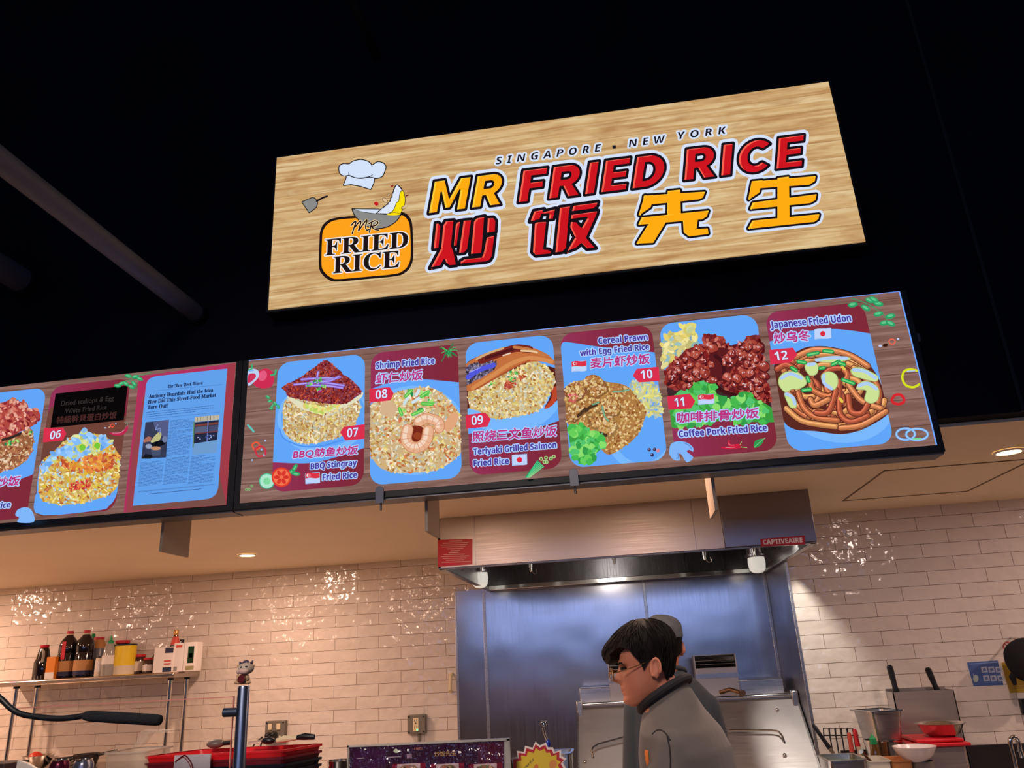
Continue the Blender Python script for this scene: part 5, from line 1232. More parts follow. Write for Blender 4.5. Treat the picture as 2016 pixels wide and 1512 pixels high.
# tall steel sleeve with two handles standing in it
Y = 1.83; a = X7(870, 712, Y-.05); b = X7(1405, 705, Y-.05)
t = empty('pan_rack', ((a[0]+b[0])/2, Y, TZ), 'upright steel sleeve box against the wall holding two black handled pans', 'rack')
zt = (a[2]+b[2])/2; M_sleeve = steel('sleeve_steel', (176, 160, 148), .5)
obj('front_plate', G().bx(a[0], b[0], Y-.05, Y-.045, TZ, zt), M_sleeve, t); obj('rear_plate', G().bx(a[0], b[0], Y+.06, Y+.065, TZ, zt+.012), M_sleeve, t)
obj('side_plate', G().bx(a[0], a[0]+.005, Y-.05, Y+.065, TZ, zt), M_steel, t); obj('side_plate', G().bx(b[0]-.005, b[0], Y-.05, Y+.065, TZ, zt), M_sleeve, t)
for (p0, p1, lab) in (((905, 720), (842, 482), 'left black handle of the two standing in the sleeve box'), ((1265, 715), (1172, 505), 'right black handle of the two standing in the sleeve box')):
    q0, q1 = X7(*p0, Y), X7(*p1, Y); d = (q0-q1); k = empty('frying_pan', (q0[0], Y, TZ+.01), lab, 'pan', 'pans standing in the sleeve box')
    obj('pan_body', G().lathe([(.08, -.012), (.092, .012), (.095, .014), (.087, .010), (.072, -.006)], (min(max(q0[0], a[0]+.105), b[0]-.105), Y-.012+.03*(p0[0] > 1000), TZ+.14), 28, rot=Matrix.Rotation(math.radians(90), 3, 'X')), mat('black_iron', (46, 38, 40), .45, metal=.5), k)
    obj('handle', G().tube([q0+d*1.1, q0+d*.3, q0, q0*.75+q1*.25, q0*.3+q1*.7, q1*.93+q0*.07, q1], [.006, .007, .017, .013, .016, .016, .008], 12), M_blackpl, k)
# square steel container on an upturned bowl
Y = 1.60; cx = (X7(560, 870, Y)[0]+X7(905, 870, Y)[0])/2; zr = X7(740, 872, Y)[2]; zb = X7(740, 1128, Y)[2]
rbx = (X7(900, 870, Y)[0]-X7(575, 870, Y)[0])/2
t = empty('steel_container', (cx, Y, zb), 'square deep steel container standing on a steel bowl', 'container')
def squarering(c, hw, hd, z, r=.02, rot=0.0):
    o = []
    for k, (sx, sy) in enumerate(((1, 1), (-1, 1), (-1, -1), (1, -1))):
        for q in range(5):
            an = math.radians(90*k+q*22.5); o.append(Vector((sx*(hw-r)+r*math.cos(an), sy*(hd-r)+r*math.sin(an), 0)))
    m = Matrix.Rotation(rot, 3, 'Z'); return [m @ p+Vector((c[0], c[1], z)) for p in o]
ry = .75
obj('container_body', G().loft([squarering((cx, Y), rbx*.74, .075, zb, rot=ry*.0+.25), squarering((cx, Y), rbx*.9, .09, zr, rot=.25), squarering((cx, Y), rbx*.86, .085, zr-.002, rot=.25), squarering((cx, Y), rbx*.7, .07, zb+.005, rot=.25)]), M_steel, t)
obj('rim', G().loft([squarering((cx, Y), rbx*.88, .088, zr-.004, rot=.25), squarering((cx, Y), rbx*1.05, .105, zr-.003, rot=.25), squarering((cx, Y), rbx*1.05, .105, zr+.002, rot=.25), squarering((cx, Y), rbx*.87, .086, zr+.002, rot=.25)], cap=False), M_chrome, t)
hB = zb-TZ
rB = rbx*.98; obj('mixing_bowl', G().lathe([(rB*.6, 0), (rB*.85, hB*.4), (rB, hB*.93), (rB*1.03, hB*.96), (rB*1.03, hB), (rB*.95, hB), (rB*.9, hB*.9), (rB*.75, hB*.4), (rB*.5, .01)], (cx, Y, TZ), 30), M_chrome, base=(cx, Y, TZ), label='steel bowl beneath the square steel container', cat='bowl')
# steel box with red boards and bowl
Y = 1.60; x0 = X7(1190, 1190, Y-.12)[0]; x1 = X7(1560, 1190, Y-.12)[0]; zr = X7(1300, 1190, Y-.12)[2]
obj('steel_bin', G().bx(x0-.05, x1-.03, Y-.12, Y+.15, TZ, zr), M_sleeve, bev=.006, base=((x0+x1)/2, Y, TZ), label='plain steel bin under the red cutting boards', cat='bin')
M_board = mat('red_cutting_board', (204, 28, 40), .4)
xb0 = X7(1045, 1165, Y-.14)[0]; xb1 = X7(1560, 1180, Y-.14)[0]
for k in range(2): obj('cutting_board', G().bx(xb0+k*.03, xb1-k*.02, Y-.14+k*.02, Y+.14, zr+k*.016, zr+k*.016+.014), M_board, bev=.004, label=('lower' if k == 0 else 'upper')+' of two red cutting boards beneath the wide steel bowl', cat='cutting board', group='red cutting boards')
zk = zr+.03; rb = (X7(1500, 990, Y)[0]-X7(1075, 1005, Y)[0])/2; cb = (X7(1500, 990, Y)[0]+X7(1075, 1005, Y)[0])/2; hb = X7(1290, 985, Y)[2]-zk
obj('mixing_bowl', G().lathe([(rb*.5, 0), (rb*.72, hb*.25), (rb*.92, hb*.9), (rb*1.02, hb), (rb*1.0, hb*1.02), (rb*.86, hb*.86), (rb*.66, hb*.25), (rb*.4, .008)], (cb, Y, zk), 40), M_chrome, base=(cb, Y, zk), label='wide steel mixing bowl on the red cutting boards', cat='bowl')
# wire rack and knives
Y = 1.86; t = empty('wire_rack', (X7(350, 1100, Y)[0], Y, TZ), 'black wire plate rack on the table at the wall', 'rack'); M_wire = mat('black_wire', (24, 22, 22), .4)
for k in range(8):
    xx = 160+k*52; q0 = X7(xx, 1035, Y); q1 = X7(xx+45, 1240, Y)
    if q0[0] < .945: continue
    obj('wire', G().tube([(q0[0]-.035, Y-.02, q0[2]+.012-.05), (q0[0]-.03, Y-.02, q0[2]+.004), (q0[0], Y, q0[2]), (q1[0]-.005, Y+.005, q1[2]), (q1[0], Y, TZ+.02)], .0035, 8), M_wire, t)
q0 = X7(150, 1060, Y); q1 = X7(560, 1055, Y); q0[0] = max(q0[0], .925); obj('rail', G().tube([(q0[0], Y-.02, q0[2]-.02), (q1[0], Y-.02, q1[2]-.02)], .0035, 8), M_wire, t)
obj('foot', G().tube([(q0[0], Y, TZ+.02), (q1[0], Y, TZ+.02)], .004, 8).bx(q0[0], q0[0]+.008, Y-.05, Y+.05, TZ, TZ+.024).bx(q1[0]-.008, q1[0], Y-.05, Y+.05, TZ, TZ+.024), M_wire, t)
def knife(a, b, m, lab, bl=.0, Y=1.77):
    p, q = X7(*a, Y), X7(*b, Y); d = (q-p)/np.linalg.norm(q-p); k = empty('kitchen_knife', (q[0], Y, TZ), lab, 'knife')
    obj('handle', G().tube([p, p+d*.02, (p+q)/2, q], [.007, .012, .010, .012], 10), m, k)
    e = q+d*((q[2]-TZ)/max(.2, -d[2])); n = np.array([.014, 0, 0]); obj('blade', G().prism([q-n*.8, q+n*.8, e+n*.3, e-n*.3], (0, .0015, 0)), M_chrome, k)
knife((178, 1000), (322, 1205), M_blackpl, 'black handled knife leaning across the wire rack')
knife((540, 1040), (572, 1190), M_redcap, 'red handled knife at the right end of the wire rack', Y=1.73)
knife((492, 1070), (520, 1240), M_redl, 'dull red handled knife beside the bright red one', Y=1.76)
obj('knife_block', G().box((X7(562, 1250, 1.73)[0], 1.73, TZ+.06), (.04, .04, .12)), M_blackpl, bev=.006, label='small black holder under the red handled knives', cat='holder')
# foreground tubs of the right-hand table
def tub(name, x0, x1, yt, Y, hd, m, fill, lab, cat='tub', handle=False):
    a, b = X7(x0, yt, Y), X7(x1, yt, Y); xc = (a[0]+b[0])/2; hw = (b[0]-a[0])/2; zt = (a[2]+b[2])/2
    t = empty(name, (xc, Y, TZ), lab, cat)
    obj('tub_body', G().loft([squarering((xc, Y), hw*.84, hd*.84, TZ), squarering((xc, Y), hw*.97, hd*.97, zt), squarering((xc, Y), hw*1.03, hd*1.03, zt), squarering((xc, Y), hw*1.03, hd*1.03, zt+.005), squarering((xc, Y), hw*.92, hd*.92, zt+.005), squarering((xc, Y), hw*.82, hd*.82, TZ+.006)]), m, t)
    obj('filling', G().loft([squarering((xc, Y), hw*.84, hd*.84, TZ+.02), squarering((xc, Y), hw*.9, hd*.9, zt-.02)]), fill, t)
    if handle: obj('handle', G().tube([(xc-hw*.96, Y-hd, zt), (xc-hw*1.2, Y-hd-.06, zt-.06)], .007, 8), m, t)
tub('food_pan', 262, 590, 1292, 1.34, .12, M_steel, mat('green_vegetable', (120, 150, 70), .6, noise=.4, nscale=60), 'steel pan of green vegetables at the front of the table', 'pan', True)
M_tubw = mat('milky_plastic_tub', (226, 216, 196), .35)
tub('food_tub', 592, 812, 1305, 1.32, .09, M_tubw, mat('dark_dried_goods', (80, 50, 34), .7, noise=.5, nscale=50), 'white plastic tub beside the pan of green vegetables')
tub('food_tub', 816, 1002, 1305, 1.31, .08, mat('clear_orange_tub', (196, 130, 80), .3), mat('fried_shallots', (180, 110, 56), .8, noise=.5, nscale=70), 'tub of fried brown shallots below the white bowl')
t = empty('spoon', (X7(700, 1320, 1.28)[0], 1.28, TZ+.1), 'metal spoon standing in the white plastic tub', 'spoon'); q0, q1 = X7(598, 1235, 1.26), X7(740, 1379, 1.32); obj('handle', G().tube([q0, q0*.8+q1*.2, q1], [.012, .006, .005], 8), M_chrome, t)
# sauce bottle with green tip
Y = 1.46; a = X7(672, 1150, Y); b = X7(735, 1150, Y); xc = (a[0]+b[0])/2; zt = X7(700, 1078, Y)[2]; zc = X7(700, 1172, Y)[2]; r = (b[0]-a[0])/2
t = empty('squeeze_bottle', (xc, Y, TZ), 'brown sauce bottle with pointed green tip at the right', 'bottle')
obj('bottle_body', G().lathe([(r*1.4, TZ), (r*1.5, TZ+.01), (r*1.5, zc-.05), (r*1.2, zc-.02), (r*.95, zc)], (xc, Y, 0), 22), mat('amber_sauce', (92, 60, 26), .12, coat=.4), t)
obj('cap', G().lathe([(r, zc), (r*1.02, zc+.004), (r*.98, zc+.024), (r*.45, zc+.034), (r*.14, zt), (r*.05, zt)], (xc, Y, 0), 20), M_green, t)
# white bowl on a clear tub
Y = 1.27; a = X7(872, 1195, Y); b = X7(1245, 1180, Y); xc = (a[0]+b[0])/2; r = (b[0]-a[0])/2; zt = (a[2]+b[2])/2; zb = X7(1060, 1318, Y)[2]
obj('plastic_tub', G().lathe([(r*.5, 0), (r*.54, zb-TZ), (r*.5, zb-TZ), (r*.46, .01)], (xc+.02, Y, TZ), 26), mat('smoky_plastic', (110, 100, 94), .3), base=(xc+.02, Y, TZ), label='smoky round tub under the white bowl', cat='tub')
t = empty('serving_bowl', (xc, Y, zb), 'white round bowl on a smoky tub at the right', 'bowl')
h = zt-zb; obj('bowl_body', G().lathe([(r*.48, 0), (r*.52, h*.06), (r*.8, h*.45), (r*.97, h*.9), (r, h), (r*.96, h*1.0), (r*.76, h*.45), (r*.4, h*.1)], (xc, Y, zb), 40), mat('white_melamine', (232, 218, 214), .25), t)
# faucet at the right edge
Y = 1.80; q = [X7(*p, Y) for p in ((1945, 1379), (1925, 1280), (1898, 1180), (1895, 1135), (1920, 1110), (1950, 1118), (1972, 1160), (1982, 1230))]
t = empty('kitchen_faucet', (q[0][0], Y, TZ), 'curved chrome faucet at the lower right edge', 'faucet')
obj('spout', G().tube(spl([tuple(p) for p in [np.array([q[0][0], Y, TZ])]+q], 5), .011, 12), M_chrome, t); obj('spout_tip', G().tube([q[-1], q[-1]+np.array([.002, 0, -.03])], .014, 12), M_chrome, t); obj('base_ring', G().lathe([(.03, 0), (.03, .008), (.02, .03)], (q[0][0], Y, TZ), 18), M_chrome, t)
# posters on the wall at the right edge
A = sheet(2.0, .0012, (1560, 1200), 4.42); A.poly('1512,455 1790,437 1845,665 1572,676', (208, 208, 206)); A.poly('1518,460 1786,442 1838,658 1576,668', (72, 96, 150)); A.stroke('1545,475 1778,458', 9, (120, 146, 196))
for y0, dx in ((500, 0), (575, 18)):
    for k in range(3): x = 1640+k*62+dx; A.poly([(x, y0), (x+50, y0-4), (x+62, y0+46), (x+10, y0+50)], (176, 184, 206)); A.ell((x+30, y0+22), 14, 13, (92, 110, 160)); A.stroke([(x+14, y0+40), (x+50, y0+30)], 6, (110, 126, 170))
A.ell((1596, 600), 24, 32, (170, 186, 176)); A.stroke('1575,560 1582,590', 9, (170, 186, 210))
o = A.build('safety_poster', None, PRINT); tag(o, 'blue notice with rows of pale pictograms on the tiled wall', 'poster')
A = sheet(2.0, .0012, (1560, 1200), 4.42); A.poly('1822,290 2030,270 2060,400 1850,420', (214, 200, 190))
for cx in (1870, 1940): A.ell((cx, 318), 40, 40, (190, 60, 60)); A.ell((cx, 318), 31, 31, (214, 200, 190)); A.stroke([(cx-26, 296), (cx+26, 340)], 8, (190, 60, 60))
A.text('NO', 'b', (1842, 390), (1884, 386), 26, (60, 50, 50)); o = A.build('warning_poster', None, PRINT); tag(o, 'pale sign with red crossed circles behind the black cap', 'poster')
A = sheet(2.0, .0010, (1560, 1200), 4.42); A.poly('1818,462 2040,440 2080,720 1890,726', (168, 136, 44))
for k in range(8): A.stroke([(1905+k*3, 590+k*14), (2030, 580+k*14)], 5, (110, 86, 34))
o = A.build('yellow_poster', None, PRINT); tag(o, 'mustard yellow notice partly hidden by the black cap', 'poster')
# black cap hanging before the posters
Y = 1.87; p = X7(2035, 452, Y); M_cloth = mat('black_cotton', (16, 16, 20), .9, bump=.4, bscale=50)
t = empty('black_cap', (p[0], Y, p[2]-.12), 'black cloth cap hanging on the wall at the right edge', 'cap')
g = G(); rings = []
for zz_, rx, off in ((.115, .02, .01), (.102, .06, .01), (.07, .095, 0), (.026, .107, 0), (-.026, .105, .004), (-.07, .087, .012), (-.10, .06, .02)):
    rings.append([(p[0]+off+rx*math.cos(a*.349)*(1+.05*math.sin(a*2.1)), Y+.6*rx*math.sin(a*.349), p[2]+zz_) for a in range(18)])
g.loft(rings); obj('crown', g, M_cloth, t, sub=1); q = X7(1938, 655, Y); q2 = X7(1915, 590, Y)
obj('strap', G().tube([(p[0]-.07, Y, p[2]-.06), q2, q], [.02, .016, .009], 10), M_cloth, t); obj('wall_hook', G().tube([(p[0]+.01, Y, p[2]+.108), (p[0]+.01, 2.0, p[2]+.118)], .006, 8), M_chrome, t)
p = X7(2016, 845, 1.98); obj('wall_switch', G().bx(X7(1990, 845, 1.98)[0], X7(2080, 845, 1.98)[0], 1.97, 2.0, X7(2010, 915, 1.98)[2], X7(2010, 775, 1.98)[2]), M_blackpl, bev=.004, label='black box on the tiled wall at the right edge', cat='switch')

# ================================================================== front counter and what stands on it
M_counter = mat('dark_counter_laminate', (58, 50, 50), .4, noise=.2, nscale=30)
CZ = 1.29
ct = empty('service_counter', (-1.1, -.9, 0), 'dark service counter at the front, below the frame', 'counter')
obj('counter_top', G().prism([(-3.3, -1.5, CZ-.04), (.62, -1.5, CZ-.04), (.62, -.36, CZ-.04), (-.36, -.36, CZ-.04), (-.36, .02, CZ-.04), (-3.3, .02, CZ-.04)], (0, 0, .04)), M_counter, ct, bev=.005); obj('counter_front', G().prism([(-3.25, -1.42, 0), (.58, -1.42, 0), (.58, -.42, 0), (-.42, -.42, 0), (-.42, -.04, 0), (-3.25, -.04, 0)], (0, 0, CZ-.04)), M_counter, ct)
# sneeze guard: post with clamp, and glass pane
YP = -.85; p = P(480, 1350, YP); rp = abs(P(491, 1380, YP)[0]-P(469, 1380, YP)[0])/2
pb = P(468, 1512, YP)
sg = empty('guard_post', (p[0], YP, CZ), 'blue grey steel post of the glass guard on the counter', 'post'); M_post = steel('post_stainless', (130, 140, 160), .3, stretch=(30, 30, 1))
obj('post_tube', G().lathe([(rp, CZ), (rp, p[2]-.004), (rp*.9, p[2])], (p[0], YP, 0), 24), M_post, sg); obj('post_foot', G().lathe([(rp*2.2, CZ), (rp*2.2, CZ+.006), (rp*1.2, CZ+.012)], (p[0], YP, 0), 24), M_post, sg)
q0, q1 = P(441, 1403, YP), P(470, 1400, YP); obj('clamp', G().tube([(q0[0], YP, q0[2]), (p[0], YP, q0[2])], rp*.72, 18), M_post, sg)
M_glass = mat('clear_guard_glass', (250, 246, 242), .02, trans=1.0, ior=1.12, spec=.3); M_gedge = mat('pink_tinted_glass_edge', (196, 124, 112), .2)
pt = P(460, 1371, YP-.004)
gp = empty('glass_guard', (pt[0]-.8, YP, CZ), 'clear glass guard pane left of the steel post', 'glass pane')
obj('glass_pane', G().bx(-3.0, pt[0]-.002, YP-.003, YP+.003, CZ, pt[2]-.002), M_glass, gp)
obj('glass_edge', G().bx(-3.0, pt[0], YP-.0025, YP+.0025, pt[2]-.002, pt[2]).bx(pt[0]-.002, pt[0], YP-.0025, YP+.0025, CZ, pt[2]), M_gedge, gp)
# figurine on the post
M_fig = mat('painted_clay', (176, 156, 140), .5, noise=.15, nscale=90); M_figd = mat('dark_purple_glaze', (62, 48, 74), .4); M_figr = mat('dark_red_glaze', (86, 26, 26), .3); M_figb = mat('tan_clay', (176, 144, 108), .5)
fz = p[2]; k = .00125*1.0
fp = lambda x, y, dy=0.0: tuple(P(440+x/12.6, 1280+y/12.6, YP+dy))
s = abs(fp(1000, 800)[0]-fp(0, 800)[0])/1000
t = empty('animal_figurine', (p[0], YP, fz), 'small horned animal figurine sitting on the steel post', 'figurine')
obj('body', G().ball(fp(480, 720), (165*s, 130*s, 115*s)).ball(fp(330, 800, -.004), (60*s, 70*s, 45*s)).ball(fp(610, 800, -.004), (60*s, 70*s, 45*s)).ball(fp(480, 815), (165*s, 120*s, 30*s)), M_figb, t)
obj('head', G().ball(fp(560, 450), (190*s, 160*s, 140*s)), M_fig, t)
obj('muzzle', G().ball(fp(500, 520, -.010), (130*s, 80*s, 75*s)).ball(fp(380, 530, -.004), (60*s, 60*s, 60*s)), mat('pinkish_clay', (196, 160, 150), .5), t)
obj('drum', G().lathe([(88*s, -.004), (95*s, 0), (88*s, .004)], fp(455, 715, -.013), 20, rot=Matrix.Rotation(math.radians(90), 3, 'X')), M_figr, t)
obj('hat', G().ball(fp(560, 295), (80*s, 70*s, 45*s)).ball(fp(520, 318), (115*s, 80*s, 18*s)), M_figd, t)
for (x, y, x2, y2) in ((685, 340, 735, 245), (430, 345, 400, 285)): obj('horn', G().tube([fp(x, y), fp((x+x2)/2, (y+y2)/2), fp(x2, y2)], [38*s, 32*s, 10*s], 10), M_figd, t)
for (x, y, w2) in ((735, 380, 1), (380, 390, -1)): obj('ear', G().ball(fp(x, y), (46*s, 24*s, 26*s)), M_figb, t)
for x, y in ((445, 425), (565, 410)): obj('eye', G().ball(fp(x, y, -.0138), (34*s, 22*s, 22*s), 10, 6), M_blackpl, t)
for x in (350, 600): obj('arm', G().tube([fp(x, 640), fp(x+(30 if x < 400 else -30), 720, -.012)], 42*s, 10), M_figb, t)
# gooseneck microphone
YM = -1.3; M_foam = mat('black_foam', (14, 15, 22), .95, bump=.6, bscale=400)
gp_ = [P(u, v, YM) for u, v in ((165, 1409), (140, 1413), (110, 1414.5), (70, 1411), (40, 1405), (20, 1393), (0, 1374), (-30, 1352), (-80, 1340), (-140, 1352), (-190, 1410))]
mb = np.array([gp_[-1][0]-.02, YM, CZ])
t = empty('gooseneck_microphone', mb, 'black gooseneck microphone with foam cover at left', 'microphone')
obj('gooseneck', G().tube(spl([tuple(q) for q in gp_]+[tuple(mb+np.array([0, 0, .06]))], 6), .0052, 12), M_blackpl, t)
obj('base', G().lathe([(.055, 0), (.055, .012), (.03, .022), (.012, .03), (.01, .065)], mb, 26), M_blackpl, t)
q0, q1 = P(163, 1409, YM), P(318, 1418, YM); rf = .0098
d = (q1-q0); obj('foam_cover', G().tube([q0, q0+d*.03, q0+d*.1, q0+d*.5, q0+d*.93, q0+d*.985, q1], [rf*.5, rf*.75, rf*.95, rf, rf*.98, rf*.85, rf*.5], 20), M_foam, t)
# tray stack
zt = P(561, 1476, -.6)[2]
TQ = [np.array(PZ(u, v, zt)[:2]) for u, v in ((282, 1489), (561, 1476), (638, 1463), (390, 1475))]
cen = sum(TQ)/4
def trayring(k, z, r=.012):
    o = []
    for i in range(4):
        p = cen+(TQ[i]-cen)*k; a = cen+(TQ[i-1]-cen)*k-p; b = cen+(TQ[(i+1) % 4]-cen)*k-p; a = a/np.linalg.norm(a); b = b/np.linalg.norm(b)
        for t in range(5): f = t/4; q = p+a*r*(1-f)**2+b*r*f**2; o.append(Vector((q[0], q[1], z)))
    return o
M_tr = mat('red_tray_plastic', (214, 26, 34), .3); M_trd = mat('dark_red_tray_plastic', (112, 20, 34), .35); M_tk = mat('black_tray_plastic', (24, 24, 36), .35)
seq = [M_tr, M_trd, M_tk, M_tk, M_tr, M_trd, M_tr, M_tk, M_tk, M_trd]; N = len(seq)
base_tray = CZ; step = (zt-CZ-.028)/(N-1)
for i in range(N):
    z0 = CZ+(N-1-i)*step
    col = {0: 'bright red', 1: 'dark red', 2: 'black'}[0 if seq[i] is M_tr else 1 if seq[i] is M_trd else 2]
    pos = ('topmost', 'second from top', 'third from top', 'fourth from top', 'fifth from top', 'sixth from top', 'seventh from top', 'third from bottom', 'second from bottom', 'lowest')[i]
    t = empty('serving_tray', (cen[0], cen[1], z0), '%s serving tray, %s of the stack on the counter' % (col, pos), 'tray', 'serving trays stacked on the counter')
    obj('tray_body', G().loft([trayring(.93, z0), trayring(.985, z0+.026), trayring(.965, z0+.026), trayring(.91, z0+.003)]), seq[i], t)
    obj('tray_rim', G().loft([trayring(.97, z0+.022), trayring(1, z0+.022), trayring(1, z0+.028), trayring(.965, z0+.028)], cap=False), seq[i], t)
# utensils lying on the trays
zt2 = zt+.003
t = empty('tongs', (TQ[2][0]-.05, cen[1]+.03, zt2), 'white and black handled tongs lying on the tray stack', 'tongs')
uvs = lambda u, v, Yq: P(u, v, Yq)
Yt = cen[1]+.03
k0 = P(548, 1456, Yt); off = zt2+.012-k0[2]
def TP(u, v, dz=0): q = P(u, v, Yt); return (q[0], Yt, max(zt2+.006, q[2])+dz)
obj('grip', G().tube([TP(585, 1452), TP(600, 1450), TP(619, 1451)], [.006, .009, .007], 10), M_blackpl, t)
obj('jaw', G().tube([TP(545, 1458), TP(560, 1455), TP(585, 1453)], [.006, .009, .005], 10), M_ivory, t)
for k in range(4): obj('tooth', G().tube([TP(552+k*8, 1455.5), TP(550+k*8, 1453, .006)], .0028, 6), M_ivory, t)
t = empty('ladle', TP(520, 1458), 'black and white ladle lying on the trays by the plugs', 'ladle'); obj('bowl', G().ball(TP(528, 1458), (.02, .012, .009)), M_blackpl, t); obj('handle', G().tube([TP(520, 1458), TP(505, 1461), TP(490, 1463)], .004, 8), M_clear, t)
t = empty('scoop', TP(400, 1466), 'grey scoop lying on the tray stack behind glass', 'scoop'); obj('bowl', G().ball(TP(425, 1464), (.025, .02, .012)), mat('grey_plastic', (110, 100, 96), .4), t); obj('handle', G().tube([TP(440, 1463), TP(456, 1462)], .006, 8), M_blackpl, t)
# paper notice on the front of the tray stack
Yn = min(TQ[0][1], TQ[1][1])-.012; A = sheet(Yn, .0005); A.poly('345,1487 415,1484 412,1530 342,1532', (204, 196, 206)); A.stroke(spl(pts('346,1500 358,1490 366,1488 376,1500 381,1516'), 4), 3, (170, 60, 60)); A.stroke(spl(pts('352,1496 362,1491 372,1502 378,1516'), 4), 2, (170, 60, 60))
n_ = P(380, 1500, Yn); g = G().bx(P(343, 1500, Yn)[0], P(414, 1500, Yn)[0], Yn, Yn+.004, CZ, P(380, 1485, Yn)[2]-.001); t = empty('paper_notice', (n_[0], Yn, CZ), 'white paper notice with red curve before the trays', 'notice'); obj('backing', g, M_white, t); A.build('print', t, PRINT)
# drink cans
def can(u, v, m, lab):
    q = PZ(u, v, CZ+.122); x, y = q[0], q[1]; t = empty('drink_can', (x, y, CZ), lab, 'can', 'drink cans on the counter')
    obj('can_body', G().lathe([(.024, 0), (.03, .006), (.033, .014), (.033, .104), (.03, .113), (.0265, .119)], (x, y, CZ), 26), m, t); obj('can_top', G().lathe([(.0265, .118), (.0275, .122), (.0255, .122), (.024, .118), (.002, .118)], (x, y, CZ), 26), M_chrome, t)
can(119, 1495, mat('purple_can', (92, 24, 54), .25, metal=.6), 'dark purple drink can at lower left')
can(166, 1494, mat('silver_can', (150, 152, 172), .22, metal=.8), 'silver drink can beside the purple one')
can(316, 1498, mat('orange_brown_can', (150, 62, 34), .25, metal=.6), 'orange brown drink can before the tray stack')
# made-up clear box behind the cans, in place of a reflection in glass
M_haze = mat('hazy_ghost_shell', (226, 206, 186), .15, alpha=.28); q = P(245, 1500, -.62); zl = P(245, 1481, -.62)[2]
x0, x1 = P(206, 1500, -.62)[0], P(288, 1500, -.62)[0]
t = empty('ghost_box', ((x0+x1)/2, -.56, CZ), 'hazy clear plastic box with raised lid behind the cans', 'box')
obj('box_body', G().loft([squarering(((x0+x1)/2, -.56), (x1-x0)/2*.95, .06, CZ, .012), squarering(((x0+x1)/2, -.56), (x1-x0)/2, .065, zl, .012), squarering(((x0+x1)/2, -.56), (x1-x0)/2*.96, .061, zl, .012), squarering(((x0+x1)/2, -.56), (x1-x0)/2*.92, .057, CZ+.004, .012)]), M_haze, t)
obj('box_rim', G().loft([squarering(((x0+x1)/2, -.56), (x1-x0)/2*1.04, .069, zl-.003, .012), squarering(((x0+x1)/2, -.56), (x1-x0)/2*1.04, .069, zl+.001, .012), squarering(((x0+x1)/2, -.56), (x1-x0)/2*.96, .062, zl+.001, .012)], cap=False), M_clear, t)
qa, qb, qc = P(190, 1500, -.5), P(262, 1444, -.5), P(330, 1441, -.5)
obj('lid', G().prism([(x0, -.5, zl), (x0+.02, -.5, zl+.002), (qb[0]+.03, -.46, qb[2]), (qb[0], -.46, qb[2]+.003)], (.0, .03, .004)).tube([(qb[0], -.46, qb[2]), (qc[0], -.46, qc[2])], .004, 8), M_haze, t)
# steel cup left of the acrylic sign
q = P(668, 1496, -.45); rc = abs(P(690, 1496, -.45)[0]-P(646, 1496, -.45)[0])/2
obj('steel_cup', G().lathe([(rc*.8, 0), (rc*.86, .004), (rc*.98, q[2]-CZ-.004), (rc*1.04, q[2]-CZ), (rc*.93, q[2]-CZ), (rc*.8, .008)], (q[0], -.45, CZ), 28), M_chrome, base=(q[0], -.45, CZ), label='small steel cup left of the acrylic menu stand', cat='cup')
# acrylic menu stand
YA = -.72; a0 = P(687, 1472, YA); a1 = P(1001, 1455, YA); zt = (a0[2]+a1[2])/2
t = empty('menu_stand', ((a0[0]+a1[0])/2, YA, CZ), 'clear acrylic stand with a dark purple menu sheet', 'menu stand')
obj('acrylic_back', G().bx(a0[0]-.001, a1[0]+.001, YA+.001, YA+.006, CZ, zt+.001), M_clear, t, bev=.001); obj('acrylic_foot', G().bx(a0[0], a1[0], YA-.0, YA+.08, CZ, CZ+.005), M_clear, t)
obj('acrylic_edge', G().bx(a0[0]-.003, a0[0], YA-.003, YA+.006, CZ, zt+.003).bx(a1[0]-.004, a1[0]+.003, YA-.003, YA+.006, CZ, zt+.003).bx(a0[0]-.003, a1[0]+.003, YA-.003, YA+.006, zt-.001, zt+.004), M_clear, t)
A = sheet(YA, .0012, (660, 1400), 4.2)
A.poly('118,300 1395,240 1395,640 118,640', (52, 24, 46)); A.poly('150,330 420,316 420,640 150,640', (62, 26, 62)); A.poly('1180,270 1390,258 1390,640 1180,640', (74, 26, 46))
for p in ('480,330 505,310 525,340 500,345', ): A.poly(spl(pts(p), 3, True), (190, 196, 170))
A.poly('590,355 632,350 634,388 592,392', (150, 120, 140)); A.text('炒饭先生', 'r', (820, 376), (1000, 366), 40, (196, 150, 90)); A.stroke('660,312 712,308', 18, (150, 90, 90)); A.stroke('430,382 545,376', 8, (150, 130, 140)); A.stroke('180,392 240,388', 8, (150, 130, 140))
for x in (512, 832, 1146): 
    A.poly([(x-45, 440), (x+235, 425), (x+235, 640), (x-45, 640)], (120, 26, 44)); A.poly([(x, 440), (x+190, 430), (x+190, 640), (x, 640)], (190, 160, 160)); A.poly(spl([(x+20, 480), (x+90, 445), (x+170, 470), (x+180, 640), (x+10, 640)], 3, True), (140, 100, 80))
    for _ in range(18): A.ell((x+R.uniform(20, 170), R.uniform(455, 500)), 12, 6, R.choice([(200, 160, 120), (90, 60, 50), (90, 120, 70), (170, 90, 70)]), R.uniform(0, 3))
m_, n_1, l_1, b_1 = _nt('laminated_print'); at_ = n_1.new('ShaderNodeAttribute'); at_.attribute_name = 'col'; l_1.new(at_.outputs['Color'], b_1.inputs['Base Color']); b_1.inputs['Roughness'].default_value = .1
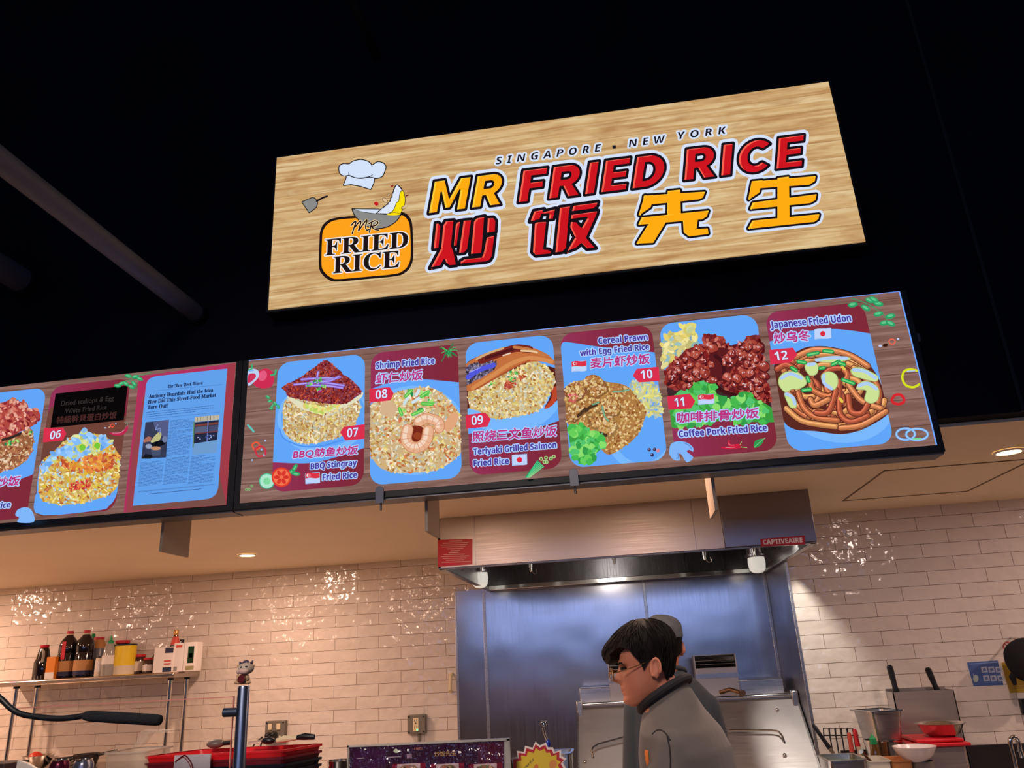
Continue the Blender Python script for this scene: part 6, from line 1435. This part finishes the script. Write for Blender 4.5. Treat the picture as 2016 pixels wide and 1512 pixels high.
tc_ = n_1.new('ShaderNodeTexCoord'); t_ = n_1.new('ShaderNodeTexNoise'); t_.inputs['Scale'].default_value = 26; t_.inputs['Detail'].default_value = 3; l_1.new(tc_.outputs['Object'], t_.inputs['Vector']); bp_ = n_1.new('ShaderNodeBump'); bp_.inputs['Strength'].default_value = .9; bp_.inputs['Distance'].default_value = .02; l_1.new(t_.outputs['Fac'], bp_.inputs['Height']); l_1.new(bp_.outputs[0], b_1.inputs['Normal'])
A.build('menu_sheet', t, m_)
# starburst card on a clip
YS = -.66; M_red2 = mat('red_card', (190, 26, 34), .4)
sb = P(1062, 1500, YS); t = empty('starburst_sign', (sb[0], YS, CZ), 'yellow starburst card with red border on the counter', 'sign')
star = pts('1452,640 1440,560 1452,470 1452,388 1505,380 1500,330 1560,338 1570,288 1630,304 1655,252 1692,284 1742,260 1760,302 1800,300 1815,338 1868,320 1868,372 1912,392 1880,425 1905,470 1870,520 1880,640')
A = sheet(YS, .0015, (660, 1400), 4.2); cx, cy = 1680, 540; A.poly(star, (226, 206, 196)); A.poly([(cx+(x-cx)*.92, cy+(y-cy)*.93) for x, y in star], (176, 30, 36)); A.poly([(cx+(x-cx)*.80, cy+(y-cy)*.82) for x, y in star], (212, 176, 40))
A.text('SHOW US', 'b', (1535, 520), (1642, 408), 24, (40, 34, 26)); A.ell((1800, 440), 32, 38, (206, 130, 60), .4); A.poly(spl(pts('1640,470 1670,440 1680,480 1660,640 1620,640'), 3, True), (200, 110, 50)); A.build('printed_face', t, PRINT)
g = G(); q = [P(660+x/4.2, 1400+y/4.2, YS) for x, y in star]; g.prism(q, (0, .003, 0)); obj('card', g, M_white, t); obj('card_stem', G().bx(sb[0]-.01, sb[0]+.01, YS+.003, YS+.008, CZ, sb[2]), M_clear, t)
A = sheet(YS, .0035, (660, 1400), 4.2); arm = spl(pts('1362,640 1366,440 1378,385 1410,368 1440,378 1460,410 1468,470 1478,640'), 3, True); A.poly(arm, (30, 18, 20)); A.poly([(1418+(x-1418)*.8, 520+(y-520)*.86) for x, y in arm], (190, 24, 34)); A.build('red_tab', t, PRINT, label='red rounded tab at the left of the card')
# chrome clip with blue bead behind the starburst
yk = -.62; pp = [P(660+x/4.2, 1400+y/4.2, yk) for x, y in ((1725, 112), (1722, 150), (1735, 200), (1752, 240), (1765, 290))]
t = empty('clip_holder', (pp[-1][0], yk, CZ), 'chrome ball clip on a stem with blue bead behind the starburst', 'clip holder')
obj('stem', G().tube([tuple(q) for q in pp]+[(pp[-1][0], yk, CZ)], .0032, 8), M_chrome, t); obj('ball', G().ball(pp[0], .0075).ball(P(660+1712/4.2, 1400+95/4.2, yk), .0045).ball(P(660+1740/4.2, 1400+95/4.2, yk), .0045), M_chrome, t); obj('bead', G().ball(P(660+1760/4.2, 1400+268/4.2, yk), (.006, .006, .010)), mat('blue_bead', (30, 50, 150), .2), t); obj('foot', G().lathe([(.03, 0), (.03, .004), (.006, .01)], (pp[-1][0], yk, CZ), 18), M_chrome, t)

# small things at the lower edge of the photo
x0, x1 = P(-46, 1503, -.45)[0], P(34, 1503, -.45)[0]; zb = P(20, 1503, -.5)[2]
obj('dark_box', G().bx(x0, x1, -.5, -.40, CZ, zb), mat('dark_brown_carton', (64, 44, 44), .6), bev=.002, label='dark brown box on the counter at the lower left corner', cat='box')
q = [P(u, v, -.55) for u, v in ((34, 1497), (52, 1502), (70, 1513))]
obj('paper_napkin', G().prism([tuple(q[0]), tuple(q[1]), tuple(q[2]), (q[2][0], -.55, CZ), (q[0][0], -.55, CZ)], (0, .012, 0)), M_white, bev=.002, label='white folded napkin beside the dark box at lower left', cat='napkin')
x0, x1 = P(1058, 1483, -.45)[0], P(1127, 1483, -.45)[0]; zb = P(1116, 1483, -.5)[2]
obj('steel_pan', G().loft([squarering(((x0+x1)/2, -.45), (x1-x0)/2*.86, .045, CZ, .008), squarering(((x0+x1)/2, -.45), (x1-x0)/2*.95, .05, zb-.003, .008), squarering(((x0+x1)/2, -.45), (x1-x0)/2*1.03, .056, zb-.003, .008), squarering(((x0+x1)/2, -.45), (x1-x0)/2*1.03, .056, zb, .008), squarering(((x0+x1)/2, -.45), (x1-x0)/2*.9, .047, zb, .008), squarering(((x0+x1)/2, -.45), (x1-x0)/2*.82, .042, CZ+.004, .008)]), M_chrome, base=((x0+x1)/2, -.45, CZ), label='small steel pan half hidden behind the starburst card', cat='pan')
q0, q1 = P(889, 1326, 2.69), P(888, 1362, 2.69)
obj('grab_bar', G().tube([(q0[0], 2.699, q0[2]), (q0[0], 2.665, q0[2]-.012), (q1[0], 2.665, q1[2]+.012), (q1[0], 2.699, q1[2])], .010, 10), M_ivory, label='cream grab bar on the tiled wall at the left edge of the steel panel', cat='grab bar')

# ================================================================== the two cooks
def skinmat(name, c, c2):
    m, n, l, b = _nt(name); b.inputs['Roughness'].default_value = .48
    b.inputs['Subsurface Weight'].default_value = .12; b.inputs['Subsurface Radius'].default_value = (.02, .008, .004); b.inputs['Subsurface Scale'].default_value = .5
    tc = n.new('ShaderNodeTexCoord'); t = n.new('ShaderNodeTexNoise'); t.inputs['Scale'].default_value = 22; l.new(tc.outputs['Object'], t.inputs['Vector'])
    r = n.new('ShaderNodeValToRGB'); r.color_ramp.elements[0].position = .35; r.color_ramp.elements[1].position = .65; r.color_ramp.elements[0].color = lin(c); r.color_ramp.elements[1].color = lin(c2)
    l.new(t.outputs['Fac'], r.inputs[0]); l.new(r.outputs[0], b.inputs['Base Color']); return m
M_skin = skinmat('warm_skin', (200, 122, 94), (210, 134, 104))
M_hair = mat('black_hair', (22, 17, 15), .65, spec=.18, noise=.25, nscale=90, bump=.5, bscale=160, stretch=(1, 1, .25))
M_shirt = mat('charcoal_cotton', (96, 88, 84), .85, noise=.10, nscale=5, bump=.35, bscale=9, sheen=.15)
M_collar = mat('charcoal_ribbed_collar', (34, 31, 35), .85, bump=.3, bscale=120)
M_shirt2 = mat('slate_cotton', (48, 57, 68), .85, noise=.10, nscale=5, bump=.35, bscale=9, sheen=.15)
M_pants = mat('black_trousers', (30, 30, 34), .85); M_shoe = mat('black_shoe_rubber', (18, 18, 18), .6)
M_cap = mat('grey_cloth_cap', (84, 90, 98), .9, noise=.18, nscale=22, bump=.6, bscale=30)
M_lip = mat('lip_skin', (176, 96, 84), .45); M_frame = mat('gold_wire_frame', (170, 128, 84), .3, metal=.8); M_eye = mat('dark_eye', (30, 22, 20), .2)
HT = [(-.004, .072, .022, .016), (.006, .088, .008, .034), (.018, .093, -.010, .044), (.032, .091, -.030, .053), (.045, .092, -.045, .058), (.060, .093, -.058, .063), (.075, .091, -.066, .067), (.095, .087, -.074, .071), (.115, .084, -.082, .074), (.135, .090, -.088, .076), (.155, .091, -.090, .077), (.175, .083, -.088, .075), (.195, .064, -.076, .066), (.21, .040, -.056, .05), (.22, .014, -.028, .028), (.224, 0, -.012, .008)]
def hs(z):
    z = max(HT[0][0], min(HT[-1][0], z))
    for a, b in zip(HT, HT[1:]):
        if z <= b[0]:
            t = (z-a[0])/(b[0]-a[0]); t2 = t; return tuple(a[k]+(b[k]-a[k])*t2 for k in (1, 2, 3))
    return HT[-1][1:]
def hp(a, z):
    xf, xb, w = hs(z); xm, rx = (xf+xb)/2, (xf-xb)/2; c, s = math.cos(a), math.sin(a); p = .86
    return np.array([xm+rx*math.copysign(abs(c)**p, c), w*math.copysign(abs(s)**p, s), z])
def face(a, z):
    q = hp(a, z); x, y = q[0], q[1]
    if math.cos(a) > .2:
        gz = lambda c, s: math.exp(-((z-c)/s)**2); gy = lambda c, s: math.exp(-((y-c)/s)**2)
        nose = (.023*gz(.080, .012)+.014*gz(.097, .014)+.006*gz(.113, .012))*math.exp(-(y/(.0085 if z > .095 else .0125))**2)
        wing = .007*gz(.078, .008)*(gy(.013, .007)+gy(-.013, .007))
        lips = (.0065*gz(.0535, .0055)+.006*gz(.041, .006)-.004*gz(.0475, .0025))*math.exp(-(y/.02)**2)
        chin = .006*gz(.016, .012)*math.exp(-(y/.02)**2)
        eye = -.011*gz(.112, .011)*(gy(.031, .016)+gy(-.031, .016)); lid = .005*gz(.109, .006)*(gy(.031, .011)+gy(-.031, .011))
        brow = .004*gz(.129, .008)*(gy(.03, .02)+gy(-.03, .02)); cheek = .003*gz(.085, .02)*(gy(.04, .018)+gy(-.04, .018))
        q = q+np.array([nose+wing+lips+chin+eye+lid+brow+cheek, 0, 0])
    return q
class Frame:
    def __init__(s, O, yaw, pitch, roll=0.0, k=1.0):
        a, p = math.radians(yaw), math.radians(pitch)
        f = np.array([math.cos(p)*math.cos(a), math.cos(p)*math.sin(a), -math.sin(p)]); l = np.array([-math.sin(a), math.cos(a), 0.0]); u = np.cross(f, l)
        r = math.radians(roll); s.f = f; s.l = l*math.cos(r)+u*math.sin(r); s.u = u*math.cos(r)-l*math.sin(r); s.O = np.array(O, float); s.k = k
    def __call__(s, p): return tuple(s.O+s.k*(p[0]*s.f+p[1]*s.l+p[2]*s.u))
    def M(s): return Matrix([[s.f[i], s.l[i], s.u[i]] for i in range(3)])
def head_geo(g, F):
    zs = [-.004+.228*(i/75) for i in range(76)]; n = 84
    g.loft([[F(face(2*math.pi*i/n, z)) for i in range(n)] for z in zs])
    for sd in (1, -1):
        rt = F.M() @ Matrix.Rotation(math.radians(-14), 3, 'Y') @ Matrix.Rotation(math.radians(sd*-14), 3, 'Z')
        c = F((-.012, sd*.078, .096)); g.ball(c, (.0165*F.k, .0042*F.k, .030*F.k), 20, 14, rt)
        ring = [Vector(c)+rt @ Vector((.015*F.k*math.cos(t), sd*.0055*F.k, .029*F.k*math.sin(t))) for t in [math.radians(d) for d in range(-60, 215, 14)]]
        g.tube(ring, .0046*F.k, 8)
def fuse(name, g, voxel, m, parent, smooth=4, label=None):
    """melt overlapping shapes into one continuous skin"""
    me = g.mesh('melt'); o = bpy.data.objects.new('melt', me); COL.objects.link(o)
    r = o.modifiers.new('r', 'REMESH'); r.mode = 'VOXEL'; r.voxel_size = voxel
    s = o.modifiers.new('s', 'SMOOTH'); s.iterations = smooth; s.factor = .5
    dg = bpy.context.evaluated_depsgraph_get(); m2 = bpy.data.meshes.new_from_object(o.evaluated_get(dg)); bpy.data.objects.remove(o); bpy.data.meshes.remove(me)
    off = wloc(parent); m2.transform(Matrix.Translation(-off)); m2.name = name; m2.materials.clear(); m2.materials.append(m); m2.shade_smooth()
    q = bpy.data.objects.new(name, m2); COL.objects.link(q); q.parent = parent
    return tag(q, label)
def hairshell(F, zlow, thick, jit=.0022, strands=0, crown=.224, na=72, nt=16):
    g = G(); cc = np.array([-.003, 0, .115]); rr = np.array([.092, .077, .11])
    def at(a, t, extra=0.0):
        zl = zlow(a); z = crown-(crown-zl)*(1-math.cos(t*math.pi/2))**.8 if t > 0 else crown
        z = crown-(crown-zl)*t**1.35
        q = hp(a, z); n = (q-cc)/rr**2; n = n/np.linalg.norm(n); return q+n*(thick(a, z, t)+extra)
    cols = []
    for i in range(na):
        a = -math.pi+2*math.pi*i/na; w = [.5*math.sin(7*a+3)+.5*math.sin(17*a)+.4*math.sin(29*a+1)]
        col = [at(a, .02+.98*j/nt, jit*w[0]*min(1, 3*j/nt)) for j in range(nt+1)]; col.append(hp(a, zlow(a)+.002)*[.97, .97, 1]+np.array([0, 0, 0])); cols.append([F(p) for p in col])
    rings = [[cols[i][j] for i in range(na)] for j in range(nt+2)]; g.loft(rings)
    for _ in range(strands):
        a = R.uniform(-math.pi, math.pi); sw = R.uniform(-.25, .25); t0 = R.uniform(.0, .55); L = R.uniform(.25, .5); e = R.uniform(-.001, .003)
        pth = [F(at(a+sw*k/6, min(1.0, t0+.05+L*k/6), e+.0015*math.sin(math.pi*k/6))) for k in range(7)]
        g.tube(pth, [.0006, .0014, .0018, .0018, .0016, .0012, .0004], 5)
    return g
def limb(g, p, r): g.tube(spl([tuple(q) for q in p], 4), [x[0] for x in spl([(q, 0.0) for q in r], 4)], 18); [g.ball(q, s) for q, s in ((p[0], r[0]), (p[-1], r[-1]))]
def person(label, base, yaw, secs, head, arms, shirt_m, sleeve_r, group=None, detail=.0036, kind=1, dip=.02):
    root = empty('person', (base[0], base[1], 0), label, 'person', group)
    B = Frame((base[0], base[1], 0), yaw, 0)
    def ring(s, grow=0.0, n=36, dip=0.0): z, f, w, d = s; return [B((f+(d+grow)*math.cos(2*math.pi*i/n), (w+grow)*math.copysign(abs(math.sin(2*math.pi*i/n))**.85, math.sin(2*math.pi*i/n)), z-dip*math.cos(2*math.pi*i/n))) for i in range(n)]
    g = G(); g.loft([ring(s) for s in secs]); head_geo(g, head)
    nk = secs[-1]; na = np.array(B((nk[1]-.005, 0, nk[0]-.05))); nb = np.array(head((-.022, 0, .055)))
    g.tube([na, na*.5+nb*.5, nb, nb*.6+np.array(head((-.02, 0, .1)))*.4], [.064, .056, .054, .05], 24)
    for A_ in arms:
        pp = [np.array(B(q)) for q in A_['p']]; limb(g, pp, A_['r'])
        el, wr = pp[-2], pp[-1]; d = (wr-el)/np.linalg.norm(wr-el); sd = A_['s']; l = np.array(B.l)*sd; up = np.cross(d, l); up /= np.linalg.norm(up); l2 = np.cross(up, d)
        pc = wr+d*.055; g.ball(pc, (.045, .036, .017), 14, 10, Matrix([[d[i], l2[i], up[i]] for i in range(3)]))
        for k, (o, ln) in enumerate(((.03, .066), (.01, .076), (-.01, .07), (-.028, .055))): f0 = wr+d*.088+l2*o; g.tube([f0, f0+d*ln*.5-up*.006, f0+d*ln*.85-up*.022, f0+d*ln-up*.032], [.0095, .009, .0082, .006], 10)
        t0 = wr+d*.025+l2*.032; g.tube([t0, t0+d*.025+l2*.02-up*.006, t0+d*.055+l2*.022-up*.016], [.012, .0105, .008], 10)
    hipz = secs[0][0]
    for sd in (1, -1): g.tube([B((secs[0][1], sd*.085, hipz+.05)), B((secs[0][1]+.01, sd*.09, .5)), B((secs[0][1]-.01, sd*.09, .09))], [.078, .052, .036], 18); g.ball(B((secs[0][1]+.05, sd*.09, .05)), (.12, .042, .04), rot=B.M())
    body = fuse('body', g, detail, M_skin, root, 3)
    # clothes
    g = G(); g.loft([ring(s, .012) for s in secs[:-3]]+[ring(secs[-3], .012, dip=dip*.4), ring(secs[-2], .010, dip=dip*.8), ring((secs[-1][0]-.008, secs[-1][1], secs[-1][2], secs[-1][3]), .006, dip=dip)])
    for A_ in arms: pp = [np.array(B(q)) for q in A_['p']]; limb(g, [pp[0]+np.array([0, 0, .004]), pp[0]*.4+pp[1]*.6, pp[1]*.97+pp[0]*.03], sleeve_r)
    fuse('shirt', g, .0065, shirt_m, root, 7)
    s = secs[-1]; g = G(); c0 = [B((s[1]+(s[3]+.015)*math.cos(t*.1745), (s[2]+(.018 if kind == 1 else .014))*math.sin(t*.1745), s[0]+(-.007 if kind == 1 else -.002)-dip*math.cos(t*.1745))) for t in range(37)]
    g.tube(c0, .0135 if kind == 1 else .009, 10); obj('collar', g, M_collar if kind == 1 else shirt_m, root)
    g = G()
    for sd in (1, -1): g.tube([B((secs[0][1], sd*.085, hipz+.09)), B((secs[0][1]+.01, sd*.09, .5)), B((secs[0][1]-.005, sd*.09, .07))], [.098, .075, .062], 20)
    g.loft([ring((hipz-.05, secs[0][1], secs[0][2], secs[0][3]), .012), ring((hipz+.12, secs[0][1], secs[1][2], secs[1][3]), .013)]); obj('trousers', g, M_pants, root)
    for sd in (1, -1): g = G(); g.loft([[B((secs[0][1]+.05+rx*math.cos(i*.3142), sd*.09+.052*math.sin(i*.3142)*ry, z)) for i in range(20)] for z, rx, ry in ((0, .145, 1), (.03, .145, 1), (.07, .12, .9), (.10, .06, .8))]); obj('shoe', g, M_shoe, root)
    return root, B
# --- cook in front: facing left, looking down
E1 = P(1291, 1316, -.125)
yaw1 = 187; kh = 1.0
H1 = Frame((0, 0, 0), yaw1, 7, 0, kh); H1.O = np.array([E1[0], -.125, E1[2]])-(np.array(H1((-.012, .078, .096))))
secs = [(.93, -.02, .150, .110), (1.08, .01, .150, .105), (1.20, .058, .165, .118), (1.30, .066, .178, .120), (1.37, .070, .188, .114), (1.425, .078, .172, .098), (1.468, .100, .112, .080), (1.505, .112, .072, .068), (1.535, .117, .066, .062)]
arms = [dict(p=[(.062, .145, 1.385), (.09, .205, 1.16), (.33, .18, 1.10)], r=[.052, .042, .028], s=1), dict(p=[(.062, -.145, 1.385), (.09, -.205, 1.16), (.33, -.18, 1.10)], r=[.052, .042, .028], s=-1)]
r1, B1 = person('person in charcoal T-shirt and glasses, head bowed to the left', (.197, -.083), 158, secs, H1, arms, M_shirt, [.056, .062, .062], dip=.045)
def zl1(a):
    d = math.degrees(a); ad = abs(d)
    tab = [(0, .142), (25, .150), (42, .166), (60, .160), (72, .128), (80, .096), (88, .122), (104, .124), (118, .088), (140, .050), (180, .040)]
    for p, q in zip(tab, tab[1:]):
        if ad <= q[0]: t = (ad-p[0])/(q[0]-p[0]); return p[1]+(q[1]-p[1])*t
    return .04
def zl1b(a):
    d = math.degrees(a)
    if -55 < d < 22: return .128+.010*max(0, d)/22
    return zl1(a)
def th1(a, z, t):
    f = max(0, math.cos(a))**1.5; top = max(0, min(1, (z-.13)/.09)); b = .008+.017*top
    if z < .13: b = .005+.003*max(0, (z-.04)/.09)
    return b+.031*f*math.exp(-((z-.143)/.042)**2)
obj('hair', hairshell(H1, zl1b, th1, .0024, 520), M_hair, r1)
for sd in (1, -1):
    obj('eyebrow', G().tube([H1((.096-abs(y)*.28+.0, sd*abs(y), z)) for y, z in ((.014, .124), (.028, .129), (.042, .128), (.052, .122))], [.0018, .003, .0028, .001], 8), M_hair, r1)
    obj('eye', G().ball(H1((.079, sd*.031, .1115)), (.012, .014, .006), rot=H1.M()), M_eye, r1)
obj('lips', G().tube([H1((.0935-abs(y)**2*18, y, .0475)) for y in (-.021, -.012, 0, .012, .021)], [.001, .0034, .0042, .0034, .001], 8), M_lip, r1)
gl = obj('glasses', G().tube([H1((.116+.0035*math.cos(t*.3307+.5), .0335+.025*math.cos(t*.3307), .098+.020*math.sin(t*.3307))) for t in range(20)], .0015, 7).tube([H1((.116+.0035*math.cos(t*.3307+.5), -.0335-.025*math.cos(t*.3307), .098+.020*math.sin(t*.3307))) for t in range(20)], .0015, 7).tube([H1((.119, .009, .103)), H1((.122, 0, .106)), H1((.119, -.009, .103))], .0014, 7), M_frame, r1)
for sd in (1, -1):
    obj('temple_arm', G().tube([H1((.113, sd*.058, .104)), H1((.10, sd*.071, .106)), H1((.05, sd*.080, .112)), H1((0, sd*.081, .121)), H1((-.02, sd*.080, .116))], .0016, 7), M_frame if sd > 0 else M_frame, gl)
    obj('lens', G().loft([[H1((.1155+e, sd*.0335+.024*math.cos(t*.314), .098+.019*math.sin(t*.314))) for t in range(20)] for e in (0, .0008)]), M_glass, gl)
# orange print on the chest, following the cloth
def chest(an, z): 
    for s0, s1 in zip(secs, secs[1:]):
        if s0[0] <= z <= s1[0]: q = (z-s0[0])/(s1[0]-s0[0]); s_ = [s0[k]+(s1[k]-s0[k])*q for k in range(4)]
    c, s2 = math.cos(an), math.sin(an); return B1((s_[1]+(s_[3]+.0145)*c, (s_[2]+.0145)*s2, z))
g = G(); g.loft([[chest(math.radians(an), z) for z in [1.28+k*.012 for k in range(10)]]+[chest(math.radians(an), 1.394-k*.012+.0) for k in range(1, 2)] for an in range(8, 74, 6)], cap=False)
obj('chest_print', g, mat('orange_print', (226, 120, 44), .6), r1)
# sleeve seam laid on the cloth
from mathutils.bvhtree import BVHTree
so = [o for o in r1.children if o.name.startswith('shirt')][0]; bv = BVHTree.FromPolygons([tuple(v.co+wloc(so)) for v in so.data.vertices], [tuple(p.vertices) for p in so.data.polygons])
def oncloth(path, r, nm):
    o = []
    for u, v in spl(path, 5):
        d = AF*F_PX+AR*(u-1008.0)-AU*(v-756.0); hit = bv.ray_cast(Vector(CAM), Vector(d).normalized())
        if hit[0] is not None: o.append(hit[0])
    if len(o) > 3: obj(nm, G().tube(o, r, 8), M_collar, r1)
oncloth([(1284, 1446), (1290, 1440), (1298, 1437), (1306, 1440), (1313, 1447), (1320, 1458)], .0022, 'sleeve_seam')
oncloth([(1313, 1447), (1318, 1470), (1320, 1490), (1320, 1512)], .0022, 'sleeve_seam')
# --- cook behind: back turned, grey cap
E2 = P(1343, 1279, .93)
H2 = Frame((0, 0, 0), 96, 8, 0, 1.0); O2 = np.array(H2((-.012, -.078, .096))); H2.O = np.array([E2[0]-O2[0], .93-O2[1]+.0, E2[2]-O2[2]])
secs2 = [(.93, -.02, .155, .112), (1.08, -.01, .150, .105), (1.22, .0, .170, .118), (1.34, .005, .172, .118), (1.43, .01, .170, .108), (1.485, .015, .150, .09), (1.525, .022, .115, .075), (1.55, .028, .085, .066), (1.572, .032, .064, .060)]
arms2 = [dict(p=[(.0, .145, 1.42), (.01, .172, 1.18), (.24, .15, 1.10)], r=[.050, .040, .028], s=1), dict(p=[(.0, -.145, 1.42), (.01, -.172, 1.18), (.24, -.15, 1.10)], r=[.050, .040, .028], s=-1)]
r2, B2 = person('person in slate T-shirt and grey cap, back turned, at the range', (H2.O[0]+.005, .915), 92, secs2, H2, arms2, M_shirt2, [.058, .060, .060], detail=.005, kind=2)
zl2 = lambda a: .115-.06*max(0, -math.cos(a))**.7 if abs(math.degrees(a)) > 75 else .15
obj('hair', hairshell(H2, zl2, lambda a, z, t: .006, .0012, 60), M_hair, r2)
obj('cap', hairshell(H2, lambda a: .150-.018*max(0, -math.cos(a)), lambda a, z, t: .012+.010*max(0, min(1, (z-.14)/.05))+.004*math.sin(3*a+z*60), .0012, 0), M_cap, r2)
